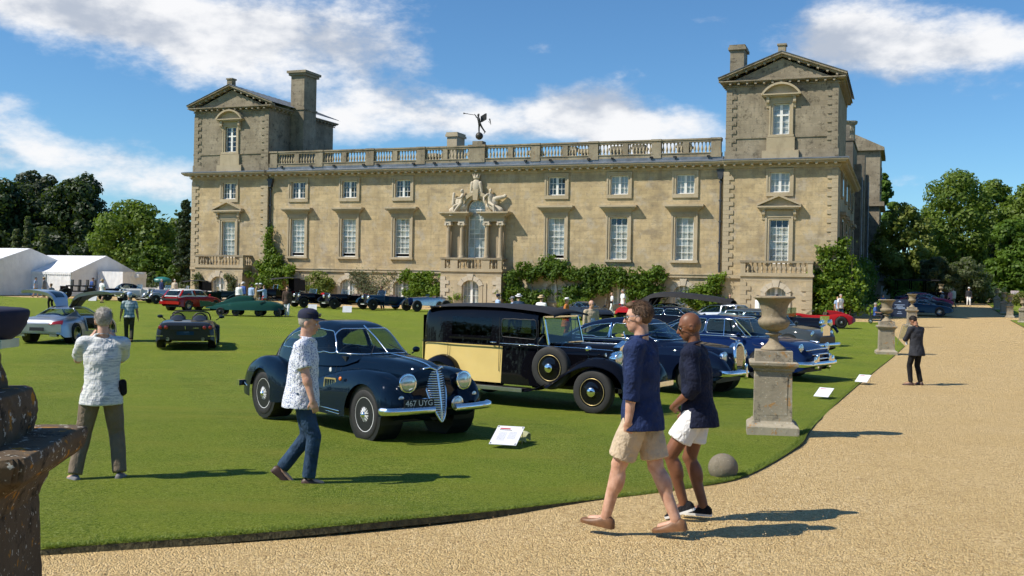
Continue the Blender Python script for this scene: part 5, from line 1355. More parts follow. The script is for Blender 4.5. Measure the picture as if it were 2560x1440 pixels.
    c.add('lower_apron', MB().grid([[(x, y, z) for y in np.linspace(-.62,.62,18)] for x, z in ((1.98,.62),(2.06,.5),(2.04,.36),(1.9,.3))]), P, smooth=True)
    # badge, number plate
    pl = part('number_plate', c.r); pl.matrix_local = facing((2.205,-.40,.545), (1,-.12,.05))
    MB().box((-.22,-.055,-.01),(.22,.055,0)).build('plate', 'plate_black', pl); text('lettering', '467 UYG', .105, pl, Matrix.Translation((0,0,.003)), 'plate_white')
    c.add('badge', MB().lathe([(.03,0),(.03,.01),(.001,.015)], (.62,-.805,.88), 12, 'y'), 'plate_white')
    # mirror, interior, wheels
    c.add('door_mirror', MB().ell((.38,.80,1.10),(.05,.06,.045)).bar((.38,.72,1.04),(.38,.80,1.09),.015,.015), P, smooth=True)
    for y in (-.3,.3): c.seat(-.35, y, .5, 'leather_black', .42, .62)
    c.seat(-1.1, 0, 1.0, 'leather_black', .42, .58); c.steering(.25, -.3, 1.0); c.add('dashboard', MB().box((.42,-.55,.75),(.6,.55,1.05)), 'black_trim')
    c.add('underbody', MB().box((-2.1,-.62,.24),(1.75,.62,.34)), 'black_trim')
    for x in (1.475,-1.475):
        for s in (-1, 1): c.wheel(x, s*.71, .345, .17, 'wire', rr=.70, rim='wheel_silver')
navy_coupe()

# ---- the black and primrose limousine
def limousine():
    c = Car('limousine', 'tall black 1930s limousine with primrose yellow rear panels and a side mounted spare wheel', .55, 20.54, -34., 1.05)
    P = 'paint_black'; WB = 1.68
    # body: built from section loft, x from -2.35 to .62
    zt = 1.76; belt = 1.12
    rear_win = [(-1.55,1.24),(-1.55,1.60),(-.62,1.60),(-.62,1.24)]; front_win = [(-.40,1.24),(-.40,1.60),(.33,1.60),(.40,1.24)]
    def cb(C, N_):
        i = np.zeros(len(C), int); x, y, z = C.T; ay = np.abs(y)
        sd = ay > .5
        # primrose: rear quarter and door below the belt, ending in a curve
        curve = -.36+.36*np.clip((.62-z)/.45, 0, 1)**2
        i[sd & (z < 1.08) & (x < curve) & (x > -2.28)] = 1
        i[sd & (x > -1.62) & (x < curve) & (z < 1.08) & (x > -1.60)] = 2
        i[sd & (x > -.40) & (x < .42) & (z < 1.66) & ~((z < 1.08) & (x < curve))] = 3
        i[sd & inpoly(x, z, rear_win)] = 4; i[sd & inpoly(x, z, front_win)] = 5
        i[(x > .36) & (z > 1.16) & (ay < .66)] = -1
        i[(z < .42)] = -1
        return i
    c.loft((.62,-2.42), [(-2.42,.40),(-2.36,.55),(-2.2,.66),(-1.7,.72),(-.8,.74),(0,.72),(.62,.64)],
           [(-2.42,1.50),(-2.36,1.66),(-2.2,1.75),(-1.5,1.80),(-.5,1.81),(.3,1.77),(.62,1.72)], [(-2.42,.7),(-2.3,.42),(-1.5,.40),(.62,.40)], 0, .16, .20, .10, 150, 110, cb,
           (('body',P),('rear_quarter','paint_yellow'),('rear_door','paint_yellow'),('front_door',P),('quarter_window','dark_glass'),('front_window','car_glass')))
    c.add('rear_panel', MB().grid([[(-2.41,y,z) for y in np.linspace(-.5,.5,8)] for z in (.5,1.0,1.6)]), P)
    for s in (-1, 1):
        c.add('rear_panel', MB().grid([[(-2.36,s*.58,z),(-2.3,s*.64,z)] for z in (.5,1.08)]), 'paint_yellow')
    c.add('roof', MB().grid([[(x, y*(.66 if x < .4 else .64), z+.06*math.cos(y*pi/2)) for y in np.linspace(-1,1,16)] for x, z in [(-2.3,1.73),(-2.0,1.78),(-1.2,1.81),(-.4,1.81),(.1,1.78),(.5,1.745),(.72,1.70),(.73,1.66)]]), 'black_fabric', smooth=True)
    # windscreen
    f = part('windscreen', c.r)
    for a, b in (((.62,-.62,1.16),(.50,-.60,1.66)),((.62,.62,1.16),(.50,.60,1.66)),((.50,-.60,1.66),(.50,.60,1.66)),((.62,-.62,1.17),(.62,.62,1.17))): MB().bar(a, b, .03, .03).build('frame', 'chrome', f)
    MB().add([(.62,-.6,1.17),(.62,.6,1.17),(.50,.58,1.65),(.50,-.58,1.65)], [(0,1,2,3)]).build('pane', 'car_glass', f)
    c.add('scuttle', MB().grid([[(x, y*w, z0+(z1-z0)*math.cos(y*pi/2)**.5) for y in np.linspace(-1,1,20)] for x, w, z0, z1 in [(.35,.70,.6,1.15),(.62,.66,.6,1.18),(.8,.58,.6,1.19)]]), P, smooth=True)
    bn = [(1.0*0+.8,.575,1.185),(1.2,.46,1.20),(1.6,.36,1.20),(1.82,.32,1.20)]
    c.add('bonnet', MB().grid([[(x, math.copysign(abs(math.sin(a))**.55, a)*w, .62+(z-.62)*max(0, math.cos(a))**.42) for a in np.linspace(-pi/2, pi/2, 26)] for x, w, z in bn]), P, smooth=True)
    c.tubeline('bonnet_hinge', [(.8,0,1.192),(1.82,0,1.205)], .007, 'chrome', 6)
    for s in (-1, 1):
        c.tubeline('bonnet_moulding', [(-.4,s*.735,1.14),(.3,s*.72,1.14),(.62,s*.66,1.135),(1.2,s*.47,1.12),(1.8,s*.335,1.10)], .008, 'chrome', 30)
        # louvres, lower valance
        c.add('bonnet_side', MB().add([(.8,s*.575,.55),(1.82,s*.32,.55),(1.82,s*.32,1.0),(.8,s*.575,1.0)], [(0,1,2,3)]), P)
        # front wing sweeping into the running board
        path = [(2.32,.52),(2.28,.72),(2.12,.90),(1.85,.985),(1.55,.975),(1.25,.86),(.95,.66),(.65,.46),(.40,.36),(.2,.345)]
        PP = spline(path, 46); rows = []
        for i, (x, z) in enumerate(PP):
            t = i/45; wi = .185*(1-.1*t) if t < .6 else .185*(.94)
            rows.append([(float(x), s*(.72+wi*k), float(z)-(.10*abs(k)**2.4 if t < .75 else .03*abs(k)**2)) for k in np.linspace(-1.15,1.15,13)])
        c.add('front_wing', MB().grid(rows).grid([[(a[0],a[1],a[2]-.012) for a in r] for r in rows]), P, smooth=True)
        c.add('wing_valance', MB().grid([[(r[0][0], s*.5, r[0][2]+.03) for r in rows],[(r[0][0], s*.50, max(.42, r[0][2]-.35)) for r in rows]]), P, smooth=True)
        rb = MB().box((-1.28,min(s*.60,s*.92),.30),(.25,max(s*.60,s*.92),.345)); c.add('running_board', rb, 'black_trim'); c.add('running_board_edge', MB().box((-1.28,min(s*.92,s*.935),.285),(.25,max(s*.92,s*.935),.35)).box((-1.28,min(s*.905,s*.925),.346),(.25,max(s*.905,s*.925),.353)), 'steel')
        rp = spline([(-1.22,.34),(-1.28,.55),(-1.42,.76),(-1.68,.865),(-1.95,.80),(-2.2,.62),(-2.4,.42)], 30)
        c.add('rear_wing', MB().grid([[(float(x), s*(.74+.17*k), float(z)-.09*abs(k)**2.4) for k in np.linspace(-1.1,1.15,11)] for x, z in rp]), P, smooth=True)
        c.lamp((1.98,s*.44,.96), .145, (1,0,0), 'chrome', depth=1.25); c.lamp((2.06,s*.25,.62), .075, (1,0,0), 'chrome', name='fog_lamp')
        sl = c.lamp((1.86,s*.72,1.045), .042, (1,0,0), 'paint_black', name='side_lamp')
        c.lamp((1.50,s*.70,1.13), .055, (-.4,s*-.6,0), 'chrome', 'lamp_lens', .5, 'wing_mirror'); c.add('mirror_stem', MB().bar((1.50,s*.70,.97),(1.50,s*.70,1.1),.012,.012), 'chrome')
        for xx in (-.52, .33): c.tubeline('door_handle', [(xx-.07,s*.755,1.155),(xx,s*.78,1.155),(xx+.07,s*.755,1.155)], .012, 'chrome', 10)
        c.tubeline('belt_moulding', [(-2.3,s*.655,1.10),(-1.7,s*.725,1.10),(-.8,s*.745,1.10),(0,s*.725,1.10),(.6,s*.65,1.10)], .012, P, 20)
        c.add('window_ledge', MB().bar((-1.58,s*.735,1.205),(-.60,s*.74,1.205),.02,.025).bar((-1.58,s*.74,1.19),(-.60,s*.745,1.19),.012,.01), P)
        c.add('door_seam', MB().bar((-1.61,s*.732,.48),(-1.61,s*.728,1.08),.008,.006).bar((-.40,s*.737,.62),(-.40,s*.728,1.62),.008,.006).bar((.42,s*.68,.45),(.42,s*.665,1.6),.008,.006), 'black_trim')
        # spare wheel in the wing
        w = c.wheel(.80, s*.80, .39, .17, 'disc', disc=P, line='gold_line', rr=.66); w.location.z = .76
        for x in (WB, -WB): c.wheel(x, s*.79, .395, .17, 'disc', disc=P, line='gold_line', rr=.66)
    # radiator
    g = part('radiator', c.r)
    MB().box((1.82,-.33,.52),(1.93,-.27,1.13)).box((1.82,.27,.52),(1.93,.33,1.13)).box((1.82,-.27,.52),(1.93,.27,.56)).build('shell', 'chrome', g)
    MB().prism([(-.34,1.12),(.34,1.12),(.34,1.16),(0,1.27),(-.34,1.16)], 'x', 1.80, 1.945).build('pediment', 'chrome', g)
    sl = MB()
    for k in range(16): y = -.25+.5*k/15; sl.box((1.90,y-.008,.56),(1.925,y+.008,1.12))
    q = sl.build('shutter', 'steel', g); q['kind'] = 'stuff'
    MB().box((1.84,-.27,.56),(1.88,.27,1.12)).build('backing', 'black_trim', g)
    m = MB().cap((1.87,0,1.26),(1.87,0,1.31),.02,.018).cap((1.87,0,1.31),(1.83,0,1.40),.016,.012).ell((1.835,0,1.42),(.015,.012,.016))
    for s in (-1, 1): m.grid([[(1.84,s*.01,1.39),(1.84,s*.01,1.36)],[(1.76,s*.07,1.40),(1.77,s*.06,1.33)],[(1.70,s*.10,1.37),(1.72,s*.08,1.33)]])
    c.add('mascot', m, 'chrome', smooth=True)
    c.add('front_bumper', MB().bar((2.45,-.78,.50),(2.45,.78,.50),.03,.09).bar((2.0,-.35,.47),(2.45,-.35,.5),.04,.05).bar((2.0,.35,.47),(2.45,.35,.5),.04,.05), 'chrome')
    c.add('chassis', MB().box((-2.3,-.5,.36),(2.0,.5,.44)), 'black_trim'); c.add('front_axle', MB().bar((WB,-.65,.36),(WB,.65,.36),.07,.07), 'black_trim')
    for y in (-.32,.32): c.seat(-.05, y, .5, 'leather_black', .55, .62)
    c.seat(-2.0, 0, 1.1, 'leather_black', .6, .65); c.steering(.32, -.32, 1.15); c.add('cabin_partition', MB().box((-.50,-.62,.45),(-.46,.62,1.2)), 'black_trim')
limousine()

# ---- dark blue fastback with an upright radiator
def fastback():
    c = Car('fastback_coupe', 'dark blue fastback coupe with tall chrome radiator and green seats, behind the limousine', 3.15, 24.0, -36., 1.05)
    P = 'paint_midnight'
    def cb(C, N_):
        i = np.zeros(len(C), int); i[inpoly(C[:,0], C[:,2], [(.55,.35),(.55,1.2),(-.75,1.2),(-.75,.35)]) & (np.abs(C[:,1]) > .5)] = 1; i[(C[:,0] > .75) & (C[:,2] > .95)] = 2
        i[(C[:,2] > 1.0) & (C[:,0] < .6) & (C[:,0] > -1.4) & (np.abs(C[:,1]) < .6)] = -1
        return arch_cut(C, i, ((1.55,.35),), .40, .6)
    c.loft((2.25,-2.75), [(-2.75,.3),(-2.4,.6),(-1.5,.80),(0,.86),(.8,.84),(1.5,.78),(2.0,.66),(2.25,.4)], [(-2.75,.6),(-2.2,.85),(-1.5,1.0),(-.5,1.06),(.6,1.08),(1.2,1.06),(1.8,1.0),(2.1,.88),(2.25,.7)], [(-2.75,.45),(-2,.28),(2,.32),(2.25,.5)], 0, .34, .5, .12, 120, 50, cb, (('body',P),('door',P),('bonnet',P)))
    for s in (-1, 1):
        c.loft((2.32,-.4), [(-.4,.05),(.4,.16),(1.2,.24),(1.9,.25),(2.2,.18),(2.32,.06)], [(-.4,.8),(.4,.93),(1.2,.99),(1.7,.96),(2.1,.82),(2.32,.55)], [(-.4,.5),(1,.32),(2.32,.45)], [(-.4,s*.8),(1,s*.70),(2.32,s*.62)], .55, .6, .05, 60, 30, lambda C, N_: arch_cut(C, np.zeros(len(C), int), ((1.55,.35),), .41, .62, zmax=.95), (('front_wing',P),))
        c.lamp((2.14,s*.52,.80), .12, (1,s*.05,0), 'chrome', depth=.9); c.lamp((2.18,s*.42,.56), .08, (1,0,0), 'chrome', name='fog_lamp')
        for x in (1.55,-1.5): c.wheel(x, s*.74, .35, .18, 'disc', disc='chrome')
        c.add('wheel_well', MB().lathe([(.40,0),(.40,.36),(.02,.36)] if s > 0 else [(.02,-.36),(.40,-.36),(.40,0)], (1.55, s*.78, .36), 20, 'y'), 'black_trim')
        c.add('bumper', MB().grid([[(x+dx, s*y, z) for dx, z in ((0,.44),(.06,.45),(.08,.50),(.06,.55),(0,.56))] for x, y in [tuple(map(float, q)) for q in spline([(2.2,.92),(2.38,.85),(2.46,.5),(2.47,.2)], 16)]]), 'chrome', smooth=True)
        c.add('overrider', MB().cap((2.52,s*.3,.42),(2.52,s*.3,.66),.045,.035), 'chrome', smooth=True)
        c.tubeline('belt_trim', [(.75,s*.78,1.085),(0,s*.80,1.08),(-1.4,s*.70,1.06)], .009, 'chrome', 16)
    sw = [(.38,1.10),(.24,1.38),(-.50,1.42),(-.52,1.10)]; qw = [(-.58,1.10),(-.58,1.41),(-1.1,1.34),(-1.65,1.12)]
    def cc(C, N_):
        i = np.zeros(len(C), int); sd = np.abs(C[:,1]) > .42
        i[(C[:,0] > .26) & (C[:,2] > 1.10) & (C[:,2] < 1.42) & (np.abs(C[:,1]) < .58)] = 1
        i[inpoly(C[:,0], C[:,2], sw) & sd] = 2; i[inpoly(C[:,0], C[:,2], qw) & sd] = 3
        i[(C[:,0] < -1.4) & (C[:,0] > -1.95) & (np.abs(C[:,1]) < .42) & (C[:,2] > 1.0)] = 4
        return i
    c.loft((.92,-2.6), [(-2.6,.2),(-2.0,.46),(-1.2,.62),(-.3,.68),(.4,.64),(.92,.52)], [(-2.6,.72),(-2.0,1.08),(-1.4,1.36),(-.8,1.51),(-.3,1.55),(.1,1.52),(.5,1.32),(.92,1.06)], [(-2.6,.6),(-1.5,1.0),(.92,1.02)], 0, .34, .58, .22, 130, 70, cc, (('roof',P),('windscreen','car_glass'),('side_window','car_glass'),('side_window','car_glass'),('rear_window','car_glass')))
    for s in (-1, 1):
        c.add('window_pillar', MB().bar((-.55,s*.655,1.1),(-.55,s*.545,1.42),.025,.02), 'chrome')
    g = part('radiator', c.r)
    MB().tube([(2.26,-.22,.50),(2.24,-.235,.80),(2.22,-.2,1.0),(2.21,-.1,1.07),(2.21,0,1.085),(2.21,.1,1.07),(2.22,.2,1.0),(2.24,.235,.80),(2.26,.22,.50)], .035, 8).build('surround', 'chrome', g, smooth=True)
    MB().grid([[(2.10,y*.22,1.0+.09*math.cos(y*pi/2)) for y in np.linspace(-1,1,9)],[(2.23,y*.22,1.0+.09*math.cos(y*pi/2)) for y in np.linspace(-1,1,9)]]).build('shell', 'chrome', g, smooth=True)
    sl = MB()
    for k in range(14): y = -.19+.38*k/13; sl.box((2.235,y-.007,.50),(2.255,y+.007,1.03-.5*y*y*4))
    q = sl.build('slat', 'chrome', g); q['kind'] = 'stuff'
    MB().box((2.19,-.21,.5),(2.22,.21,1.0)).build('backing', 'black_trim', g)
    c.add('mascot', MB().cap((2.2,0,1.09),(2.12,0,1.16),.02,.015).ell((2.22,0,1.14),(.03,.02,.02)).grid([[(2.18,.0,1.13),(2.18,0,1.16)],[(2.05,.06,1.18),(2.05,.06,1.2)]]).grid([[(2.18,.0,1.13),(2.18,0,1.16)],[(2.05,-.06,1.18),(2.05,-.06,1.2)]]), 'chrome', smooth=True)
    pl = part('number_plate', c.r); pl.matrix_local = facing((2.56,.46,.50), (1,.1,0)); MB().box((-.2,-.06,-.01),(.2,.06,0)).build('plate', 'plate_black', pl); text('lettering', '7092', .12, pl, Matrix.Translation((0,0,.003)), 'plate_white')
    for y in (-.32,.32): c.seat(-.2, y, .52, 'leather_green', .5, .58)
    c.seat(-1.1, 0, 1.1, 'leather_green', .5, .62); c.steering(.35, -.35, 1.05); c.add('underbody', MB().box((-2.3,-.6,.26),(2.0,.6,.36)), 'black_trim')
fastback()

# ---- generic pontoon-bodied car, used with different shapes
def pontoon(name, label, x, y, h, P, L=4.4, Wd=.86, H=1.35, belt=.92, hood=.9, tail=.88, cab=(.75,.15,-.9,-1.6), nose=.55, wheel=.32, wb=2.6, glass='car_glass', style='disc', disc='chrome', sc=1., bump='chrome', roofm=None, tum=.26, seats='leather_black', group=None, hi=1., lamps=(), tails=(), tailz=.5, cat='car', cabw=.68, roofp=.3):
    c = Car(name, label, x, y, h, sc, cat, group); a = L/2; xw = wb/2
    n = int(70*hi); m = int(34*hi)
    def cb(C, N_):
        i = np.zeros(len(C), int); i[inpoly(C[:,0], C[:,2], [(cab[0]-.15,.3),(cab[0]-.2,belt+.2),(cab[2]+.2,belt+.2),(cab[2]+.25,.3)]) & (np.abs(C[:,1]) > Wd*.6)] = 1
        i[(C[:,0] > cab[0]+.05) & (C[:,2] > hood-.22)] = 2
        i[(C[:,2] > belt-.12) & (C[:,0] < cab[0]-.1) & (C[:,0] > cab[3]+.2) & (np.abs(C[:,1]) < cabw*.85)] = -1
        return arch_cut(C, i, ((xw,wheel),(-xw,wheel)), wheel*1.16, Wd*.6)
    c.loft((a,-a), [(-a,Wd*.72),(-a+.12,Wd*.9),(-a*.5,Wd),(a*.4,Wd),(a*.8,Wd*.93),(a-.1,Wd*.8),(a,Wd*.6)], [(-a,tailz+.12),(-a+.1,tail-.08),(-a*.6,tail),(cab[3],max(tail,belt-.03)),(cab[0],max(hood,belt)-.01),(a*.7,hood-.06),(a-.15,nose+.12),(a,nose)], [(-a,.4),(-a+.3,.24),(a-.4,.22),(a,.34)], 0, .22, .34, .06, n, m, cb, (('body',P),('door',P),('bonnet',P)))
    def cc(C, N_):
        i = np.zeros(len(C), int); sd = np.abs(C[:,1]) > cabw*.62; zlo, zhi = belt+.03, H-.10
        i[(C[:,0] > cab[1]+.04) & (C[:,2] > zlo) & (C[:,2] < zhi+.02) & (np.abs(C[:,1]) < cabw*.84)] = 1
        t0 = cab[0]-.28; mid = (cab[1]+cab[2])/2-.05
        i[inpoly(C[:,0], C[:,2], [(t0,zlo),(cab[1]-.05,zhi),(mid+.03,zhi),(mid+.03,zlo)]) & sd] = 2
        i[inpoly(C[:,0], C[:,2], [(mid-.03,zlo),(mid-.03,zhi),(cab[2]+.02,zhi),((cab[2]+cab[3])/2,zlo)]) & sd] = 3
        i[(C[:,0] < cab[2]-.06) & (C[:,2] > zlo+.02) & (C[:,2] < zhi) & (np.abs(C[:,1]) < cabw*.74)] = 4
        return i
    c.loft((cab[0],cab[3]), [(cab[3],cabw*.82),(cab[2],cabw*.98),(0,cabw),(cab[1],cabw),(cab[0],cabw*.86)], [(cab[3],belt),(cab[2],H-.06),((cab[1]+cab[2])/2,H),(cab[1],H-.05),(cab[0],belt)], [(cab[3],belt-.1),(cab[0],belt-.1)], 0, roofp, .46, tum, n, int(m*1.3), cc, (('roof',roofm or P),('windscreen',glass),('side_window',glass),('side_window',glass),('rear_window',glass)))
    for s in (-1, 1):
        for xx in (xw,-xw): c.wheel(xx, s*(Wd-.11), wheel, .2, style, disc=disc, rim='steel'); c.add('wheel_well', MB().lathe([(wheel*1.15,0),(wheel*1.15,.3),(.02,.3)] if s > 0 else [(.02,-.3),(wheel*1.15,-.3),(wheel*1.15,0)], (xx, s*(Wd-.03), wheel), 16, 'y'), 'black_trim')
        for lx, ly, lz, lr in lamps: c.lamp((lx, s*ly, lz), lr, (1,0,.05), 'chrome', depth=.6)
        for lx, ly, lz, lr in tails: c.lamp((lx, s*ly, lz), lr, (-1,0,0), 'chrome', 'lamp_red', .4, 'tail_lamp')
        c.add('door_mirror', MB().ell((cab[0]-.3,s*(Wd+.06),belt+.08),(.05,.09,.06)).bar((cab[0]-.3,s*(Wd-.1),belt),(cab[0]-.3,s*Wd,belt+.06),.03,.03), P, smooth=True)
    if bump:
        for e in (1,-1): c.add('bumper', MB().grid([[(e*(xx+dx), yy, z) for dx, z in ((0,.38),(.06,.40),(.07,.46),(.05,.51),(0,.52))] for xx, yy in [tuple(map(float, q)) for q in spline([(a-.2,-Wd*1.02),(a+.02,-Wd*.8),(a+.08,0),(a+.02,Wd*.8),(a-.2,Wd*1.02)], 24)]]), bump, smooth=True)
    for yy in (-.34,.34): c.seat((cab[1]+cab[2])/2-.05, yy, .5, seats, .3, .62)
    c.steering(cab[0]-.5, -.34, belt-.02); c.add('underbody', MB().box((-a+.3,-Wd*.7,.2),(a-.3,Wd*.7,.3)), 'black_trim')
    return c
# royal blue saloon
c = pontoon('saloon_car', 'royal blue 1950s saloon with a heavy chrome front behind the fastback', 5.95, 28.2, -42., 'paint_blue', 5.6, .99, 1.62, 1.06, 1.08, 1.02, (1.25,.55,-1.0,-2.3), .7, .37, 3.2, sc=.98, lamps=((2.62,.76,.86,.11),), cabw=.80, bump='chrome', hi=1.4)
for s in (-1, 1):
    c.lamp((2.9,s*.5,.55), .10, (1,0,0), 'chrome', 'chrome', 1.4, 'bumper_bullet'); c.add('bumper_guard', MB().cap((2.85,s*.35,.36),(2.88,s*.35,.66),.07,.05).bar((2.7,s*.95,.46),(2.86,s*.4,.46),.10,.12), 'chrome', smooth=True)
    c.tubeline('window_trim', [(1.2,s*.86,1.08),(.2,s*.90,1.075),(-1,s*.88,1.075),(-2.2,s*.74,1.06)], .012, 'chrome', 20); c.tubeline('side_trim', [(2.3,s*.99,.5),(0,s*1.005,.5),(-1.2,s*1.0,.5)], .012, 'chrome', 20)
    c.add('pillar_trim', MB().bar((1.18,s*.72,1.08),(.60,s*.62,1.54),.02,.02).bar((.38,s*.84,1.08),(.30,s*.66,1.52),.018,.018), 'chrome')
c.tubeline('roof_trim', [(.55,-.62,1.56),(.58,0,1.60),(.55,.62,1.56)], .012, 'chrome', 12)
g = part('grille', c.r)
for z, w in ((.84,.62),(.70,.66),(.58,.66)): MB().tube([tuple(map(float, q)) for q in spline([(2.68,-w,z-.05),(2.84,-w*.5,z),(2.87,0,z+.01),(2.84,w*.5,z),(2.68,w,z-.05)], 16)], .022, 6).build('grille_bar', 'chrome', g, smooth=True)
c.add('mascot', MB().cap((2.5,0,1.02),(2.72,0,1.0),.02,.03), 'chrome', smooth=True)
# grey saloon and others behind
c = pontoon('saloon_car', 'dark grey saloon parked behind the royal blue one', 8.9, 36.2, -46., 'paint_grey', 5.0, .9, 1.58, 1.03, 1.04, .95, (1.05,.45,-1.2,-2.2), .72, .37, 3.0, lamps=((2.3,.62,.8,.11),), cabw=.72)
g = part('radiator', c.r); MB().box((2.38,-.24,.5),(2.46,.24,1.05)).build('shell', 'chrome', g); MB().prism([(-.26,1.05),(.26,1.05),(0,1.13)], 'x', 2.34, 2.47).build('pediment', 'chrome', g)
pontoon('coupe', 'black fastback coupe between the raised hood and the blue saloon', 7.4, 44.5, -40., 'paint_black', 4.8, .86, 1.40, .98, .98, .9, (.9,.2,-1.2,-2.2), .62, .34, 2.8, cabw=.68, lamps=((2.2,.6,.7,.1),))
pontoon('saloon_car', 'pale grey green saloon with two tone roof deep in the row', 10.6, 49.0, -40., 'paint_grey', 4.6, .84, 1.48, .98, .98, .92, (.95,.4,-1.0,-2.0), .65, .34, 2.7, cabw=.7, roofm='paint_silver', lamps=((2.1,.58,.75,.1),))
c = Car('vintage_tourer', 'black open tourer with upright radiator behind the stone urn', 11.3, 42.6, -40.); c.add('bonnet', MB().grid([[(x, math.sin(a)*.34, .62+.5*max(0,math.cos(a))**.45) for a in np.linspace(-pi/2,pi/2,14)] for x in (.3,1.75)]), 'paint_black', smooth=True)
c.add('body', MB().grid([[(x, y*w, z) for y, z in ((-1,.5),(-1,1.05),(-.9,1.1),(-.86,.6),(.86,.6),(.9,1.1),(1,1.05),(1,.5))] for x, w in ((.4,.5),(0,.62),(-1.2,.66),(-2.0,.55))]), 'paint_black'); c.lamp((1.9,-.4,.92), .14); c.lamp((1.9,.4,.92), .14)
c.add('radiator', MB().box((1.75,-.33,.5),(1.86,.33,1.2)), 'chrome'); c.add('windscreen', MB().box((.3,-.55,1.1),(.33,.55,1.5)), 'car_glass')
for s in (-1, 1):
    c.add('front_wing', MB().grid([[(float(x), s*(.72+.16*k), float(z)-.08*k*k) for k in np.linspace(-1,1,9)] for x, z in spline([(2.1,.55),(1.9,.8),(1.5,.86),(1.1,.7),(.6,.4),(-1,.36)], 20)]), 'paint_black', smooth=True)
    for x in (1.5,-1.5): c.wheel(x, s*.7, .4, .15, 'wire', rim='black_trim')
    c.seat(-.6, s*.3, .5)
# raised black hood (folding top standing open)
c = pontoon('drophead_coupe', 'black drophead coupe with its long black fabric hood raised', 8.1, 50.5, -28., 'paint_black', 4.9, .86, 1.42, .95, .95, .9, (.8,.2,-.9,-1.6), .6, .34, 2.8, cabw=.68)
rows = []
for i, (x, z) in enumerate(spline([(-1.9,.75),(-1.85,1.25),(-1.2,1.72),(-.3,1.86),(.9,1.80),(2.2,1.66),(2.9,1.52)], 26)):
    w = .78-.25*max(0, (i-15)/10); rows.append([(float(x), y*w, float(z)+.12*(1-abs(y)**2.2)-(.55*(abs(y) > .96)*(1 if i < 9 else .25))) for y in np.linspace(-1,1,15)])
c.add('fabric_hood', MB().grid(rows), 'black_fabric', smooth=True)
for s in (-1, 1): c.add('hood_frame', MB().bar((-1.2,s*.74,.95),(-.6,s*.72,1.75),.03,.03).bar((-1.0,s*.74,.95),(.8,s*.66,1.7),.03,.03), 'black_trim')
# red wedge and dark wedge near the house
def wedge(name, label, x, y, h, P): return pontoon(name, label, x, y, h, P, 4.3, .87, 1.14, .80, .78, .84, (.95,.05,-.75,-1.7), .42, .31, 2.45, style='alloy', bump=None, cabw=.68, tum=.3, roofp=.26)
wedge('sports_car', 'red wedge shaped sports car half hidden behind the raised hood', 8.2, 67, -118, 'paint_red')
wedge('sports_car', 'dark blue wedge shaped sports car behind the woman in the white hat', 4.6, 63, -62, 'paint_carbon')

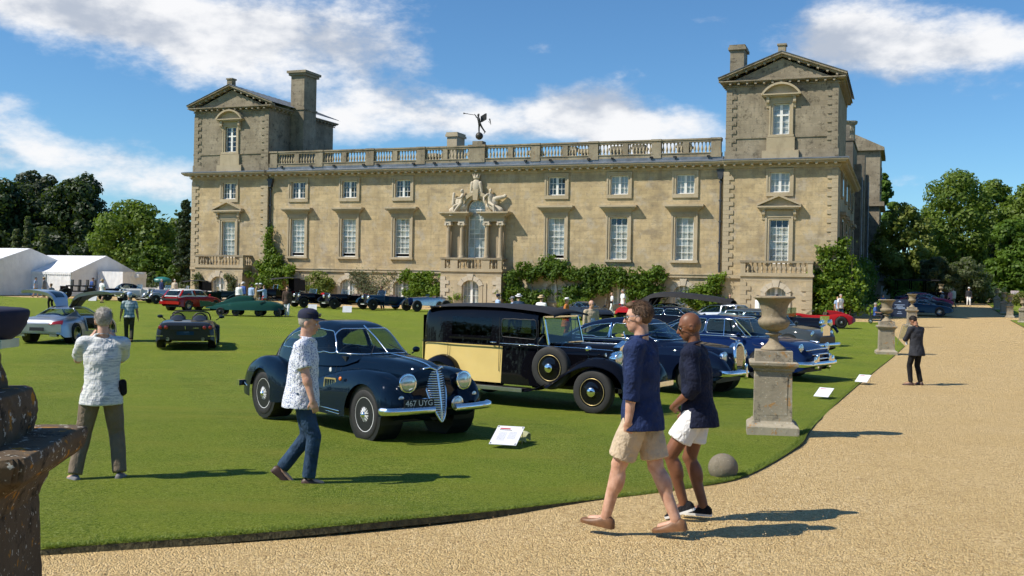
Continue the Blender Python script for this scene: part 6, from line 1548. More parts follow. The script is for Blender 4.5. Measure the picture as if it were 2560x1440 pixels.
# ---- silver gullwing, rear three quarter, doors up
def gullwing():
    c = Car('gullwing_car', 'silver sports car with both gullwing doors raised', -15.75, 36.6, 86., .95)
    P = 'paint_silver'; a = 2.32; Wd = .97
    def cb(C, N_):
        i = np.zeros(len(C), int); x, y, z = C.T
        i[(x > .95) & (z > .72)] = 1; i[(x < -1.35) & (z > .72) & (np.abs(y) < .72)] = 2
        op = inpoly(x, z, [(.98,.36),(.92,1.1),(-.42,1.1),(-.60,.75),(-.42,.36)]) & (np.abs(y) > .5); i[op] = -1
        i[(z > .74) & (x < .9) & (x > -1.1) & (np.abs(y) < .62)] = -1
        i[inpoly(x, z, [(-2.5,.2),(-2.5,.30),(-2.1,.28),(-2.1,.2)])] = 3
        return arch_cut(C, i, ((1.34,.34),(-1.34,.34)), .385, .66)
    c.loft((a,-a), [(-a,.70),(-a+.1,.86),(-1.7,.955),(-1.3,.97),(-.4,.93),(.5,.93),(1.3,.965),(1.9,.90),(2.2,.78),(a,.6)], [(-a,.62),(-a+.07,.80),(-2.1,.90),(-1.6,.935),(-1.0,.95),(0,.92),(1.0,.93),(1.6,.87),(2.05,.76),(a,.58)], [(-a,.36),(-a+.25,.22),(2.0,.2),(a,.3)], 0, .26, .42, .10, 150, 70, cb, (('body',P),('bonnet',P),('boot_lid',P),('diffuser','black_trim')))
    def cc(C, N_):
        i = np.zeros(len(C), int); x, y, z = C.T; ay = np.abs(y)
        i[(x > .30) & (z > .95) & (z < 1.19) & (ay < .58)] = 1
        i[(x < -.72) & (x > -1.58) & (z > .955) & (z < 1.20) & (ay < .56)] = 2
        i[inpoly(x, z, [(.74,.9),(.28,1.17),(.05,1.3),(-.62,1.3),(-.66,.9)]) & (ay > .28)] = -1
        return i
    c.loft((.95,-1.75), [(-1.75,.56),(-1.2,.68),(-.5,.74),(.2,.74),(.95,.66)], [(-1.75,.93),(-1.2,1.11),(-.7,1.23),(-.25,1.265),(.15,1.22),(.5,1.08),(.95,.90)], [(-1.75,.86),(.95,.84)], 0, .30, .5, .27, 110, 80, cc, (('roof',P),('windscreen','car_glass'),('rear_window','car_glass')))
    for s in (-1, 1):
        # raised door: section in y-z swept along the car
        sec = spline([(.24,1.255),(.33,1.45),(.42,1.62),(.62,1.76),(.95,1.83),(1.30,1.86),(1.62,1.84),(1.72,1.80)], 26)
        d = part('door', c.r)
        rows = []; rin = []
        for j, (yy, zz) in enumerate(sec):
            t = j/25; x0 = -.62+.10*t+(.14*max(0, t-.35)); x1 = .28+.5*min(1, t*1.6)+.08*t-(.25*max(0, t-.8)/.2*.6)
            rows.append([(x0+(x1-x0)*k/10, s*float(yy), float(zz)+.025*math.sin(pi*k/10)) for k in range(11)])
            th = .07+.05*math.sin(pi*t); rin.append([(x0+.03+(x1-x0-.06)*k/10, s*(float(yy)+.0), float(zz)-th*(1 if t > .25 else .5)) for k in range(11)])
        MB().grid(rows).build('door_skin', P, d, smooth=True); MB().grid(rin).build('door_lining', 'leather', d, smooth=True)
        e = MB(); ro = [r[0] for r in rows]+rows[-1]+[r[-1] for r in rows[::-1]]; ri = [r[0] for r in rin]+rin[-1]+[r[-1] for r in rin[::-1]]; e.grid([ro, ri]); e.build('door_edge', P, d, smooth=True)
        MB().grid([[(rows[j][k][0], rows[j][k][1], rows[j][k][2]+.006) for k in range(2, 9)] for j in range(6, 13)]).build('door_glass', 'dark_glass', d, smooth=True)
        MB().bar((-.3,s*.30,1.24),(-.32,s*.62,1.68),.025,.025).build('gas_strut', 'black_trim', d)
        c.add('tail_lamp', MB().grid([[(-2.375+.012*i+.11*(j/8)**2, s*(.42+.46*j/8), .69+(.13*(j/8)**.5+.02)*i/4) for j in range(9)] for i in range(5)]), 'lamp_red', smooth=True)
        for x in (1.34,-1.34): c.wheel(x, s*.84, .335, .26, 'alloy', rim='steel', rr=.76)
        for xx in (1.34,-1.34): c.add('wheel_well', MB().lathe([(.38,0),(.38,.3),(.02,.3)] if s > 0 else [(.02,-.3),(.38,-.3),(.38,0)], (xx, s*.93, .34), 16, 'y'), 'black_trim')
        c.add('sill', MB().box((-.75,min(s*.72,s*.93),.26),(1.0,max(s*.72,s*.93),.38)), P); c.add('exhaust', MB().box((-2.36,min(s*.45,s*.72),.26),(-2.2,max(s*.45,s*.72),.34)), 'steel')
        c.seat(-.45, s*.36, .54, 'leather_black', .32, .66); c.add('door_jamb', MB().bar((.95,s*.9,.36),(.9,s*.86,.92),.06,.04).bar((-.5,s*.92,.36),(-.62,s*.86,.9),.06,.04), P)
        c.tubeline('roof_frame', [(.82,s*.62,.92),(.5,s*.56,1.08),(.2,s*.46,1.21),(-.2,s*.38,1.25),(-.62,s*.42,1.23),(-.72,s*.6,1.05),(-.68,s*.74,.9)], .03, P, 30)
    c.add('rear_bumper', MB().grid([[(-2.33-.03*math.cos(y*1.4), y*.86, z) for y in np.linspace(-1,1,20)] for z in (.42,.55,.66,.70)]), P, smooth=True)
    pl = part('number_plate', c.r); pl.matrix_local = facing((-2.40,0,.52), (-1,0,.1)); MB().box((-.26,-.06,-.01),(.26,.06,0)).build('plate', 'plate_black', pl)
    c.add('cabin_floor', MB().box((-1.0,-.85,.24),(1.1,.85,.34)), 'black_trim'); c.add('dashboard', MB().box((.55,-.7,.6),(.9,.7,.9)), 'leather_black'); c.steering(.35, .36, .82, .18)
    c.add('rear_shelf', MB().box((-1.5,-.6,.5),(-.72,.6,.92)), 'leather_black')
gullwing()
# ---- black open spider seen from behind
def spider():
    c = Car('open_sports_car', 'black open two seater sports car seen squarely from behind', -10.95, 34.9, 104., .98)
    P = 'paint_carbon'; a = 2.25
    def cb(C, N_):
        i = np.zeros(len(C), int); x, y, z = C.T
        i[(x > -.62) & (x < .62) & (z > .62) & (np.abs(y) < .66)] = -1
        i[(x < -1.9) & (z < .40) & (np.abs(y) < .72)] = 1
        return arch_cut(C, i, ((1.3,.34),(-1.3,.345)), .385, .66)
    c.loft((a,-a), [(-a,.80),(-a+.1,.93),(-1.4,.965),(-.4,.93),(.6,.92),(1.4,.95),(2.0,.82),(a,.5)], [(-a,.80),(-a+.06,.885),(-1.7,.93),(-1.3,.95),(-.6,.93),(.3,.86),(1.0,.84),(1.6,.76),(a,.45)], [(-a,.34),(-a+.3,.16),(2,.16),(a,.25)], 0, .24, .36, .07, 120, 60, cb, (('body',P),('diffuser','black_trim')))
    for s in (-1, 1):
        c.add('head_fairing', MB().grid([[(x, s*.36+.24*u, .90+h_*max(0, 1-u*u)**.5) for u in np.linspace(-1,1,13)] for x, h_ in ((-.55,.19),(-.75,.19),(-1.1,.11),(-1.5,.03),(-1.7,.0))]), 'black_trim', smooth=True)
        c.add('roll_hoop', MB().tube([(-.54,s*.36+.24*math.cos(t),.88+.27*math.sin(t)) for t in np.linspace(0,pi,14)], .025, 8), 'black_trim', smooth=True); c.seat(-.35, s*.36, .5, 'leather_black', .3, .72)
        for k, yy in enumerate((.60,.78)): c.lamp((-2.27+.03*k,s*yy,.735), .070, (-1,s*.1*k,0), 'black_trim', 'lamp_red', .5, 'tail_lamp')
        for x in (1.3,-1.3): c.wheel(x, s*.82, .34, .27, 'alloy', rim='steel', rr=.76)
        c.add('door_mirror', MB().ell((.65,s*1.04,.98),(.06,.10,.06)).bar((.65,s*.85,.86),(.65,s*1.0,.96),.03,.03), P, smooth=True)
        c.add('exhaust', MB().lathe([(.06,0),(.06,.12),(.04,.12)], (-2.25,s*.55,.36), 12, 'x'), 'steel')
        c.add('side_reflector', MB().bar((-2.2,s*.93,.46),(-2.26,s*.7,.46),.02,.02), 'chrome')
    c.tubeline('windscreen_frame', [(.95,-.66,.86),(.55,-.60,1.10),(.42,-.4,1.17),(.40,0,1.185),(.42,.4,1.17),(.55,.60,1.10),(.95,.66,.86)], .025, 'black_trim', 30)
    c.add('windscreen', MB().grid([[(.98,y*.62,.86) for y in np.linspace(-1,1,9)],[(.44,y*.5,1.16) for y in np.linspace(-1,1,9)]]), 'car_glass', smooth=True)
    c.add('grille_panel', MB().box((-2.28,-.48,.66),(-2.25,.48,.80)), 'black_trim')
    pl = part('number_plate', c.r); pl.matrix_local = facing((-2.30,0,.55), (-1,0,.05)); MB().box((-.27,-.06,-.01),(.27,.06,0)).build('plate', 'paint_teal', pl)
    c.add('horse_badge', MB().bar((-2.285,0,.68),(-2.285,.01,.78),.02,.012), 'chrome'); c.add('script_badge', MB().bar((-2.285,-.24,.72),(-2.285,-.42,.72),.03,.012), 'chrome')
    c.add('cockpit_floor', MB().box((-.7,-.7,.2),(.8,.7,.28)), 'black_trim'); c.add('dashboard', MB().box((.55,-.62,.6),(.9,.62,.86)), 'leather_black'); c.steering(.4, .36, .82, .17)
spider()
# ---- red hatchback with a white roof
c = pontoon('hatchback', 'red hatchback with a white roof and a black rear panel', -21.0, 67.5, 66., 'paint_red', 4.3, .84, 1.36, .90, .88, .92, (.9,.25,-1.7,-2.1), .55, .31, 2.6, style='alloy', bump=None, roofm='paint_white', cabw=.70, tum=.2, roofp=.2)
c.add('tail_panel', MB().box((-2.18,-.66,.64),(-2.10,.66,.78)), 'black_trim'); c.add('bumper', MB().box((-2.22,-.80,.40),(-2.05,.80,.58)), 'paint_red')
for s in (-1, 1): c.lamp((-2.14,s*.6,.84), .08, (-1,0,0), 'black_trim', 'lamp_red', .4, 'tail_lamp'); c.add('roof_pillar', MB().bar((-1.95,s*.66,.92),(-1.6,s*.58,1.3),.1,.05).bar((-.55,s*.70,.92),(-.6,s*.6,1.3),.07,.04), 'paint_red')
# ---- green streamliner
c = Car('streamliner', 'green teardrop shaped streamlined record car with a tail fin', -15.3, 60.0, 2., 1.0)
P = 'paint_green'
c.loft((2.15,-2.6), [(-2.6,.02),(-1.8,.36),(-.8,.72),(.4,.86),(1.4,.78),(1.9,.52),(2.15,.1)], [(-2.6,.47),(-1.8,.62),(-.8,.82),(.4,.92),(1.3,.86),(1.9,.68),(2.15,.5)], [(-2.6,.40),(-1,.34),(1.5,.34),(2.15,.42)], 0, .5, .62, .1, 70, 34, None, (('body',P),))
c.loft((.35,-2.2), [(-2.2,.02),(-1.4,.18),(-.5,.27),(.1,.26),(.35,.16)], [(-2.2,.56),(-1.5,.86),(-.8,1.12),(-.3,1.18),(.1,1.12),(.35,.9)], [(-2.2,.5),(.35,.8)], 0, .5, .6, .1, 40, 24, None, (('headrest_fairing',P),))
c.add('windscreen', MB().grid([[(.55,y*.3,.9) for y in np.linspace(-1,1,7)],[(.22,y*.22,1.16) for y in np.linspace(-1,1,7)]]), 'car_glass'); c.add('tail_fin', MB().prism([(-2.9,.48),(-1.7,.62),(-2.4,.80),(-2.95,.84)], 'y', -.03, .03), P)
c.add('air_intake', MB().bar((1.0,-.62,.86),(.7,-.78,.76),.05,.04), 'black_trim')
for s in (-1, 1):
    for x in (1.7,.6,-.7,-1.6): c.wheel(x, s*.55, .24, .16, 'disc', disc='black_trim', hub='black_trim')
# ---- black teardrop coupe by the marquee
c = Car('vintage_coupe', 'black 1930s teardrop coupe beside the white roadster', -32.1, 84.5, -142., 1.0); P = 'paint_black'
c.loft((1.9,-.5), [(-.5,.5),(.4,.5),(1.2,.36),(1.9,.28)], [(-.5,.98),(.4,1.0),(1.2,.98),(1.9,.9)], [(-.5,.3),(1.9,.35)], 0, .4, .5, .1, 30, 24, None, (('bonnet',P),))
def cc(C, N_):
    i = np.zeros(len(C), int); i[(C[:,0] > .25) & (C[:,2] > 1.02) & (C[:,2] < 1.30)] = 1; i[(((C[:,0]+.3)/.42)**2+((C[:,2]-1.14)/.16)**2 < 1) & (np.abs(C[:,1]) > .3)] = 2; return i
c.loft((.6,-2.4), [(-2.4,.05),(-1.5,.45),(-.6,.62),(.2,.6),(.6,.5)], [(-2.4,.4),(-1.5,1.0),(-.7,1.38),(-.1,1.42),(.3,1.25),(.6,1.0)], [(-2.4,.32),(.6,.35)], 0, .4, .55, .25, 60, 40, cc, (('body',P),('windscreen','car_glass'),('side_window','car_glass')))
for s in (-1, 1):
    for x0, x1 in ((2.1,-.2),(-.7,-2.45)): xm = (x0+x1)/2+.15; c.loft((x0,x1), [(x1,.04),(xm,.22),(x0,.05)], [(x1,.4),(xm-.3,.82),(xm+.3,.88),(x0,.5)], [(x1,.28),(x0,.4)], s*.62, .55, .6, .05, 30, 18, lambda C, N_: arch_cut(C, np.zeros(len(C), int), ((1.4,.38),), .42, .64, zmax=.85), (('wing',P),))
    for x in (1.4,-1.5): c.wheel(x, s*.68, .37, .15, 'wire', rim='black_trim', hub='steel')
    c.lamp((1.75,s*.42,.75), .12)
c.add('radiator', MB().grid([[(1.92,.26*math.sin(t)*k,.62+.30*math.cos(t)*k) for t in np.linspace(0,2*pi,17)] for k in (0,1)]), 'chrome')

# ---- open vintage cars drawn up before the house
def vintage(label, x, y, h, P, hood=False, r=.38, sc=1., rim='black_trim', seats='leather', L=3.9, grp='vintage cars lined up before the house', closed=False, wing=None):
    c = Car('vintage_car', label, x, y, h, sc, 'car', grp); wb = L*.36; wing = wing or P
    c.add('bonnet', MB().grid([[(xx, math.copysign(abs(math.sin(a))**.6, a)*w, .55+(.52)*max(0, math.cos(a))**.45) for a in np.linspace(-pi/2, pi/2, 16)] for xx, w in ((.25,.46),(wb+.1,.30))]), P, smooth=True)
    bt = [(.35,.5,1.05),(0,.60,.98),(-.7,.64,.95),(-1.3,.60,.95),(-L*.48,.42,.8)]
    c.add('body', MB().grid([[(xx, yy*w, zz) for yy, zz in ((-.9,.42),(-1,.6),(-1,z-.03),(-.95,z),(-.88,z-.03),(-.85,.6),(.85,.6),(.88,z-.03),(.95,z),(1,z-.03),(1,.6),(.9,.42))] for xx, w, z in bt], False, True, True), P, smooth=False)
    g = part('radiator', c.r); MB().box((wb+.1,-.31,.45),(wb+.2,-.26,1.08)).box((wb+.1,.26,.45),(wb+.2,.31,1.08)).box((wb+.1,-.31,1.06),(wb+.2,.31,1.14)).build('shell', 'chrome', g); MB().box((wb+.1,-.26,.45),(wb+.17,.26,1.06)).build('core', 'black_trim', g)
    f = part('windscreen', c.r); MB().tube([(.30,-.5,1.02),(.22,-.48,1.38),(.22,.48,1.38),(.30,.5,1.02)], .015, 6).build('frame', 'chrome', f); MB().add([(.29,-.49,1.03),(.22,-.47,1.37),(.22,.47,1.37),(.29,.49,1.03)], [(0,1,2,3)]).build('pane', 'car_glass', f)
    for s in (-1, 1):
        c.add('front_wing', MB().grid([[(float(xx), s*(.70+.13*k), float(zz)-.06*k*k) for k in np.linspace(-1,1,7)] for xx, zz in spline([(wb+.55,.55),(wb+.4,.80),(wb,.90),(wb-.5,.70),(wb-.95,.38),(-.6,.32)], 18)]), wing, smooth=True)
        c.add('rear_wing', MB().grid([[(float(xx), s*(.70+.13*k), float(zz)-.06*k*k) for k in np.linspace(-1,1,7)] for xx, zz in spline([(-.6,.32),(-wb+.42,.62),(-wb,.86),(-wb-.4,.7),(-wb-.55,.4)], 14)]), wing, smooth=True)
        for xx in (wb,-wb): c.wheel(xx, s*.68, r, .13, 'wire', rim=rim, hub='steel')
        c.lamp((wb+.25,s*.36,.88), .13); c.seat(-.55, s*.27, .46, seats, .5, .55)
    c.add('front_axle', MB().bar((wb,-.6,.38),(wb,.6,.38),.06,.06), 'black_trim'); c.add('number_plate', MB().box((wb+.45,-.24,.38),(wb+.47,.24,.5)), 'plate_white'); c.add('front_bumper', MB().bar((wb+.5,-.7,.5),(wb+.5,.7,.5),.03,.06), 'chrome')
    c.steering(.02, -.27, 1.0); c.add('chassis', MB().box((-L*.46,-.4,.34),(wb+.3,.4,.42)), 'black_trim')
    if hood:
        rows = [[(xx, yy*.66, zz+.07*math.cos(yy*pi/2)) for yy in np.linspace(-1,1,11)] for xx, zz in ((.75,1.72),(.3,1.80),(-.6,1.88),(-1.3,1.86),(-1.75,1.75))]
        c.add('fabric_hood', MB().grid(rows), 'black_fabric', smooth=True); c.add('hood_back', MB().add([(-1.75,-.66,1.75),(-1.75,.66,1.75),(-1.8,.62,.95),(-1.8,-.62,.95)], [(0,1,2,3)]).add([(-1.75,-.66,1.75),(-.9,-.66,1.84),(-.95,-.64,.95),(-1.8,-.62,.95)], [(0,1,2,3)]).add([(-1.75,.66,1.75),(-.9,.66,1.84),(-.95,.64,.95),(-1.8,.62,.95)], [(0,1,2,3)]), 'black_fabric')
        for s in (-1, 1): c.add('hood_iron', MB().bar((.70,s*.62,1.72),(.3,s*.55,1.0),.02,.02), 'black_trim')
    return c
vintage('tall black veteran tourer with its fabric hood up, by the group in hats', -19.1, 84, -150, 'paint_black', True, .42, 1.12)
vintage('black open tourer with maroon seats beside the tall hooded car', -14.6, 76.5, -140, 'paint_black', seats='paint_red')
vintage('long black tourer with big headlamps in the middle of the row', -12.0, 75.2, -138, 'paint_black', L=4.5)
vintage('dark blue roadster with a man leaning over it', -9.2, 74.2, -140, 'paint_teal')
vintage('black car with a spare wheel on its tail, left of the group in hats', -22.6, 78, 30, 'paint_dkgreen', False)
vintage('dark closed tourer behind the red hatchback', -27.0, 86, -150, 'paint_black', True, sc=.92)
vintage('white 1930s roadster with flowing wings behind the plaid shirt man', -29.0, 80.5, -140, 'paint_ivory', seats='leather', r=.34, rim='steel')
vintage('silver roadster with chrome lamps half hidden by the red hatchback', -26.3, 79, -140, 'paint_silver', r=.34, rim='steel')
c = Car('veteran_car', 'dark veteran car with stacked bench seats in front of the marquee', -37.5, 88.5, -150, 1.0, 'car', None)
c.add('chassis', MB().box((-1.4,-.4,.55),(1.4,.4,.65)), 'black_trim'); c.add('bonnet', MB().box((.8,-.3,.6),(1.4,.3,1.05)), 'paint_black')
for x in (-1.1,-.5,.1,.7): c.add('bench', MB().box((x-.25,-.65,1.0),(x+.2,.65,1.12)).box((x-.3,-.65,1.1),(x-.22,.65,1.6)).box((x-.25,-.6,.65),(x-.15,.6,1.0)), 'leather_black')
for s in (-1, 1):
    for x in (1.0,-1.0): c.wheel(x, s*.7, .46, .08, 'wire', rim='black_trim', rr=.85)
# ---- polished single seat racer
c = Car('racing_car', 'polished vintage racing car with a blue nose beside the porch bush', -6.05, 72.6, -142., 1.05, 'car'); 
c.loft((1.55,-2.0), [(-2.0,.05),(-1.4,.28),(-.5,.38),(.4,.38),(1.2,.30),(1.55,.22)], [(-2.0,.7),(-1.4,.95),(-.6,1.02),(.3,.98),(1.2,.92),(1.55,.85)], [(-2.0,.5),(-1,.38),(1.55,.42)], 0, .42, .55, .1, 40, 24, lambda C, N_: np.where((C[:,0] > -.75) & (C[:,0] < -.1) & (C[:,2] > .93), -1, np.where(C[:,0] > 1.2, 1, 0)), (('body','polished'),('nose_cowl','paint_blue')))
c.add('radiator', MB().grid([[(1.55,.20*math.sin(t)*k,.64+.22*math.cos(t)*k) for t in np.linspace(0,2*pi,17)] for k in (0,1)]), 'black_trim'); c.add('front_axle', MB().bar((1.15,-.62,.40),(1.15,.62,.40),.05,.05).bar((-1.15,-.62,.40),(-1.15,.62,.40),.06,.06), 'steel')
c.add('aero_screen', MB().grid([[(-.05,y*.25,.98) for y in np.linspace(-1,1,7)],[(-.15,y*.2,1.15) for y in np.linspace(-1,1,7)]]), 'car_glass'); c.seat(-.5, 0, .45, 'leather', .4, .6)
for s in (-1, 1):
    for x in (1.15,-1.15): c.wheel(x, s*.66, .38, .15, 'wire', rim='steel')
# ---- red sports racer by the ivy
c = Car('sports_racer', 'low red 1950s sports racer parked by the ivy covered corner', 17.5, 58.6, 174., 1.0); P = 'paint_red'
c.loft((2.05,-2.05), [(-2.05,.4),(-1.8,.66),(-1.2,.78),(0,.76),(1.2,.78),(1.8,.62),(2.05,.3)], [(-2.05,.55),(-1.75,.74),(-1.2,.82),(-.4,.74),(.4,.72),(1.1,.80),(1.6,.74),(2.05,.45)], [(-2.05,.4),(-1.6,.2),(1.6,.2),(2.05,.32)], 0, .3, .5, .1, 60, 34, lambda C, N_: arch_cut(C, np.where((C[:,0] > -.55) & (C[:,0] < .35) & (C[:,2] > .66) & (np.abs(C[:,1]) < .5), -1, 0), ((1.2,.32),(-1.2,.32)), .37, .5), (('body',P),))
c.loft((-.5,-1.7), [(-1.7,.03),(-.9,.16),(-.5,.17)], [(-1.7,.78),(-.9,.98),(-.5,1.0)], [(-1.7,.7),(-.5,.7)], .3, .5, .6, .05, 20, 14, None, (('headrest_fairing',P),))
c.add('windscreen', MB().grid([[(.55,y*.55,.74) for y in np.linspace(-1,1,9)],[(.25,y*.5,.98) for y in np.linspace(-1,1,9)]]), 'car_glass', smooth=True); c.seat(-.3, .3, .45, 'leather', .25, .6); c.seat(-.3, -.3, .45, 'leather', .25, .6)
for s in (-1, 1):
    for x in (1.2,-1.2): c.wheel(x, s*.70, .33, .17, 'wire', rim='steel')
    c.lamp((1.75,s*.5,.62), .09); c.add('side_vent', MB().box((.5,min(s*.76,s*.79),.42),(.8,max(s*.76,s*.79),.55)), 'black_trim')
c.add('racing_disc', MB().lathe([(.16,0),(.001,.01)], (-.9,-.70,.72), 16, 'y'), 'plate_white')
# ---- the row in the shade of the flank
for i, (px, d, P, lab) in enumerate(((2308,81,'paint_teal','dark teal sports coupe, nearest in the shaded row by the house flank'),(2310,85.5,'paint_carbon','dark coupe second in the shaded row'),(2316,89,'paint_pink','crimson pink car in the shaded row'),(2306,92.5,'paint_blue','blue coupe behind the crimson car in the shaded row'),(2298,96,'paint_teal','last pale blue topped car in the shaded row'))):
    p = atd(px, 790, d); pontoon('parked_car', lab, p.x, p.y, -28., P, 4.4, .88, 1.25, .85, .84, .86, (.95,.15,-.9,-1.8), .5, .32, 2.55, style='alloy', bump=None, cabw=.68, group='cars parked in the shade of the flank', hi=.8)
p = atd(2272, 752, 99); c = Car('vintage_bus', 'dark high sided vintage vehicle at the back of the shaded row', p.x+1.2, p.y, -28.)
c.add('body', MB().box((-2.4,-.9,.6),(1.4,.9,1.2)), 'paint_black'); c.add('roof', MB().box((-2.5,-.95,2.3),(1.6,.95,2.42)), 'black_fabric'); c.add('bonnet', MB().box((1.4,-.45,.6),(2.5,.45,1.25)), 'paint_black')
for s in (-1, 1):
    for x in (-2.3,-1.0,.3,1.35): c.add('roof_post', MB().bar((x,s*.86,1.2),(x,s*.86,2.3),.07,.07), 'paint_black')
    for x in (1.8,-1.5): c.wheel(x, s*.8, .44, .15, 'wire', rim='black_trim')
    c.lamp((2.55,s*.42,1.0), .14)
c.add('windscreen', MB().box((1.38,-.8,1.2),(1.42,.8,2.2)), 'dark_glass')
# ================================================================== people
pm('skin', (.48,.255,.17), .48, scale=14, spec=.4, c2=(.62,.38,.275)); pm('skin_tan', (.36,.175,.10), .5, var=.12, scale=9, spec=.35); pm('skin_brown', (.20,.085,.045), .48, var=.14, scale=9, spec=.4)
pm('hair_brown', (.10,.055,.028), .7, var=.4, scale=60); pm('hair_grey', (.36,.33,.29), .7, var=.3, scale=60); pm('hair_dark', (.02,.015,.012), .7, var=.4, scale=60); pm('hair_white', (.6,.58,.55), .7, var=.15, scale=60); pm('hair_stubble', (.10,.06,.045), .8, var=.2, scale=60); pm('hair_blond', (.30,.19,.09), .7, var=.3, scale=60)
def fab(name, c, var=.1):
    m, p, o = newmat(name); v = oc(); x, y, z = sep(v)
    n = noise(v, 5., 4.); f = noise(comb(x*1.3, y*1.3, z*.8), 9., 3., .6); g = noise(comb(x+z*.5, y-z*.4, z), 17., 2.)
    lk(mixc(n.ss(.3, .7), tuple(q*(1-var) for q in c), tuple(min(1, q*(1+var)) for q in c)), p.inputs['Base Color']); p.inputs['Roughness'].default_value = .85; p.inputs['Specular IOR Level'].default_value = .2
    bumpn((f-.5)._op('ABSOLUTE')*-1.5+g*.5, .7, .035, p); return m
fab('shirt_navy', (.018,.032,.095), .25); fab('shirt_dknavy', (.012,.016,.038), .2); fab('beige_cotton', (.52,.42,.30)); fab('white_cotton', (.80,.80,.80), .05); fab('taupe', (.19,.15,.11)); fab('jeans', (.03,.06,.11), .35); fab('black_cloth', (.012,.012,.014), .3); fab('charcoal', (.035,.037,.045), .25)
fab('olive', (.05,.05,.035), .25); fab('sky_shirt', (.35,.47,.68)); fab('mid_blue', (.06,.12,.36)); fab('cream', (.60,.52,.40)); fab('orange_dress', (.55,.20,.05), .3); fab('brown_tweed', (.09,.06,.045), .3); fab('tan_jacket', (.45,.37,.26)); fab('grey_cloth', (.22,.23,.25)); fab('red_trouser', (.32,.07,.08)); fab('khaki', (.30,.22,.12)); fab('pink_top', (.55,.22,.25))
pm('straw', (.55,.42,.24), .8, var=.15, scale=40); pm('leather_tan', (.17,.08,.033), .5, var=.2, scale=20); pm('leather_brown', (.06,.03,.02), .5); pm('shoe_grey', (.16,.16,.17), .7); pm('sole_white', (.75,.75,.73), .6); pm('lens_dark', (.01,.008,.006), .08, coat=1.)
def m_floral():
    m, p, o = newmat('shirt_floral'); v = oc()
    vo = node('ShaderNodeTexVoronoi'); vo.inputs['Scale'].default_value = 58.; vo.inputs['Randomness'].default_value = 1.; lk(N(v.s), vo.inputs['Vector'])
    n = noise(v, 70., 2.)
    msk = (N(vo.outputs[0])+(n-.5)*.5).ss(.42, .30)
    lk(mixc(msk, (.70,.73,.80), (.13,.18,.36)), p.inputs['Base Color']); p.inputs['Roughness'].default_value = .85; bumpn((noise(comb(sep(v)[0]*1.3, sep(v)[1]*1.3, sep(v)[2]*.8), 9., 3.)-.5)._op('ABSOLUTE')*-1.6, .8, .03, p)
m_floral()
def m_heather():
    m, p, o = newmat('shirt_heather'); v = oc(); x, y, z = sep(v)
    n = noise(comb(x*8., y*8., z*70.), 1.0, 4., .7); big = noise(v, 2.5, 2.)
    lk(mixc(n.ss(.48, .62)*(big*.9+.35), (.66,.67,.66), (.30,.34,.40)), p.inputs['Base Color']); p.inputs['Roughness'].default_value = .85; bumpn((noise(comb(sep(v)[0]*1.3, sep(v)[1]*1.3, sep(v)[2]*.8), 9., 3.)-.5)._op('ABSOLUTE')*-1.6, .8, .03, p)
m_heather()
def m_plaid():
    m, p, o = newmat('shirt_plaid'); v = oc(); x, y, z = sep(v)
    a = ((x+y)*52.)._op('SINE').ss(.2, .8); b = (z*52.)._op('SINE').ss(.2, .8)
    lk(mixc(a*.5+b*.5, (.42,.50,.50), (.08,.17,.20)), p.inputs['Base Color']); p.inputs['Roughness'].default_value = .85
m_plaid()
PEND = []
TEX = bpy.data.textures.new('cloth_folds', 'CLOUDS'); TEX.noise_scale = .17; TEX.noise_depth = 3
TEXH = bpy.data.textures.new('hair_strands', 'CLOUDS'); TEXH.noise_scale = .018; TEXH.noise_depth = 2
def grow(mb, name, mat, parent, voxel, smooth=4, fold=0., tex=None):
    o = mb.build(name, mat, parent)
    r = o.modifiers.new('r', 'REMESH'); r.mode = 'VOXEL'; r.voxel_size = voxel; r.use_smooth_shade = True
    if smooth: q = o.modifiers.new('s', 'SMOOTH'); q.factor = .5; q.iterations = smooth
    if fold: d = o.modifiers.new('d', 'DISPLACE'); d.texture = tex or TEX; d.strength = fold; d.mid_level = .5; d.texture_coords = 'LOCAL'
    PEND.append(o); return o
def ik(a, b, l1, l2, hint):
    d = b-a; L = max(1e-4, min(d.length, (l1+l2)*.999)); u = d.normalized()
    b = a+u*L; k = (l1*l1-l2*l2+L*L)/(2*L); h = math.sqrt(max(0, l1*l1-k*k))
    n = Vector(hint); n = n-u*n.dot(u)
    if n.length < 1e-4: n = Vector((1,0,0))
    return a+u*k+n.normalized()*h, b
def frust(mb, p, q, r0, r1, flat=1., seg=16):  # flat ended cloth tube
    p = Vector(p); q = Vector(q); mb.tube([p+(q-p)*t for t in (0,.25,.5,.75,1)], [r0+(r1-r0)*t for t in (0,.25,.5,.75,1)], seg, True, flat)
def oval(mb, secs, seg=20, yaw=None):
    """secs: (cx, cy, z, rx, ry, yaw)"""
    rows = []
    for cx, cy, z, rx, ry, yw in secs:
        rows.append([(cx+math.cos(a)*rx*math.cos(yw)-math.sin(a)*ry*math.sin(yw), cy+math.cos(a)*rx*math.sin(yw)+math.sin(a)*ry*math.cos(yw), z) for a in [2*pi*k/seg for k in range(seg)]])
    mb.grid(rows, True, True, True)
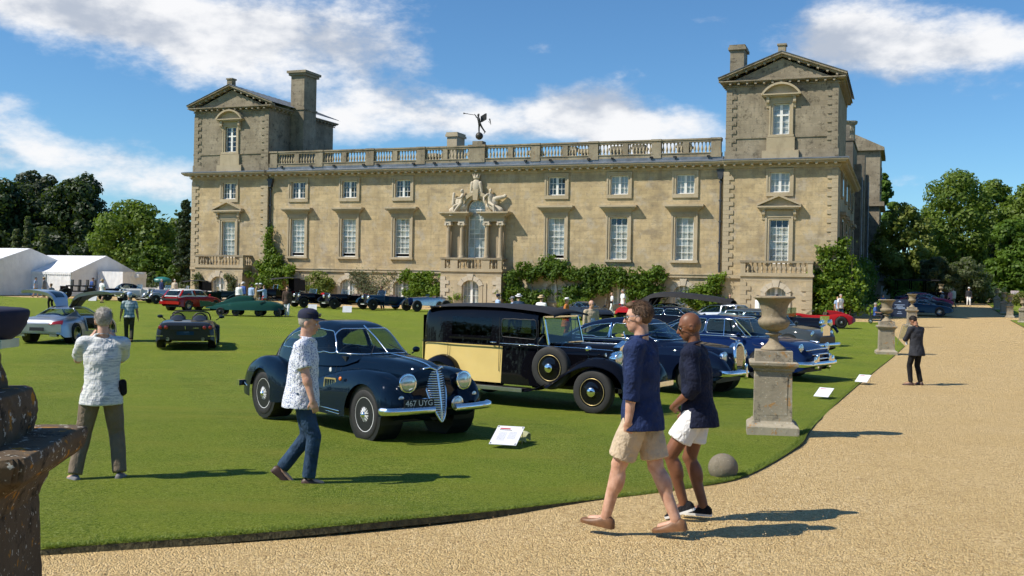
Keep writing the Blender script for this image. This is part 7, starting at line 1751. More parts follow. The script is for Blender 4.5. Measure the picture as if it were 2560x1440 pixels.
def hand(mb, w, d, n, side, curl=.5, s=1., simple=False):
    """w wrist, d direction of the hand, n palm normal"""
    d = Vector(d).normalized(); n = Vector(n); n = (n-d*n.dot(d)).normalized(); t = d.cross(n).normalized()*side
    R = Matrix((t, n, d)).transposed()
    mb.cap(w-d*.02*s, w+d*.02*s, .026*s, .030*s); mb.ell(w+d*.055*s, (.043*s,.017*s,.052*s), R)
    if simple: mb.ell(w+d*.115*s+n*.01*s, (.036*s,.016*s,.05*s), R); mb.cap(w+d*.03*s+t*.03*s, w+d*.085*s+t*.05*s+n*.01*s, .012*s, .009*s); return
    for i, (off, ln) in enumerate(((.030,.070),(.010,.080),(-.011,.074),(-.031,.058))):
        b = w+d*.092*s+t*off*s; a1 = curl*1.1; a2 = curl*2.4
        m1 = b+(d*math.cos(a1)+n*math.sin(a1))*ln*.55*s; e = m1+(d*math.cos(a2)+n*math.sin(a2))*ln*.5*s
        mb.cap(b-d*.015*s, m1, .0095*s, .0088*s, 8); mb.cap(m1, e, .0088*s, .0075*s, 8)
    b = w+d*.03*s+t*.032*s; m1 = b+(d*.62+t*.62+n*.35*(.5+curl))*.042*s; e = m1+(d*.8+t*.15+n*.6*(.4+curl))*.035*s
    mb.cap(b, m1, .013*s, .011*s, 8); mb.cap(m1, e, .011*s, .009*s, 8)
def person(label, pos, heading, H=1.78, pose=None, top=None, bottom=None, skin='skin', hair='hair_brown', hairstyle='short', vox=.027, shoes='leather_brown', sole=None, extras=None, fat=0., group=None, female=False, cat='person'):
    P = dict(pose or {}); s = H/1.78; hero = vox < .012
    root = empty('person', pos, rad(heading), label, cat, group)
    V = lambda *a: Vector(a)*s
    hp_ = V(*P.get('hip', (0,0,.93))); ln = P.get('lean', (.02,0)); tw = rad(P.get('twist', 0)); hy = rad(P.get('hiptwist', 0))
    sh = hp_+V(ln[0], ln[1], P.get('torso', .53))
    sw = (.165 if female else .19)*s
    lat = Vector((-math.sin(tw), math.cos(tw), 0)); fwd = Vector((math.cos(tw), math.sin(tw), 0)); hl_ = Vector((-math.sin(hy), math.cos(hy), 0))
    J = {}
    for sd, k in (('L', 1), ('R', -1)):
        hj = hp_+hl_*(k*.092*s); ank = V(*P.get(sd+'F', (0, k*.10, .085)))
        kn, ank = ik(hj, ank, .44*s, .43*s, P.get(sd+'K', (1, k*.05, 0)))
        so = sh+lat*(k*sw)+V(0,0,-.035)
        wr = V(*P.get(sd+'H', (.05, k*.27, .80))); el_, wr = ik(so, wr, .285*s, .255*s, P.get(sd+'E', (-1, k*.25, -.1)))
        J[sd] = (hj, kn, ank, so, el_, wr)
    nk = sh+V(.0,0,.045); hyaw, hpit = (rad(a) for a in P.get('head', (0,0)))
    hc = nk+V(.02+.10*math.sin(hpit)*1.0,0,.155-.03*abs(hpit)); hc += Vector((0,0,0))
    HR = (Matrix.Rotation(hyaw, 3, 'Z') @ Matrix.Rotation(hpit, 3, 'Y'))
    def hd(x, y, z): return hc+HR @ (Vector((x, y, z))*s)
    # ---- body: one continuous surface
    b = MB()
    tq = [(t, rx, ry) for t, rx, ry in ((0,.105,.155),(.12,.10,.155),(.32,.095+.05*fat,.14),(.62,.11+.02*fat,.155),(.86,.10,.16),(1.0,.065,.11))]
    oval(b, [(hp_.x+(sh.x-hp_.x)*t, hp_.y+(sh.y-hp_.y)*t, hp_.z-.06*s+(sh.z+.06*s-hp_.z)*t, rx*s, ry*s, hy+(tw-hy)*t) for t, rx, ry in tq])
    b.cap(sh+V(-.005,0,-.05), hc+HR @ V(-.02,0,-.07), .062*s, .054*s)
    for k in (1, -1): b.cap(sh+V(0,0,-.01), sh+lat*(k*sw*.9)+V(0,0,-.04), .055*s, .052*s)
    b.ell(hd(-.008,0,.03), (.098*s,.077*s,.098*s), HR, 20, 14); b.ell(hd(.025,0,-.045), (.068*s,.058*s,.075*s), HR, 16, 10); b.ell(hd(.055,0,-.088), (.032*s,.034*s,.025*s), HR)
    b.cap(hd(.092,0,.012), hd(.112,0,-.028), .011*s, .0155*s, 8); b.ell(hd(.075,0,.03), (.022*s,.055*s,.016*s), HR); b.ell(hd(.088,0,-.062), (.012*s,.024*s,.010*s), HR)
    for k in (1, -1): b.ell(hd(-.012,k*.078,-.005), (.024*s,.010*s,.034*s), HR, 10, 8); b.ell(hd(.07,k*.036,-.02), (.02*s,.02*s,.016*s), HR)
    for sd, k in (('L', 1), ('R', -1)):
        hj, kn, ank, so, e_, w_ = J[sd]; lf = .72 if bottom and bottom[1] != 'shorts' else 1.
        b.cap(hj, kn, .094*s*lf, .064*s*lf); b.cap(kn, ank, .060*s*lf, .042*s*lf); cf = kn+(ank-kn)*.3; b.ell(cf+(hj-kn).normalized()*0+((kn-ank).cross(Vector((0,1,0)))).normalized()*(.018*s), (.060*s*lf,.060*s*lf,.125*s), (ank-kn).to_track_quat('Z', 'Y').to_matrix())
        b.ell(kn+V(.012*lf,0,0), (.058*s*lf,.055*s*lf,.062*s*lf)); fy = rad(P.get(sd+'y', 0)+P.get('hiptwist', 0)*.5); fp = rad(P.get(sd+'p', 0)); fd = Vector((math.cos(fy)*math.cos(fp), math.sin(fy)*math.cos(fp), -math.sin(fp)))
        b.cap(ank+V(0,0,-.03), ank+fd*(.13*s)+V(0,0,-.05), .036*s, .028*s)
        b.cap(so, e_, .057*s, .047*s); b.cap(e_, w_, .047*s, .031*s); b.ell(e_+(w_-e_)*.25, (.051*s,.051*s,.08*s), (w_-e_).to_track_quat('Z', 'Y').to_matrix())
        if not P.get(sd+'hide'):
            hdv = P.get(sd+'hd'); dv = Vector(hdv) if hdv else (w_-e_).normalized()+Vector((.15,0,-.1)); nv = Vector(P.get(sd+'hn', (0, -k, 0)))
            hand(b, w_, dv, nv, k if P.get(sd+'flip') is None else -k, P.get(sd+'c', .35), s, simple=not hero)
    grow(b, 'body', skin, root, vox, 3 if hero else 2)
    # ---- garments
    if top:
        mat, kind = top; m = MB(); hem = {'shirt': -.13, 'polo': -.12, 'jacket': -.17, 'tucked': -.02, 'dress': -.55, 'coat': -.5}[kind]
        g = .018 if kind in ('shirt','polo','tucked') else .03
        S = [(hem/.53, (.158+.04*fat) if kind != 'dress' else .24, .212 if kind != 'dress' else .28),(-.02,.145+.04*fat,.196),(.2,.118+.055*fat,.165),(.45,.122+.035*fat,.168),(.68,.132+.01*fat,.178),(.86,.118,.185),(.96,.085,.15),(1.06,.068,.075)]
        if female: S = [(t, rx*.92, ry*.9) for t, rx, ry in S]
        oval(m, [(hp_.x+(sh.x-hp_.x)*max(t,-.3), hp_.y+(sh.y-hp_.y)*max(t,-.3), hp_.z+(sh.z+.0*s-hp_.z)*t, (rx+g-.012)*s, (ry+g-.012)*s, hy+(tw-hy)*max(0,t)) for t, rx, ry in S], 28)
        sl = P.get('sleeve', 'short' if kind in ('polo',) else 'long')
        for sd, k in (('L', 1), ('R', -1)):
            hj, kn, ank, so, e_, w_ = J[sd]
            m.cap(sh+lat*(k*sw*.45)+V(0,0,-.03), so, .075*s, .078*s)
            if sl == 'short': q = so+(e_-so)*.78; m.cap(so, so+(q-so)*.5, .076*s, .080*s); frust(m, so, q, .078*s, .082*s)
            elif sl == 'rolled': m.cap(so, e_, .076*s, .062*s); q = e_+(w_-e_)*.42; frust(m, e_-(w_-e_).normalized()*.02*s, q, .063*s, .060*s); frust(m, e_+(w_-e_)*.18, q, .064*s, .068*s)
            else: m.cap(so, e_, .076*s, .062*s); q = e_+(w_-e_)*.97; frust(m, e_-(w_-e_).normalized()*.02*s, q, .063*s, .045*s)
        m.tube([sh+Vector((math.cos(a)*.078*s+.008*s, math.sin(a)*.075*s, (.055+.02*math.cos(a+pi))*s)) for a in [2*pi*q/14 for q in range(15)]], .013*s, 6, False)
        grow(m, 'dress' if kind == 'dress' else ('jacket' if kind in ('jacket','coat') else 'shirt'), mat, root, max(vox*1.15, .008), 4 if hero else 2, .032 if hero else 0.)
    if bottom:
        mat, kind = bottom; m = MB(); wide = P.get('leg', 1.0)
        oval(m, [(hp_.x, hp_.y, hp_.z+z*s, (rx+.02*fat)*s, ry*s, hy) for z, rx, ry in ((-.10,.125,.185),(-.02,.13,.185),(.06,.122,.168),(.12,.112,.156))], 24)
        for sd, k in (('L', 1), ('R', -1)):
            hj, kn, ank = J[sd][:3]
            if kind == 'shorts': q = hj+(kn-hj)*P.get('shortlen', .92); m.cap(hj+V(0,0,-.01), hj+(q-hj)*.3, .102*s, .108*s); frust(m, hj, q, .104*s, .112*s)
            else: m.cap(hj, kn, .104*s*wide, .076*s*wide); e = ank+(ank-kn).normalized()*(-.005*s); frust(m, kn, e, .076*s*wide, .066*s*wide); m.cap(kn, kn+(e-kn)*.6, .077*s*wide, .070*s*wide)
        grow(m, 'shorts' if kind == 'shorts' else 'trousers', mat, root, max(vox*1.15, .008), 4 if hero else 2, .018 if hero else 0.)
    if kind_skirt := P.get('skirt'):
        m = MB(); oval(m, [(hp_.x,0,z*s,rx*s,ry*s,0) for z, rx, ry in ((.42,.24,.27),(.7,.19,.23),(.95,.12,.165),(1.02,.11,.14))], 24); m.build('skirt', kind_skirt, root, smooth=True)
    # ---- shoes
    for sd, k in (('L', 1), ('R', -1)):
        ank = J[sd][2]; fy = rad(P.get(sd+'y', 0)+P.get('hiptwist', 0)*.5); fp = rad(P.get(sd+'p', 0))
        R = Matrix.Translation(ank) @ Matrix.Rotation(fy, 4, 'Z') @ Matrix.Rotation(fp, 4, 'Y')
        u = MB(); rows = []
        for x, w, z in ((-.075,.022,-.028),(-.065,.034,-.012),(-.03,.04,.012),(.02,.041,.008),(.07,.046,-.022),(.13,.049,-.04),(.175,.042,-.05),(.20,.024,-.058)):
            rows.append([(x*s, math.cos(a)*w*s, ((-.075)+(z+.075)*max(0, math.sin(a))**.7)*s) for a in [pi*q/12 for q in range(13)]])
        u.grid(rows, False, True, True); u.grid([[r[0], r[-1]] for r in rows]); u.xf(R); sh_o = u.build('shoe', shoes, root, smooth=True)
        if sole or hero:
            q = MB(); rim_ = [(x, w) for x, w in ((-.078,.0),(-.075,.026),(-.06,.037),(-.02,.042),(.05,.044),(.12,.052),(.175,.046),(.20,.03),(.208,0))]
            out = [(x*s, w*s) for x, w in rim_]+[(x*s, -w*s) for x, w in rim_[-2:0:-1]]
            q.prism(out, 'z', -.088*s, -.068*s); q.xf(R); q.build('sole', sole or shoes, sh_o)
    # ---- hair
    if hairstyle in ('short', 'long', 'bun', 'crop'):
        h = MB(); k = 1.0 if hairstyle != 'crop' else .975
        h.ell(hd(-.022,0,.046), (.097*s*k,.084*s*k,.092*s*k), HR, 22, 16); h.ell(hd(-.045,0,.012), (.064*s*k,.076*s*k,.066*s*k), HR, 18, 12)
        if hairstyle == 'short': h.ell(hd(.05,0,.10), (.05*s,.062*s,.03*s), HR, 14, 8)
        if hairstyle == 'long': h.ell(hd(-.055,0,-.09), (.06*s,.085*s,.13*s), HR, 14, 10)
        if hairstyle == 'bun': h.ell(hd(-.11,0,.09), (.045*s,.045*s,.045*s), HR, 12, 8)
        grow(h, 'hair', hair, root, .007 if hero else vox, 1, .006 if hero else 0., TEXH)
    if hero and hairstyle in ('short', 'crop') and not (extras and any(getattr(e, 'hat', 0) for e in extras)):
        n_ = 1600; d_ = rng.normal(size=(n_, 3)); d_ /= np.linalg.norm(d_, axis=1)[:, None]; d_[:, 2] = np.abs(d_[:, 2])*1.0-.22*(rng.random(n_) < .4)*(d_[:, 0] < .1); V_ = []
        for q in d_:
            if q[0] > .55 and q[2] < .45: continue
            c0 = Vector((-.022+q[0]*.098, q[1]*.086, .046+q[2]*.094)); tg = Vector((-.35*abs(q[0])-.2, q[1]*.25, -.75-.3*q[2]*0)) if q[2] < .6 else Vector((.6, q[1]*.8, .1)); nn = Vector(q)
            tg = (tg-nn*tg.dot(nn)+Vector(rng.normal(size=3))*.25).normalized()*.030+nn*.003; sd_ = tg.cross(nn).normalized()*.0022
            for w_ in (c0-sd_, c0+sd_, c0+tg+sd_*.3, c0+tg-sd_*.3): V_.append(tuple(hc+HR @ (Vector(w_)*s)))
        card_obj('hair_strands', np.array(V_), hair, root)['kind'] = 'stuff'
    if hero:
        for k in (1, -1):
            MB().ell(hd(.083,k*.034,.004), (.011*s,.013*s,.009*s), HR, 10, 8).build('eye', 'sole_white', root, smooth=True); MB().ell(hd(.091,k*.034,.003), (.005*s,.006*s,.006*s), HR, 8, 6).build('iris', 'hair_dark', root, smooth=True)
            MB().ell(hd(.088,k*.036,.026), (.009*s,.022*s,.004*s), HR, 8, 6).build('eyebrow', hair if hair != 'hair_white' else 'hair_grey', root, smooth=True)
        MB().ell(hd(.096,0,-.056), (.008*s,.022*s,.004*s), HR, 10, 6).build('mouth', 'lamp_orange' if False else 'lips', root, smooth=True)
    ctx = dict(root=root, hd=hd, HR=HR, s=s, J=J, sh=sh, hp=hp_)
    for e in (extras or ()): e(ctx)
    return ctx
pm('lips', (.32,.11,.09), .5)
def hat(kind, mat, band='black_cloth'):
    def f(c):
        hd, HR, s, root = c['hd'], c['HR'], c['s'], c['root']
        M4 = Matrix.Translation(hd(-.012,0,.075)) @ HR.to_4x4() @ Matrix.Rotation(rad(-4), 4, 'Y') @ Matrix.Scale(s, 4)
        if kind == 'panama':
            m = MB(); rows = []
            for r, z in ((.175,-.008),(.178,-.003),(.14,.002),(.10,.006),(.098,.05),(.088,.085),(.06,.095),(.0005,.082)): rows.append([(math.cos(a)*r*1.08, math.sin(a)*r*.95, z-.016*math.cos(2*a)*(r > .12)) for a in [2*pi*q/24 for q in range(24)]])
            m.grid(rows, True, True, False).xf(M4); o = m.build('hat', mat, root, smooth=True)
            MB().grid([[(math.cos(a)*.109, math.sin(a)*.097, z) for a in [2*pi*q/24 for q in range(24)]] for z in (.008,.032)], True).xf(M4).build('hat_band', band, o, smooth=True)
        else:
            m = MB(); rows = []
            for r, z in ((.103,-.02),(.104,.01),(.098,.04),(.075,.068),(.04,.08),(.0005,.083)): rows.append([(math.cos(a)*r*1.05-.004, math.sin(a)*r*.86, z) for a in [2*pi*q/24 for q in range(24)]])
            m.grid(rows, True, False, False)
            pk = []
            for k in range(9): a = -1.05+2.1*k/8; pk.append([(math.cos(a)*r*1.05+(0 if r < .11 else .045*math.cos(a)), math.sin(a)*r*.86, -.012-(.018 if r > .11 else 0)-.012*math.sin(a)**2) for r in (.10,.14)])
            m.grid(pk); m.xf(M4); o = m.build('cap', mat, root, smooth=True)
    f.hat = 1
    return f
def shades(frame='black_trim', up=False):
    def f(c):
        hd, HR, s, root = c['hd'], c['HR'], c['s'], c['root']; z0 = .005 if not up else .098; x0 = .100 if not up else .108
        m = MB()
        for k in (1, -1): m.ell(hd(x0-.004,k*.034,z0), (.006*s,.027*s,.020*s), HR, 12, 8)
        m.build('sunglasses', 'lens_dark', root, smooth=True)
        a = MB()
        for k in (1, -1): a.tube([hd(x0-.005,k*.06,z0+.01), hd(.05,k*.082,z0+.012), hd(-.02,k*.087,z0+.012)], .0028*s, 6)
        a.tube([hd(x0,-.012,z0+.006), hd(x0+.004,0,z0+.009), hd(x0,.012,z0+.006)], .0025*s, 5); a.build('glasses_frame', frame, root, smooth=True)
    return f
def held(name, fnc, mat):
    def f(c): o = fnc(c).build(name, mat, c['root']); return o
    return f
# ---- the five near figures
lp = at(745, 1212)
person('man in a blue flowered shirt, jeans and navy cap walking past the navy coupe', on(lp.x+.02, lp.y), 4, 1.78,
   dict(hip=(.0,0,.93), lean=(.03,0), LF=(-.20,.09,.15), Lp=38, RF=(.10,-.09,.085), RH=(.16,-.30,.84), RE=(-1,-.35,-.1), Rhd=(.35,-.05,-1), Rhn=(-.2,1,0), LH=(-.05,.29,.84), sleeve='short', head=(-2,6), Rc=.55, leg=1.02, twist=-6),
   ('shirt_floral','shirt'), ('jeans','long'), 'skin', 'hair_grey', 'crop', .0098, 'leather_brown', None, (hat('cap','navy_cloth'), shades(up=True)), fat=.75)
ph = at(250, 1204)
def phone(c):
    w = c['J']['L'][5]; return MB().box((-.04,-.075,-.045),(.03,.075,.045)).xf(Matrix.Translation(c['hd'](.24,.0,-.03)))
person('grey haired man in a pale flecked shirt holding a camera up to his face', on(ph.x, ph.y), 108, 1.76,
   dict(LF=(-.02,.24,.085), Ly=28, RF=(.0,-.19,.085), Ry=-12, LH=(.27,.125,1.47), LE=(.0,.55,-1), RH=(.27,-.09,1.49), RE=(.3,-.2,-1), Lhd=(.25,-.35,.8), Rhd=(.2,.5,.75), Lhn=(.3,-1,0), Rhn=(.3,1,0), Lc=.7, Rc=.7, sleeve='short', head=(6,2), leg=1.08, lean=(.02,0)),
   ('shirt_heather','shirt'), ('taupe','long'), 'skin', 'hair_grey', 'short', .0098, 'shoe_grey', 'sole_white', (held('camera', phone, 'black_trim'), held('belt_pouch', lambda c: MB().cap(c['hp']+Vector((-.02,-.20,.0)), c['hp']+Vector((-.02,-.20,.09)), .045, .04), 'black_cloth')), fat=.45)
m1 = at(1600, 1326)
person('man in a navy shirt and beige shorts walking on the gravel, hand in pocket', on(m1.x, m1.y), 152, 1.84,
   dict(hip=(0,0,.925), lean=(.02,0), LF=(.26,.07,.09), Lp=-6, RF=(-.26,-.09,.10), Rp=10, LH=(.03,.215,.83), LE=(-1,.5,0), Lhd=(.15,-.25,-1), Lhn=(0,-1,0), Lc=.2, RH=(.02,-.25,.82), RE=(-1,-.4,0), sleeve='rolled', head=(12,2), shortlen=.86, twist=4, leg=1),
   ('shirt_navy','shirt'), ('beige_cotton','shorts'), 'skin', 'hair_brown', 'short', .0098, 'leather_tan', 'leather_tan', (shades('chrome'),), fat=.25)
m2 = at(1742, 1291)
person('man with shaved head in dark navy shirt and white shorts on the gravel', on(m2.x, m2.y), 158, 1.79,
   dict(hip=(0,0,.925), lean=(.05,0), LF=(.10,.09,.13), Lp=22, LK=(1,.3,0), RF=(-.04,-.08,.085), LH=(.17,.16,.98), LE=(-1,.5,-.3), Lhd=(.35,-.6,-.5), RH=(.12,-.2,.93), RE=(-1,-.4,-.3), sleeve='rolled', head=(14,12), shortlen=.66, leg=1),
   ('shirt_dknavy','shirt'), ('white_cotton','shorts'), 'skin_brown', 'hair_stubble', 'none', .0098, 'black_cloth', 'sole_white', (shades('leather_tan'),), fat=.15)
bm = at(2290, 963)
person('man in a dark jacket with bowed head standing alone on the drive', on(bm.x, bm.y), 116, 1.76,
   dict(LF=(.02,.17,.085), Ly=35, RF=(-.02,-.14,.085), Ry=5, LH=(.30,.02,1.18), LE=(-.4,1,-.5), RH=(.28,-.06,1.22), RE=(-.4,-1,-.5), head=(14,38), lean=(.04,0), leg=.92),
   ('charcoal','jacket'), ('black_cloth','long'), 'skin_tan', 'hair_dark', 'crop', .0098, 'leather_brown', None, (held('paper', lambda c: MB().box((.20,.10,1.02),(.24,.13,1.16)), 'paper'),), fat=.1)
pl_ = at(322, 856)
person('man in a plaid shirt and pale flat cap walking away over the lawn', on(pl_.x, pl_.y), 112, 1.76,
   dict(LF=(.12,.08,.09), RF=(-.14,-.08,.12), Rp=20, LH=(.08,.31,.82), RH=(-.02,-.31,.82), LE=(-1,.6,0), RE=(-1,-.6,0), sleeve='short', lean=(.05,0)),
   ('shirt_plaid','tucked'), ('olive','long'), 'skin_tan', 'hair_white', 'crop', .014, 'leather_brown', None, (hat('cap','sky_shirt'),), fat=.6)
# ---- smaller figures
walk = dict(LF=(.18,.08,.09), RF=(-.20,-.08,.12), Rp=22); stand = dict(LF=(.02,.13,.085), RF=(-.02,-.12,.085)); bend = dict(LF=(.0,.12,.085), RF=(-.05,-.12,.085), lean=(.32,0), torso=.40, LH=(.55,.1,.9), RH=(.5,-.12,.85), head=(0,40))
sit = dict(hip=(0,0,.55), LF=(.42,.1,.1), RF=(.42,-.1,.1), LH=(.3,.15,.75), RH=(.3,-.15,.75))
def sp(label, px, d, h, H, top, bottom, pose=walk, **k):
    u = uv(px, 740)[0]; p = on(u*d, d); k.setdefault('vox', .027); return person(label, p, h, H, pose, top, bottom, group=k.pop('group', 'visitors among the cars'), **k)
S_ = dict(sleeve='short')
sp('man in blue shirt and shorts by the tall marquee', 88, 90, 0, 1.76, ('sky_shirt','polo'), ('khaki','shorts'), {**walk, **S_}, hair='hair_dark')
sp('person in grey jacket and hat carrying a dark coat by the marquee', 110, 90, 180, 1.76, ('grey_cloth','jacket'), ('khaki','long'), stand, extras=(hat('panama','straw'),))
sp('woman with her hair in a bun behind the gullwing door', 128, 63, 150, 1.66, ('grey_cloth','polo'), ('black_cloth','long'), {**stand, **S_}, hair='hair_brown', hairstyle='bun', female=True)
sp('man in blue jacket and brown hat by the picket fence', 232, 92, -80, 1.76, ('mid_blue','jacket'), ('khaki','long'), stand, extras=(hat('panama','brown_tweed'),))
sp('man in pale shirt, straw hat and dark shorts seen from behind', 255, 78, 70, 1.80, ('white_cotton','polo'), ('charcoal','shorts'), {**walk, **S_}, extras=(hat('panama','straw'),))
sp('grey haired man in a navy blazer by the fence', 403, 93, 60, 1.78, ('shirt_navy','jacket'), ('charcoal','long'), stand, hair='hair_white')
sp('white haired man in a cream jacket seen from behind', 436, 91, 90, 1.80, ('cream','jacket'), ('black_cloth','long'), stand, hair='hair_white')
sp('man in white shirt and dark trousers at the left of the tower group', 597, 74, 80, 1.74, ('white_cotton','tucked'), ('black_cloth','long'), stand, hair='hair_grey')
sp('man in blue shirt and white hat in the tower group', 607, 76, 60, 1.80, ('mid_blue','tucked'), ('khaki','long'), stand, extras=(hat('panama','white_cotton'),))
sp('man in pale blue shirt in the middle of the tower group', 628, 74, 70, 1.72, ('sky_shirt','tucked'), ('charcoal','long'), stand, hair='hair_dark')
sp('man in tan waistcoat and wide white hat in the tower group', 641, 74, 10, 1.74, ('khaki','jacket'), ('khaki','long'), stand, extras=(hat('panama','white_cotton'),))
sp('man in dark jacket with white hat facing the tower group', 652, 75, 190, 1.74, ('black_cloth','jacket'), ('grey_cloth','long'), stand, extras=(hat('panama','white_cotton'),))
sp('person in blue top and red trousers pointing at the tall car', 661, 72, 150, 1.66, ('sky_shirt','shirt'), ('red_trouser','long'), {**stand, 'LH': (.55,.2,1.35)}, female=True, hair='hair_brown')
sp('man in brown blazer and white trousers striding over the lawn', 718, 60, -80, 1.80, ('brown_tweed','jacket'), ('white_cotton','long'), walk, hair='hair_dark')
sp('man in navy top leaning over the dark blue roadster', 957, 75.5, -120, 1.72, ('shirt_dknavy','polo'), ('black_cloth','long'), {**stand, **S_, 'lean': (.15,0)}, skin='skin_tan', hair='hair_dark')
sp('man in navy cap and blue shirt beyond the limousine roof', 1244, 50, 20, 1.74, ('sky_shirt','shirt'), ('jeans','long'), walk, extras=(hat('cap','navy_cloth'),))
sp('man in grey cap behind the limousine', 1283, 48, 170, 1.66, ('sky_shirt','shirt'), ('charcoal','long'), walk, extras=(hat('cap','grey_cloth'),))
sp('man in white hat and blue shirt beside the grey cap', 1297, 46, 80, 1.80, ('jeans','shirt'), ('black_cloth','long'), walk, extras=(hat('panama','white_cotton'),))
sp('man in white shirt with braces and straw hat behind the limousine', 1353, 45, 60, 1.78, ('white_cotton','tucked'), ('jeans','long'), stand, extras=(hat('panama','straw'),))
def bag(c): return MB().box((.12,-.30,.62),(.22,-.02,.82)).tube([(.17,-.26,.82),(.17,-.16,.95),(.17,-.06,.82)], .01, 6)
pm('red_leather', (.5,.03,.04), .4)
sp('woman in orange dress and white hat with a red handbag', 1416, 47, -20, 1.66, ('orange_dress','dress'), ('orange_dress','long'), {**stand, 'RH': (.2,-.2,.95)}, female=True, hair='hair_brown', hairstyle='long', extras=(hat('panama','white_cotton'), held('handbag', bag, 'red_leather')))
sp('bald man in beige blazer and sunglasses behind the dark fastback', 1478, 34, -70, 1.84, ('tan_jacket','jacket'), ('khaki','long'), {**walk, 'head': (20,0)}, hairstyle='none', vox=.014, extras=(shades(), held('shirt_front', lambda c: MB().grid([[(.135,y,1.42-.05*abs(y)*10),(.165,y*1.2,1.2),(.16,y*1.3,.95)] for y in (-.06,-.03,0,.03,.06)]), 'sky_shirt')))
sp('woman in white with a dark shoulder bag by the wisteria', 1531, 72, 190, 1.62, ('white_cotton','shirt'), ('white_cotton','long'), {**walk, **S_}, female=True, hair='hair_blond', extras=(held('shoulder_bag', lambda c: MB().box((.05,.16,.85),(.2,.26,1.02)), 'black_cloth'),))
sp('man in white shirt and jeans by the wisteria', 1558, 71, 200, 1.84, ('white_cotton','shirt'), ('jeans','long'), {**walk, **S_}, hair='hair_grey', fat=.4)
sp('man in dark top behind the raised black hood', 1825, 66, -90, 1.76, ('black_cloth','polo'), ('black_cloth','long'), stand, hair='hair_brown')
sp('dark haired man in white shirt carrying a blue coat', 1893, 62, 10, 1.76, ('white_cotton','shirt'), ('mid_blue','long'), stand, hair='hair_dark', skin='skin_tan')
sp('man in pale blue shirt behind the stone urn', 1914, 61, 160, 1.74, ('sky_shirt','shirt'), ('grey_cloth','long'), stand, hair='hair_dark')
sp('man in navy cap just above the stone urn', 1943, 66, 90, 1.76, ('white_cotton','shirt'), ('jeans','long'), stand, extras=(hat('cap','navy_cloth'),))
sp('man in white shirt and jeans by the ivy corner', 2101, 71, -60, 1.80, ('white_cotton','polo'), ('jeans','long'), {**walk, **S_}, hair='hair_grey')
sp('fair woman half hidden behind the man at the ivy corner', 2094, 72, -90, 1.62, ('sky_shirt','polo'), ('khaki','long'), {**stand, **S_}, female=True, hair='hair_blond')
c = sp('seated person in blue in the shade of the house flank', 2188, 66, -20, 1.72, ('mid_blue','polo'), ('charcoal','long'), {**sit, **S_}, hair='hair_grey')
sp('standing person in dark blue in the shade behind the second urn', 2206, 78, -60, 1.76, ('mid_blue','polo'), ('black_cloth','long'), stand, hair='hair_dark')
GF = 'visitors far down the drive'
sp('child in grey with a white hat far down the drive', 2356, 93, 100, 1.30, ('grey_cloth','polo'), ('charcoal','long'), {**walk, **S_}, group=GF, extras=(hat('panama','white_cotton'),))
sp('woman in pink top and long black skirt far down the drive', 2376, 88, 110, 1.68, ('pink_top','polo'), ('black_cloth','long'), {**walk, **S_, 'skirt': 'black_cloth'}, female=True, hair='hair_brown', group=GF, extras=(hat('panama','straw'),))
sp('person in cream walking just behind the black skirt', 2384, 91, 110, 1.72, ('cream','shirt'), ('khaki','long'), walk, group=GF, hair='hair_blond')
sp('man in white trousers and dark waistcoat far down the drive', 2422, 97, 250, 1.76, ('charcoal','tucked'), ('white_cotton','long'), stand, group=GF, extras=(hat('panama','white_cotton'),))
# ---- stone and bronze figures on the house
def statue(name, x, y, z, h, pose, H, mat, parent, extra=None, rz=0., sx=1.):
    r = part(name, parent); r.location = (x, y, z); r.rotation_euler = (0, 0, rz)
    n0 = len(PEND); ctx = person('x', (0,0,0), h, H, pose, ('stone_pale','tucked'), ('stone_pale','long'), 'stone_pale', 'stone_pale', 'long', .03, 'stone_pale')
    root = ctx['root']
    mats = MATS[mat]
    for o in list(root.children):
        o.parent = r; o.matrix_local = Matrix.Rotation(rad(h), 4, 'Z'); o.data.materials.clear(); o.data.materials.append(mats)
        o.name = {'body': 'figure', 'shirt': 'robe', 'trousers': 'drapery'}.get(o.name.split('.')[0], o.name)
    bpy.data.objects.remove(root)
    if extra: extra.build('attribute', mat, r, smooth=True)
seatp = dict(hip=(0,0,.5), lean=(-.10,0), LF=(.62,.18,-.35), RF=(.45,-.1,-.1), LH=(.3,.35,.75), RH=(-.15,-.4,.6), head=(20,10))
statue('reclining_figure', -1.55, -.35, 8.25, -150, seatp, 2.8, 'stone_pale', house, MB().cap((-.8,.1,.7),(-.75,.1,1.7),.18,.14).cap((-.9,.1,.1),(.2,.2,.5),.32,.38).ell((-.2,.2,.9),(.45,.3,.5)))
statue('reclining_figure', 1.5, -.35, 8.25, -30, {**seatp, 'head': (-20,10)}, 2.8, 'stone_pale', house, MB().cap((.6,-.1,1.2),(1.3,.1,1.35),.22,.16).ell((1.35,.1,1.4),(.2,.18,.2)).cap((.9,.1,.1),(-.2,.2,.5),.32,.38).ell((.2,.2,.9),(.45,.3,.5)))
arms = MB().ell((0,-.35,10.7),(.42,.2,.62), None, 16, 12).ell((0,-.35,11.45),(.34,.22,.24), None, 14, 10)
for s in (-1, 1): arms.cap((s*.4,-.35,10.9),(s*.55,-.3,10.0),.18,.12).ell((s*.3,-.35,10.05),(.2,.15,.18))
for k in range(7): a = 2*pi*k/7; arms.cap((.3*math.cos(a),-.35+.2*math.sin(a),11.55),(.36*math.cos(a),-.35+.24*math.sin(a),11.75),.06,.04)
hp('coat_of_arms', arms, 'stone_pale', smooth=True)
fame = part('winged_statue', house); fame.location = (.0, .15, 14.95)
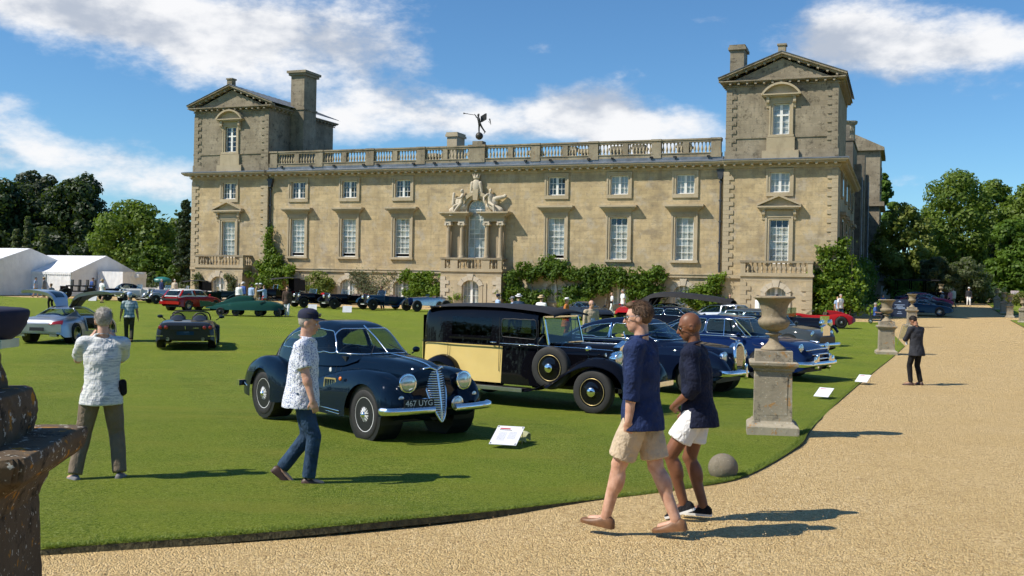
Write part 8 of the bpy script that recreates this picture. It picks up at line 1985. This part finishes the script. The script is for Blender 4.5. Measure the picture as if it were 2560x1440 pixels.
statue('figure', 0, 0, .62, -150, dict(LF=(-.5,.1,.15), Lp=50, RF=(.02,-.05,.06), Rp=45, LH=(.15,.95,1.0), LE=(0,0,-1), RH=(.35,-.5,1.75), RE=(0,-1,-.5), lean=(.12,0), head=(-40,-10)), 1.9, 'bronze', fame)
m = MB().ell((0,0,.42),(.36,.36,.36), None, 16, 12); m.build('globe', 'bronze', fame, smooth=True)
for s in (-1, 1):
    MB().grid([[(.1+s*.05+x*.6, .12+.1*x, z+x*.35) for z in (1.7,2.0,2.3)] for x in (0,.3,.6,.8)]).build('wing', 'bronze', fame)
MB().tube([(-.3,-.3,2.35),(-1.25,-.55,2.5),(-1.4,-.58,2.52)], [.025,.03,.09], 8).build('trumpet', 'bronze', fame); MB().tube([(.95,-.1,1.75),(1.15,0,1.45),(1.05,-.1,2.0)], [.025,.025,.07], 8).build('trumpet', 'bronze', fame)
# freeze the grown surfaces
bpy.context.view_layer.update()
dg = bpy.context.evaluated_depsgraph_get()
new = [(o, bpy.data.meshes.new_from_object(o.evaluated_get(dg))) for o in PEND]
txt = [(o, bpy.data.meshes.new_from_object(o.evaluated_get(dg))) for o in TEXTS]
for o, me in new:
    o.modifiers.clear(); o.data = me
for o, me in txt:
    n_ = link('lettering', me, o.parent, M=o.matrix_local.copy()); bpy.data.objects.remove(o)
# ================================================================== signs, boards and small things
def info_sign(label, px, py, rz, w=.42, h=.6, tilt=28, d=None, full=False, s=1.):
    p = at(px, py) if d is None else on(uv(px, py)[0]*d, d)
    t = empty('info_sign', p+Vector((0,0,.05)), rad(rz), label, 'sign', 'information boards beside the cars')
    M = Matrix.Rotation(rad(tilt), 4, 'X')
    b = MB().box((-w/2,0,.02),(w/2,h,.028)); b.xf(M); b.build('board', 'paper', t)
    l = MB()
    for x in (-w/2+.03, w/2-.03): l.bar((x, h*math.cos(rad(tilt)), h*math.sin(rad(tilt))),(x, h*.9, -.05),.008,.008)
    l.build('stake', 'steel', t)
    r = MB().box((-w*.36,h*.82,.029),(w*.02,h*.88,.0295)); r.xf(M); r.build('title_bar', 'print_red', t)
    if full:
        for k, (c_, x0, x1, y) in enumerate([(1,-.36,.1,.76)]+[(0,-.36+.05*(i % 2),-.02,.66-.045*i) for i in range(11)]+[(0,.04,.34,.66-.045*i) for i in range(9)]):
            q = MB().box((w*x0,h*y,.029),(w*x1,h*(y+(.03 if c_ else .012)),.0295)); q.xf(M); q.build('text_line', 'print_black' if c_ else 'print_grey', t)
        cl = MB()
        for x, y in ((-.45,.93),(.45,.93),(-.45,.05),(.45,.05)): cl.box((w*x-.006,h*y-.012,.029),(w*x+.006,h*y+.012,.034))
        cl.xf(M); cl.build('clip', 'black_trim', t)
    return t
info_sign('white information board with red title lying before the navy coupe', 1256, 1126, -14, .36, .50, 20, full=True)
p = at(1290, 1112); MB().box((-.11,-.08,0),(.11,.08,.10)).xf(Matrix.Rotation(rad(-14),4,'Z') @ Matrix.Rotation(rad(9),4,'Y')).build('paper_block', 'pale_card', loc=p+Vector((.06,.05,.05))) if False else None
pm('pale_card', (.55,.55,.30), .7)
o = MB().grid([[(x, y, z+.02*math.sin(x*30)) for x in np.linspace(-.12,.12,5)] for y, z in ((-.09,0),(-.085,.09),(.0,.115),(.09,.10),(.1,0))]).build('card_box', 'pale_card', loc=p+Vector((.05,.08,.045)), rz=rad(-20)); tag(o, 'pale yellow card box behind the nearest information board', 'box')
info_sign('white information board in the grass just right of the large pedestal', 2052, 1000, -34, .32, .46, 20)
info_sign('white information board farther along the lawn edge', 2152, 962, -34, .30, .44, 20)
for px, d, lab in ((232,82,'small white board in front of the black coupe by the marquee'),(404,80,'small white board in front of the white roadster'),(697,68,'small white board before the tall hooded car'),(705,62,'grey tented board on the grass by the striding man'),(781,70,'small white board before the long black tourer'),(868,68,'small white board before the dark blue roadster')):
    p = on(uv(px, 760)[0]*d, d); t = empty('tent_card', p+Vector((0,0,.04)), rad(12), lab, 'sign', 'white cards before the vintage cars')
    MB().add([(-.32,-.22,0),(.28,-.22,0),(.32,.0,.42),(-.28,.0,.42)], [(0,1,2,3)]).build('front_board', 'white_cotton' if 'grey' not in lab else 'grey_cloth', t); MB().add([(-.3,.24,0),(.3,.24,0),(.3,.01,.42),(-.3,.01,.42)], [(0,1,2,3)]).build('back_board', 'grey_cloth', t)
# blue board in the shade
p = on(uv(2249, 770)[0]*76, 76); t = empty('notice_board', p, rad(-16), 'tall navy blue notice board with white lettering in the shade', 'sign')
pm('board_blue', (.012,.025,.06), .5); MB().box((-.62,-.03,.15),(.62,.03,1.45)).build('panel', 'board_blue', t); MB().bar((-.5,.0,0),(-.5,.25,.8),.04,.04).bar((.5,0,0),(.5,.25,.8),.04,.04).build('stand', 'black_trim', t)
for k, (z, w) in enumerate(((1.02,.36),(.92,.22),(.83,.36),(.74,.40),(.50,.12),(.38,.18))): MB().box((-w,-.034,z),(w,-.031,z+.04)).build('text_line', 'sky_shirt', t)
MB().prism([(-.12,1.25),(.12,1.25),(0,1.36)], 'y', -.034, -.031).build('crest', 'sky_shirt', t)
p = at(2537, 760); t = empty('poster_board', p, rad(-30), 'pale mauve poster board standing by the yellow flowered shrubs', 'sign')
pm('poster', (.55,.45,.50), .6, var=.1, scale=2); MB().box((-.45,-.02,.2),(.45,.02,1.5)).build('panel', 'poster', t); MB().bar((-.35,0,0),(-.35,0,.4),.05,.05).bar((.35,0,0),(.35,0,.4),.05,.05).build('stand', 'black_trim', t)
for z in (1.2,1.0,.7): MB().box((-.3,-.024,z),(.3,-.021,z+.08)).build('text_line', 'print_grey', t)
p = at(2464, 750)+Vector((.4,1.2,0)); o = MB().grid([[(-w,-w,z),(w,-w,z),(w,w,z),(-w,w,z)] for z, w in ((0,.36),(1.0,.42),(1.02,.46),(1.1,.44))], True, True, True).build('litter_bin', 'grey_cloth', loc=p); tag(o, 'square grey litter bin at the end of the drive', 'bin')
# folding metal sign frame by the man in black
p = on(uv(2254, 860)[0]*44, 44); t = empty('sign_stand', p, rad(-20), 'leaning metal sign stand between the pedestals and the man in black', 'sign stand')
MB().bar((-.18,0,0),(.02,0,.85),.03,.02).bar((.12,0,.1),(.30,0,.9),.03,.02).bar((.02,0,.85),(.30,0,.9),.03,.02).build('frame', 'steel', t); MB().add([(-.1,.01,.25),(.12,.01,.25),(.27,.01,.85),(.05,.01,.82)], [(0,1,2,3)]).build('panel', 'car_glass', t)
# mobility scooter for the seated visitor
u = uv(2188, 740)[0]; p = on(u*66, 66); c = Car('mobility_scooter', 'dark mobility scooter in the shade of the house flank', p.x, p.y, -20., 1., 'scooter')
c.add('seat', MB().box((-.25,-.25,.42),(.25,.25,.5)).box((-.32,-.25,.5),(-.24,.25,1.0)), 'black_trim'); c.add('deck', MB().box((-.4,-.28,.15),(.75,.28,.22)), 'paint_teal'); c.add('tiller', MB().bar((.7,0,.2),(.5,0,.95),.05,.05).bar((.5,-.28,.95),(.5,.28,.95),.03,.03), 'black_trim')
for x in (-.25,.65):
    for s in (-1, 1): c.wheel(x, s*.28, .14, .09, 'disc', disc='steel')
# teal cover and log heap near the cypress, white rail before the tower door
p = on(uv(405, 690)[0]*104, 104); o = MB().ell((0,0,1.5),(1.0,.8,.45), None, 12, 8).build('garden_cover', 'teal_sheet' if 'teal_sheet' in MATS else pm('teal_sheet', (.02,.16,.15), .4), loc=p, smooth=True); tag(o, 'teal plastic cover lying among the stones by the clipped yew', 'cover')
t = empty('stone_heap', p+Vector((.6,-.6,0)), 0, 'heap of rough stones below the clipped yew', 'rockery')
for k in range(14): MB().ell((rng.normal()*1.2, rng.normal()*.4, .5+.5*rng.random()), (.35+.2*rng.random(), .3, .2), None, 8, 6).build('stone', 'stone_weathered', t)
t = empty('white_rail', hl(-27.5, -5.5, HB), -TH, 'low white wooden rail before the tower door', 'rail')
for x in (-1.6,0,1.6): MB().box((x-.04,-.04,0),(x+.04,.04,1.0)).build('post', 'white_wood', t)
for z in (.55,.9): MB().box((-1.7,-.03,z),(1.7,.03,z+.09)).build('rail', 'white_wood', t)
o = MB().box((-1.6,-.5,0),(1.6,.5,.8)).build('blue_table', 'mid_blue', loc=on(-36.8, 101.5), rz=-TH); tag(o, 'long table with a blue cloth behind the picket fence', 'table')

# ================================================================== grass blades and loose stones near the camera
def scatter_blades():
    bx = np.array([p.x for p in E1]); by = np.array([p.y for p in E1]); poly = [(p.x, p.y) for p in E1+far]
    ex = np.repeat(bx[1:], 320); ey = np.repeat(by[1:], 320); t_ = rng.random(len(ex))
    ex = ex+(np.repeat(np.roll(bx, -1)[1:], 320)-ex)*t_+rng.normal(size=len(ex))*.045; ey = ey+(np.repeat(np.roll(by, -1)[1:], 320)-ey)*t_+rng.normal(size=len(ex))*.045
    k = inpoly(ex, ey, poly) & (ey < 26); x, y = ex[k], ey[k]
    z = np.array([gz(a, b) for a, b in zip(x, y)])+.028
    m = len(x); h = .010+.014*rng.random(m); w = .003+.002*rng.random(m); a = rng.random(m)*2*pi; l = rng.normal(size=(m, 2))*.010
    ca, sa = np.cos(a)*w, np.sin(a)*w
    V = np.stack([np.stack([x-ca, y-sa, z], 1), np.stack([x+ca, y+sa, z], 1), np.stack([x+ca*.6+l[:,0]*.5, y+sa*.6+l[:,1]*.5, z+h*.6], 1), np.stack([x+l[:,0], y+l[:,1], z+h], 1)], 1).reshape(-1, 3)
    o = card_obj('grass', V, 'grass_blade'); tag(o, 'fringe of grass along the cut edge of the lawn', 'grass', kind='stuff')
scatter_blades()
def pebbles():
    n = 3000; y = 6.6+rng.random(n*3)**1.4*9; x = -.5*y+rng.random(n*3)*y*1.02
    poly = [(p.x, p.y) for p in E1+far]; k = ~(inpoly(x, y, poly) | inpoly(x, y+.2, poly) | inpoly(x-.2, y, poly)); x, y = x[k][:n], y[k][:n]; n = len(x)
    r = .003+.006*rng.random(n)**2; z = np.array([gz(a, b) for a, b in zip(x, y)])+r*.3
    o6 = np.array([(1,0,0),(0,1,0),(-1,0,0),(0,-1,0),(0,0,.7),(0,0,-.7)]); f8 = np.array([(0,1,4),(1,2,4),(2,3,4),(3,0,4),(1,0,5),(2,1,5),(3,2,5),(0,3,5)])
    a = rng.random(n)*2*pi; sx = r*(.8+.6*rng.random(n)); sy = r*(.7+.4*rng.random(n))
    P = np.zeros((n, 6, 3)); P[:,:,0] = x[:,None]+np.cos(a)[:,None]*o6[None,:,0]*sx[:,None]-np.sin(a)[:,None]*o6[None,:,1]*sy[:,None]
    P[:,:,1] = y[:,None]+np.sin(a)[:,None]*o6[None,:,0]*sx[:,None]+np.cos(a)[:,None]*o6[None,:,1]*sy[:,None]; P[:,:,2] = z[:,None]+o6[None,:,2]*r[:,None]
    me = bpy.data.meshes.new('gravel_stones'); me.from_pydata(P.reshape(-1,3).tolist(), [], (f8[None]+6*np.arange(n)[:,None,None]).reshape(-1,3).tolist()); me.polygons.foreach_set('use_smooth', [True]*len(me.polygons))
    me.materials.append(MATS['pebble']); tag(link('gravel_stones', me), 'loose gravel stones on the drive', 'gravel', kind='stuff')
m, p_, o_ = newmat('pebble'); g_ = N(node('ShaderNodeNewGeometry').outputs['Random Per Island']); lk(mixc(g_, (.30,.18,.075), (.68,.54,.32)), p_.inputs['Base Color']); p_.inputs['Roughness'].default_value = .8
pebbles()
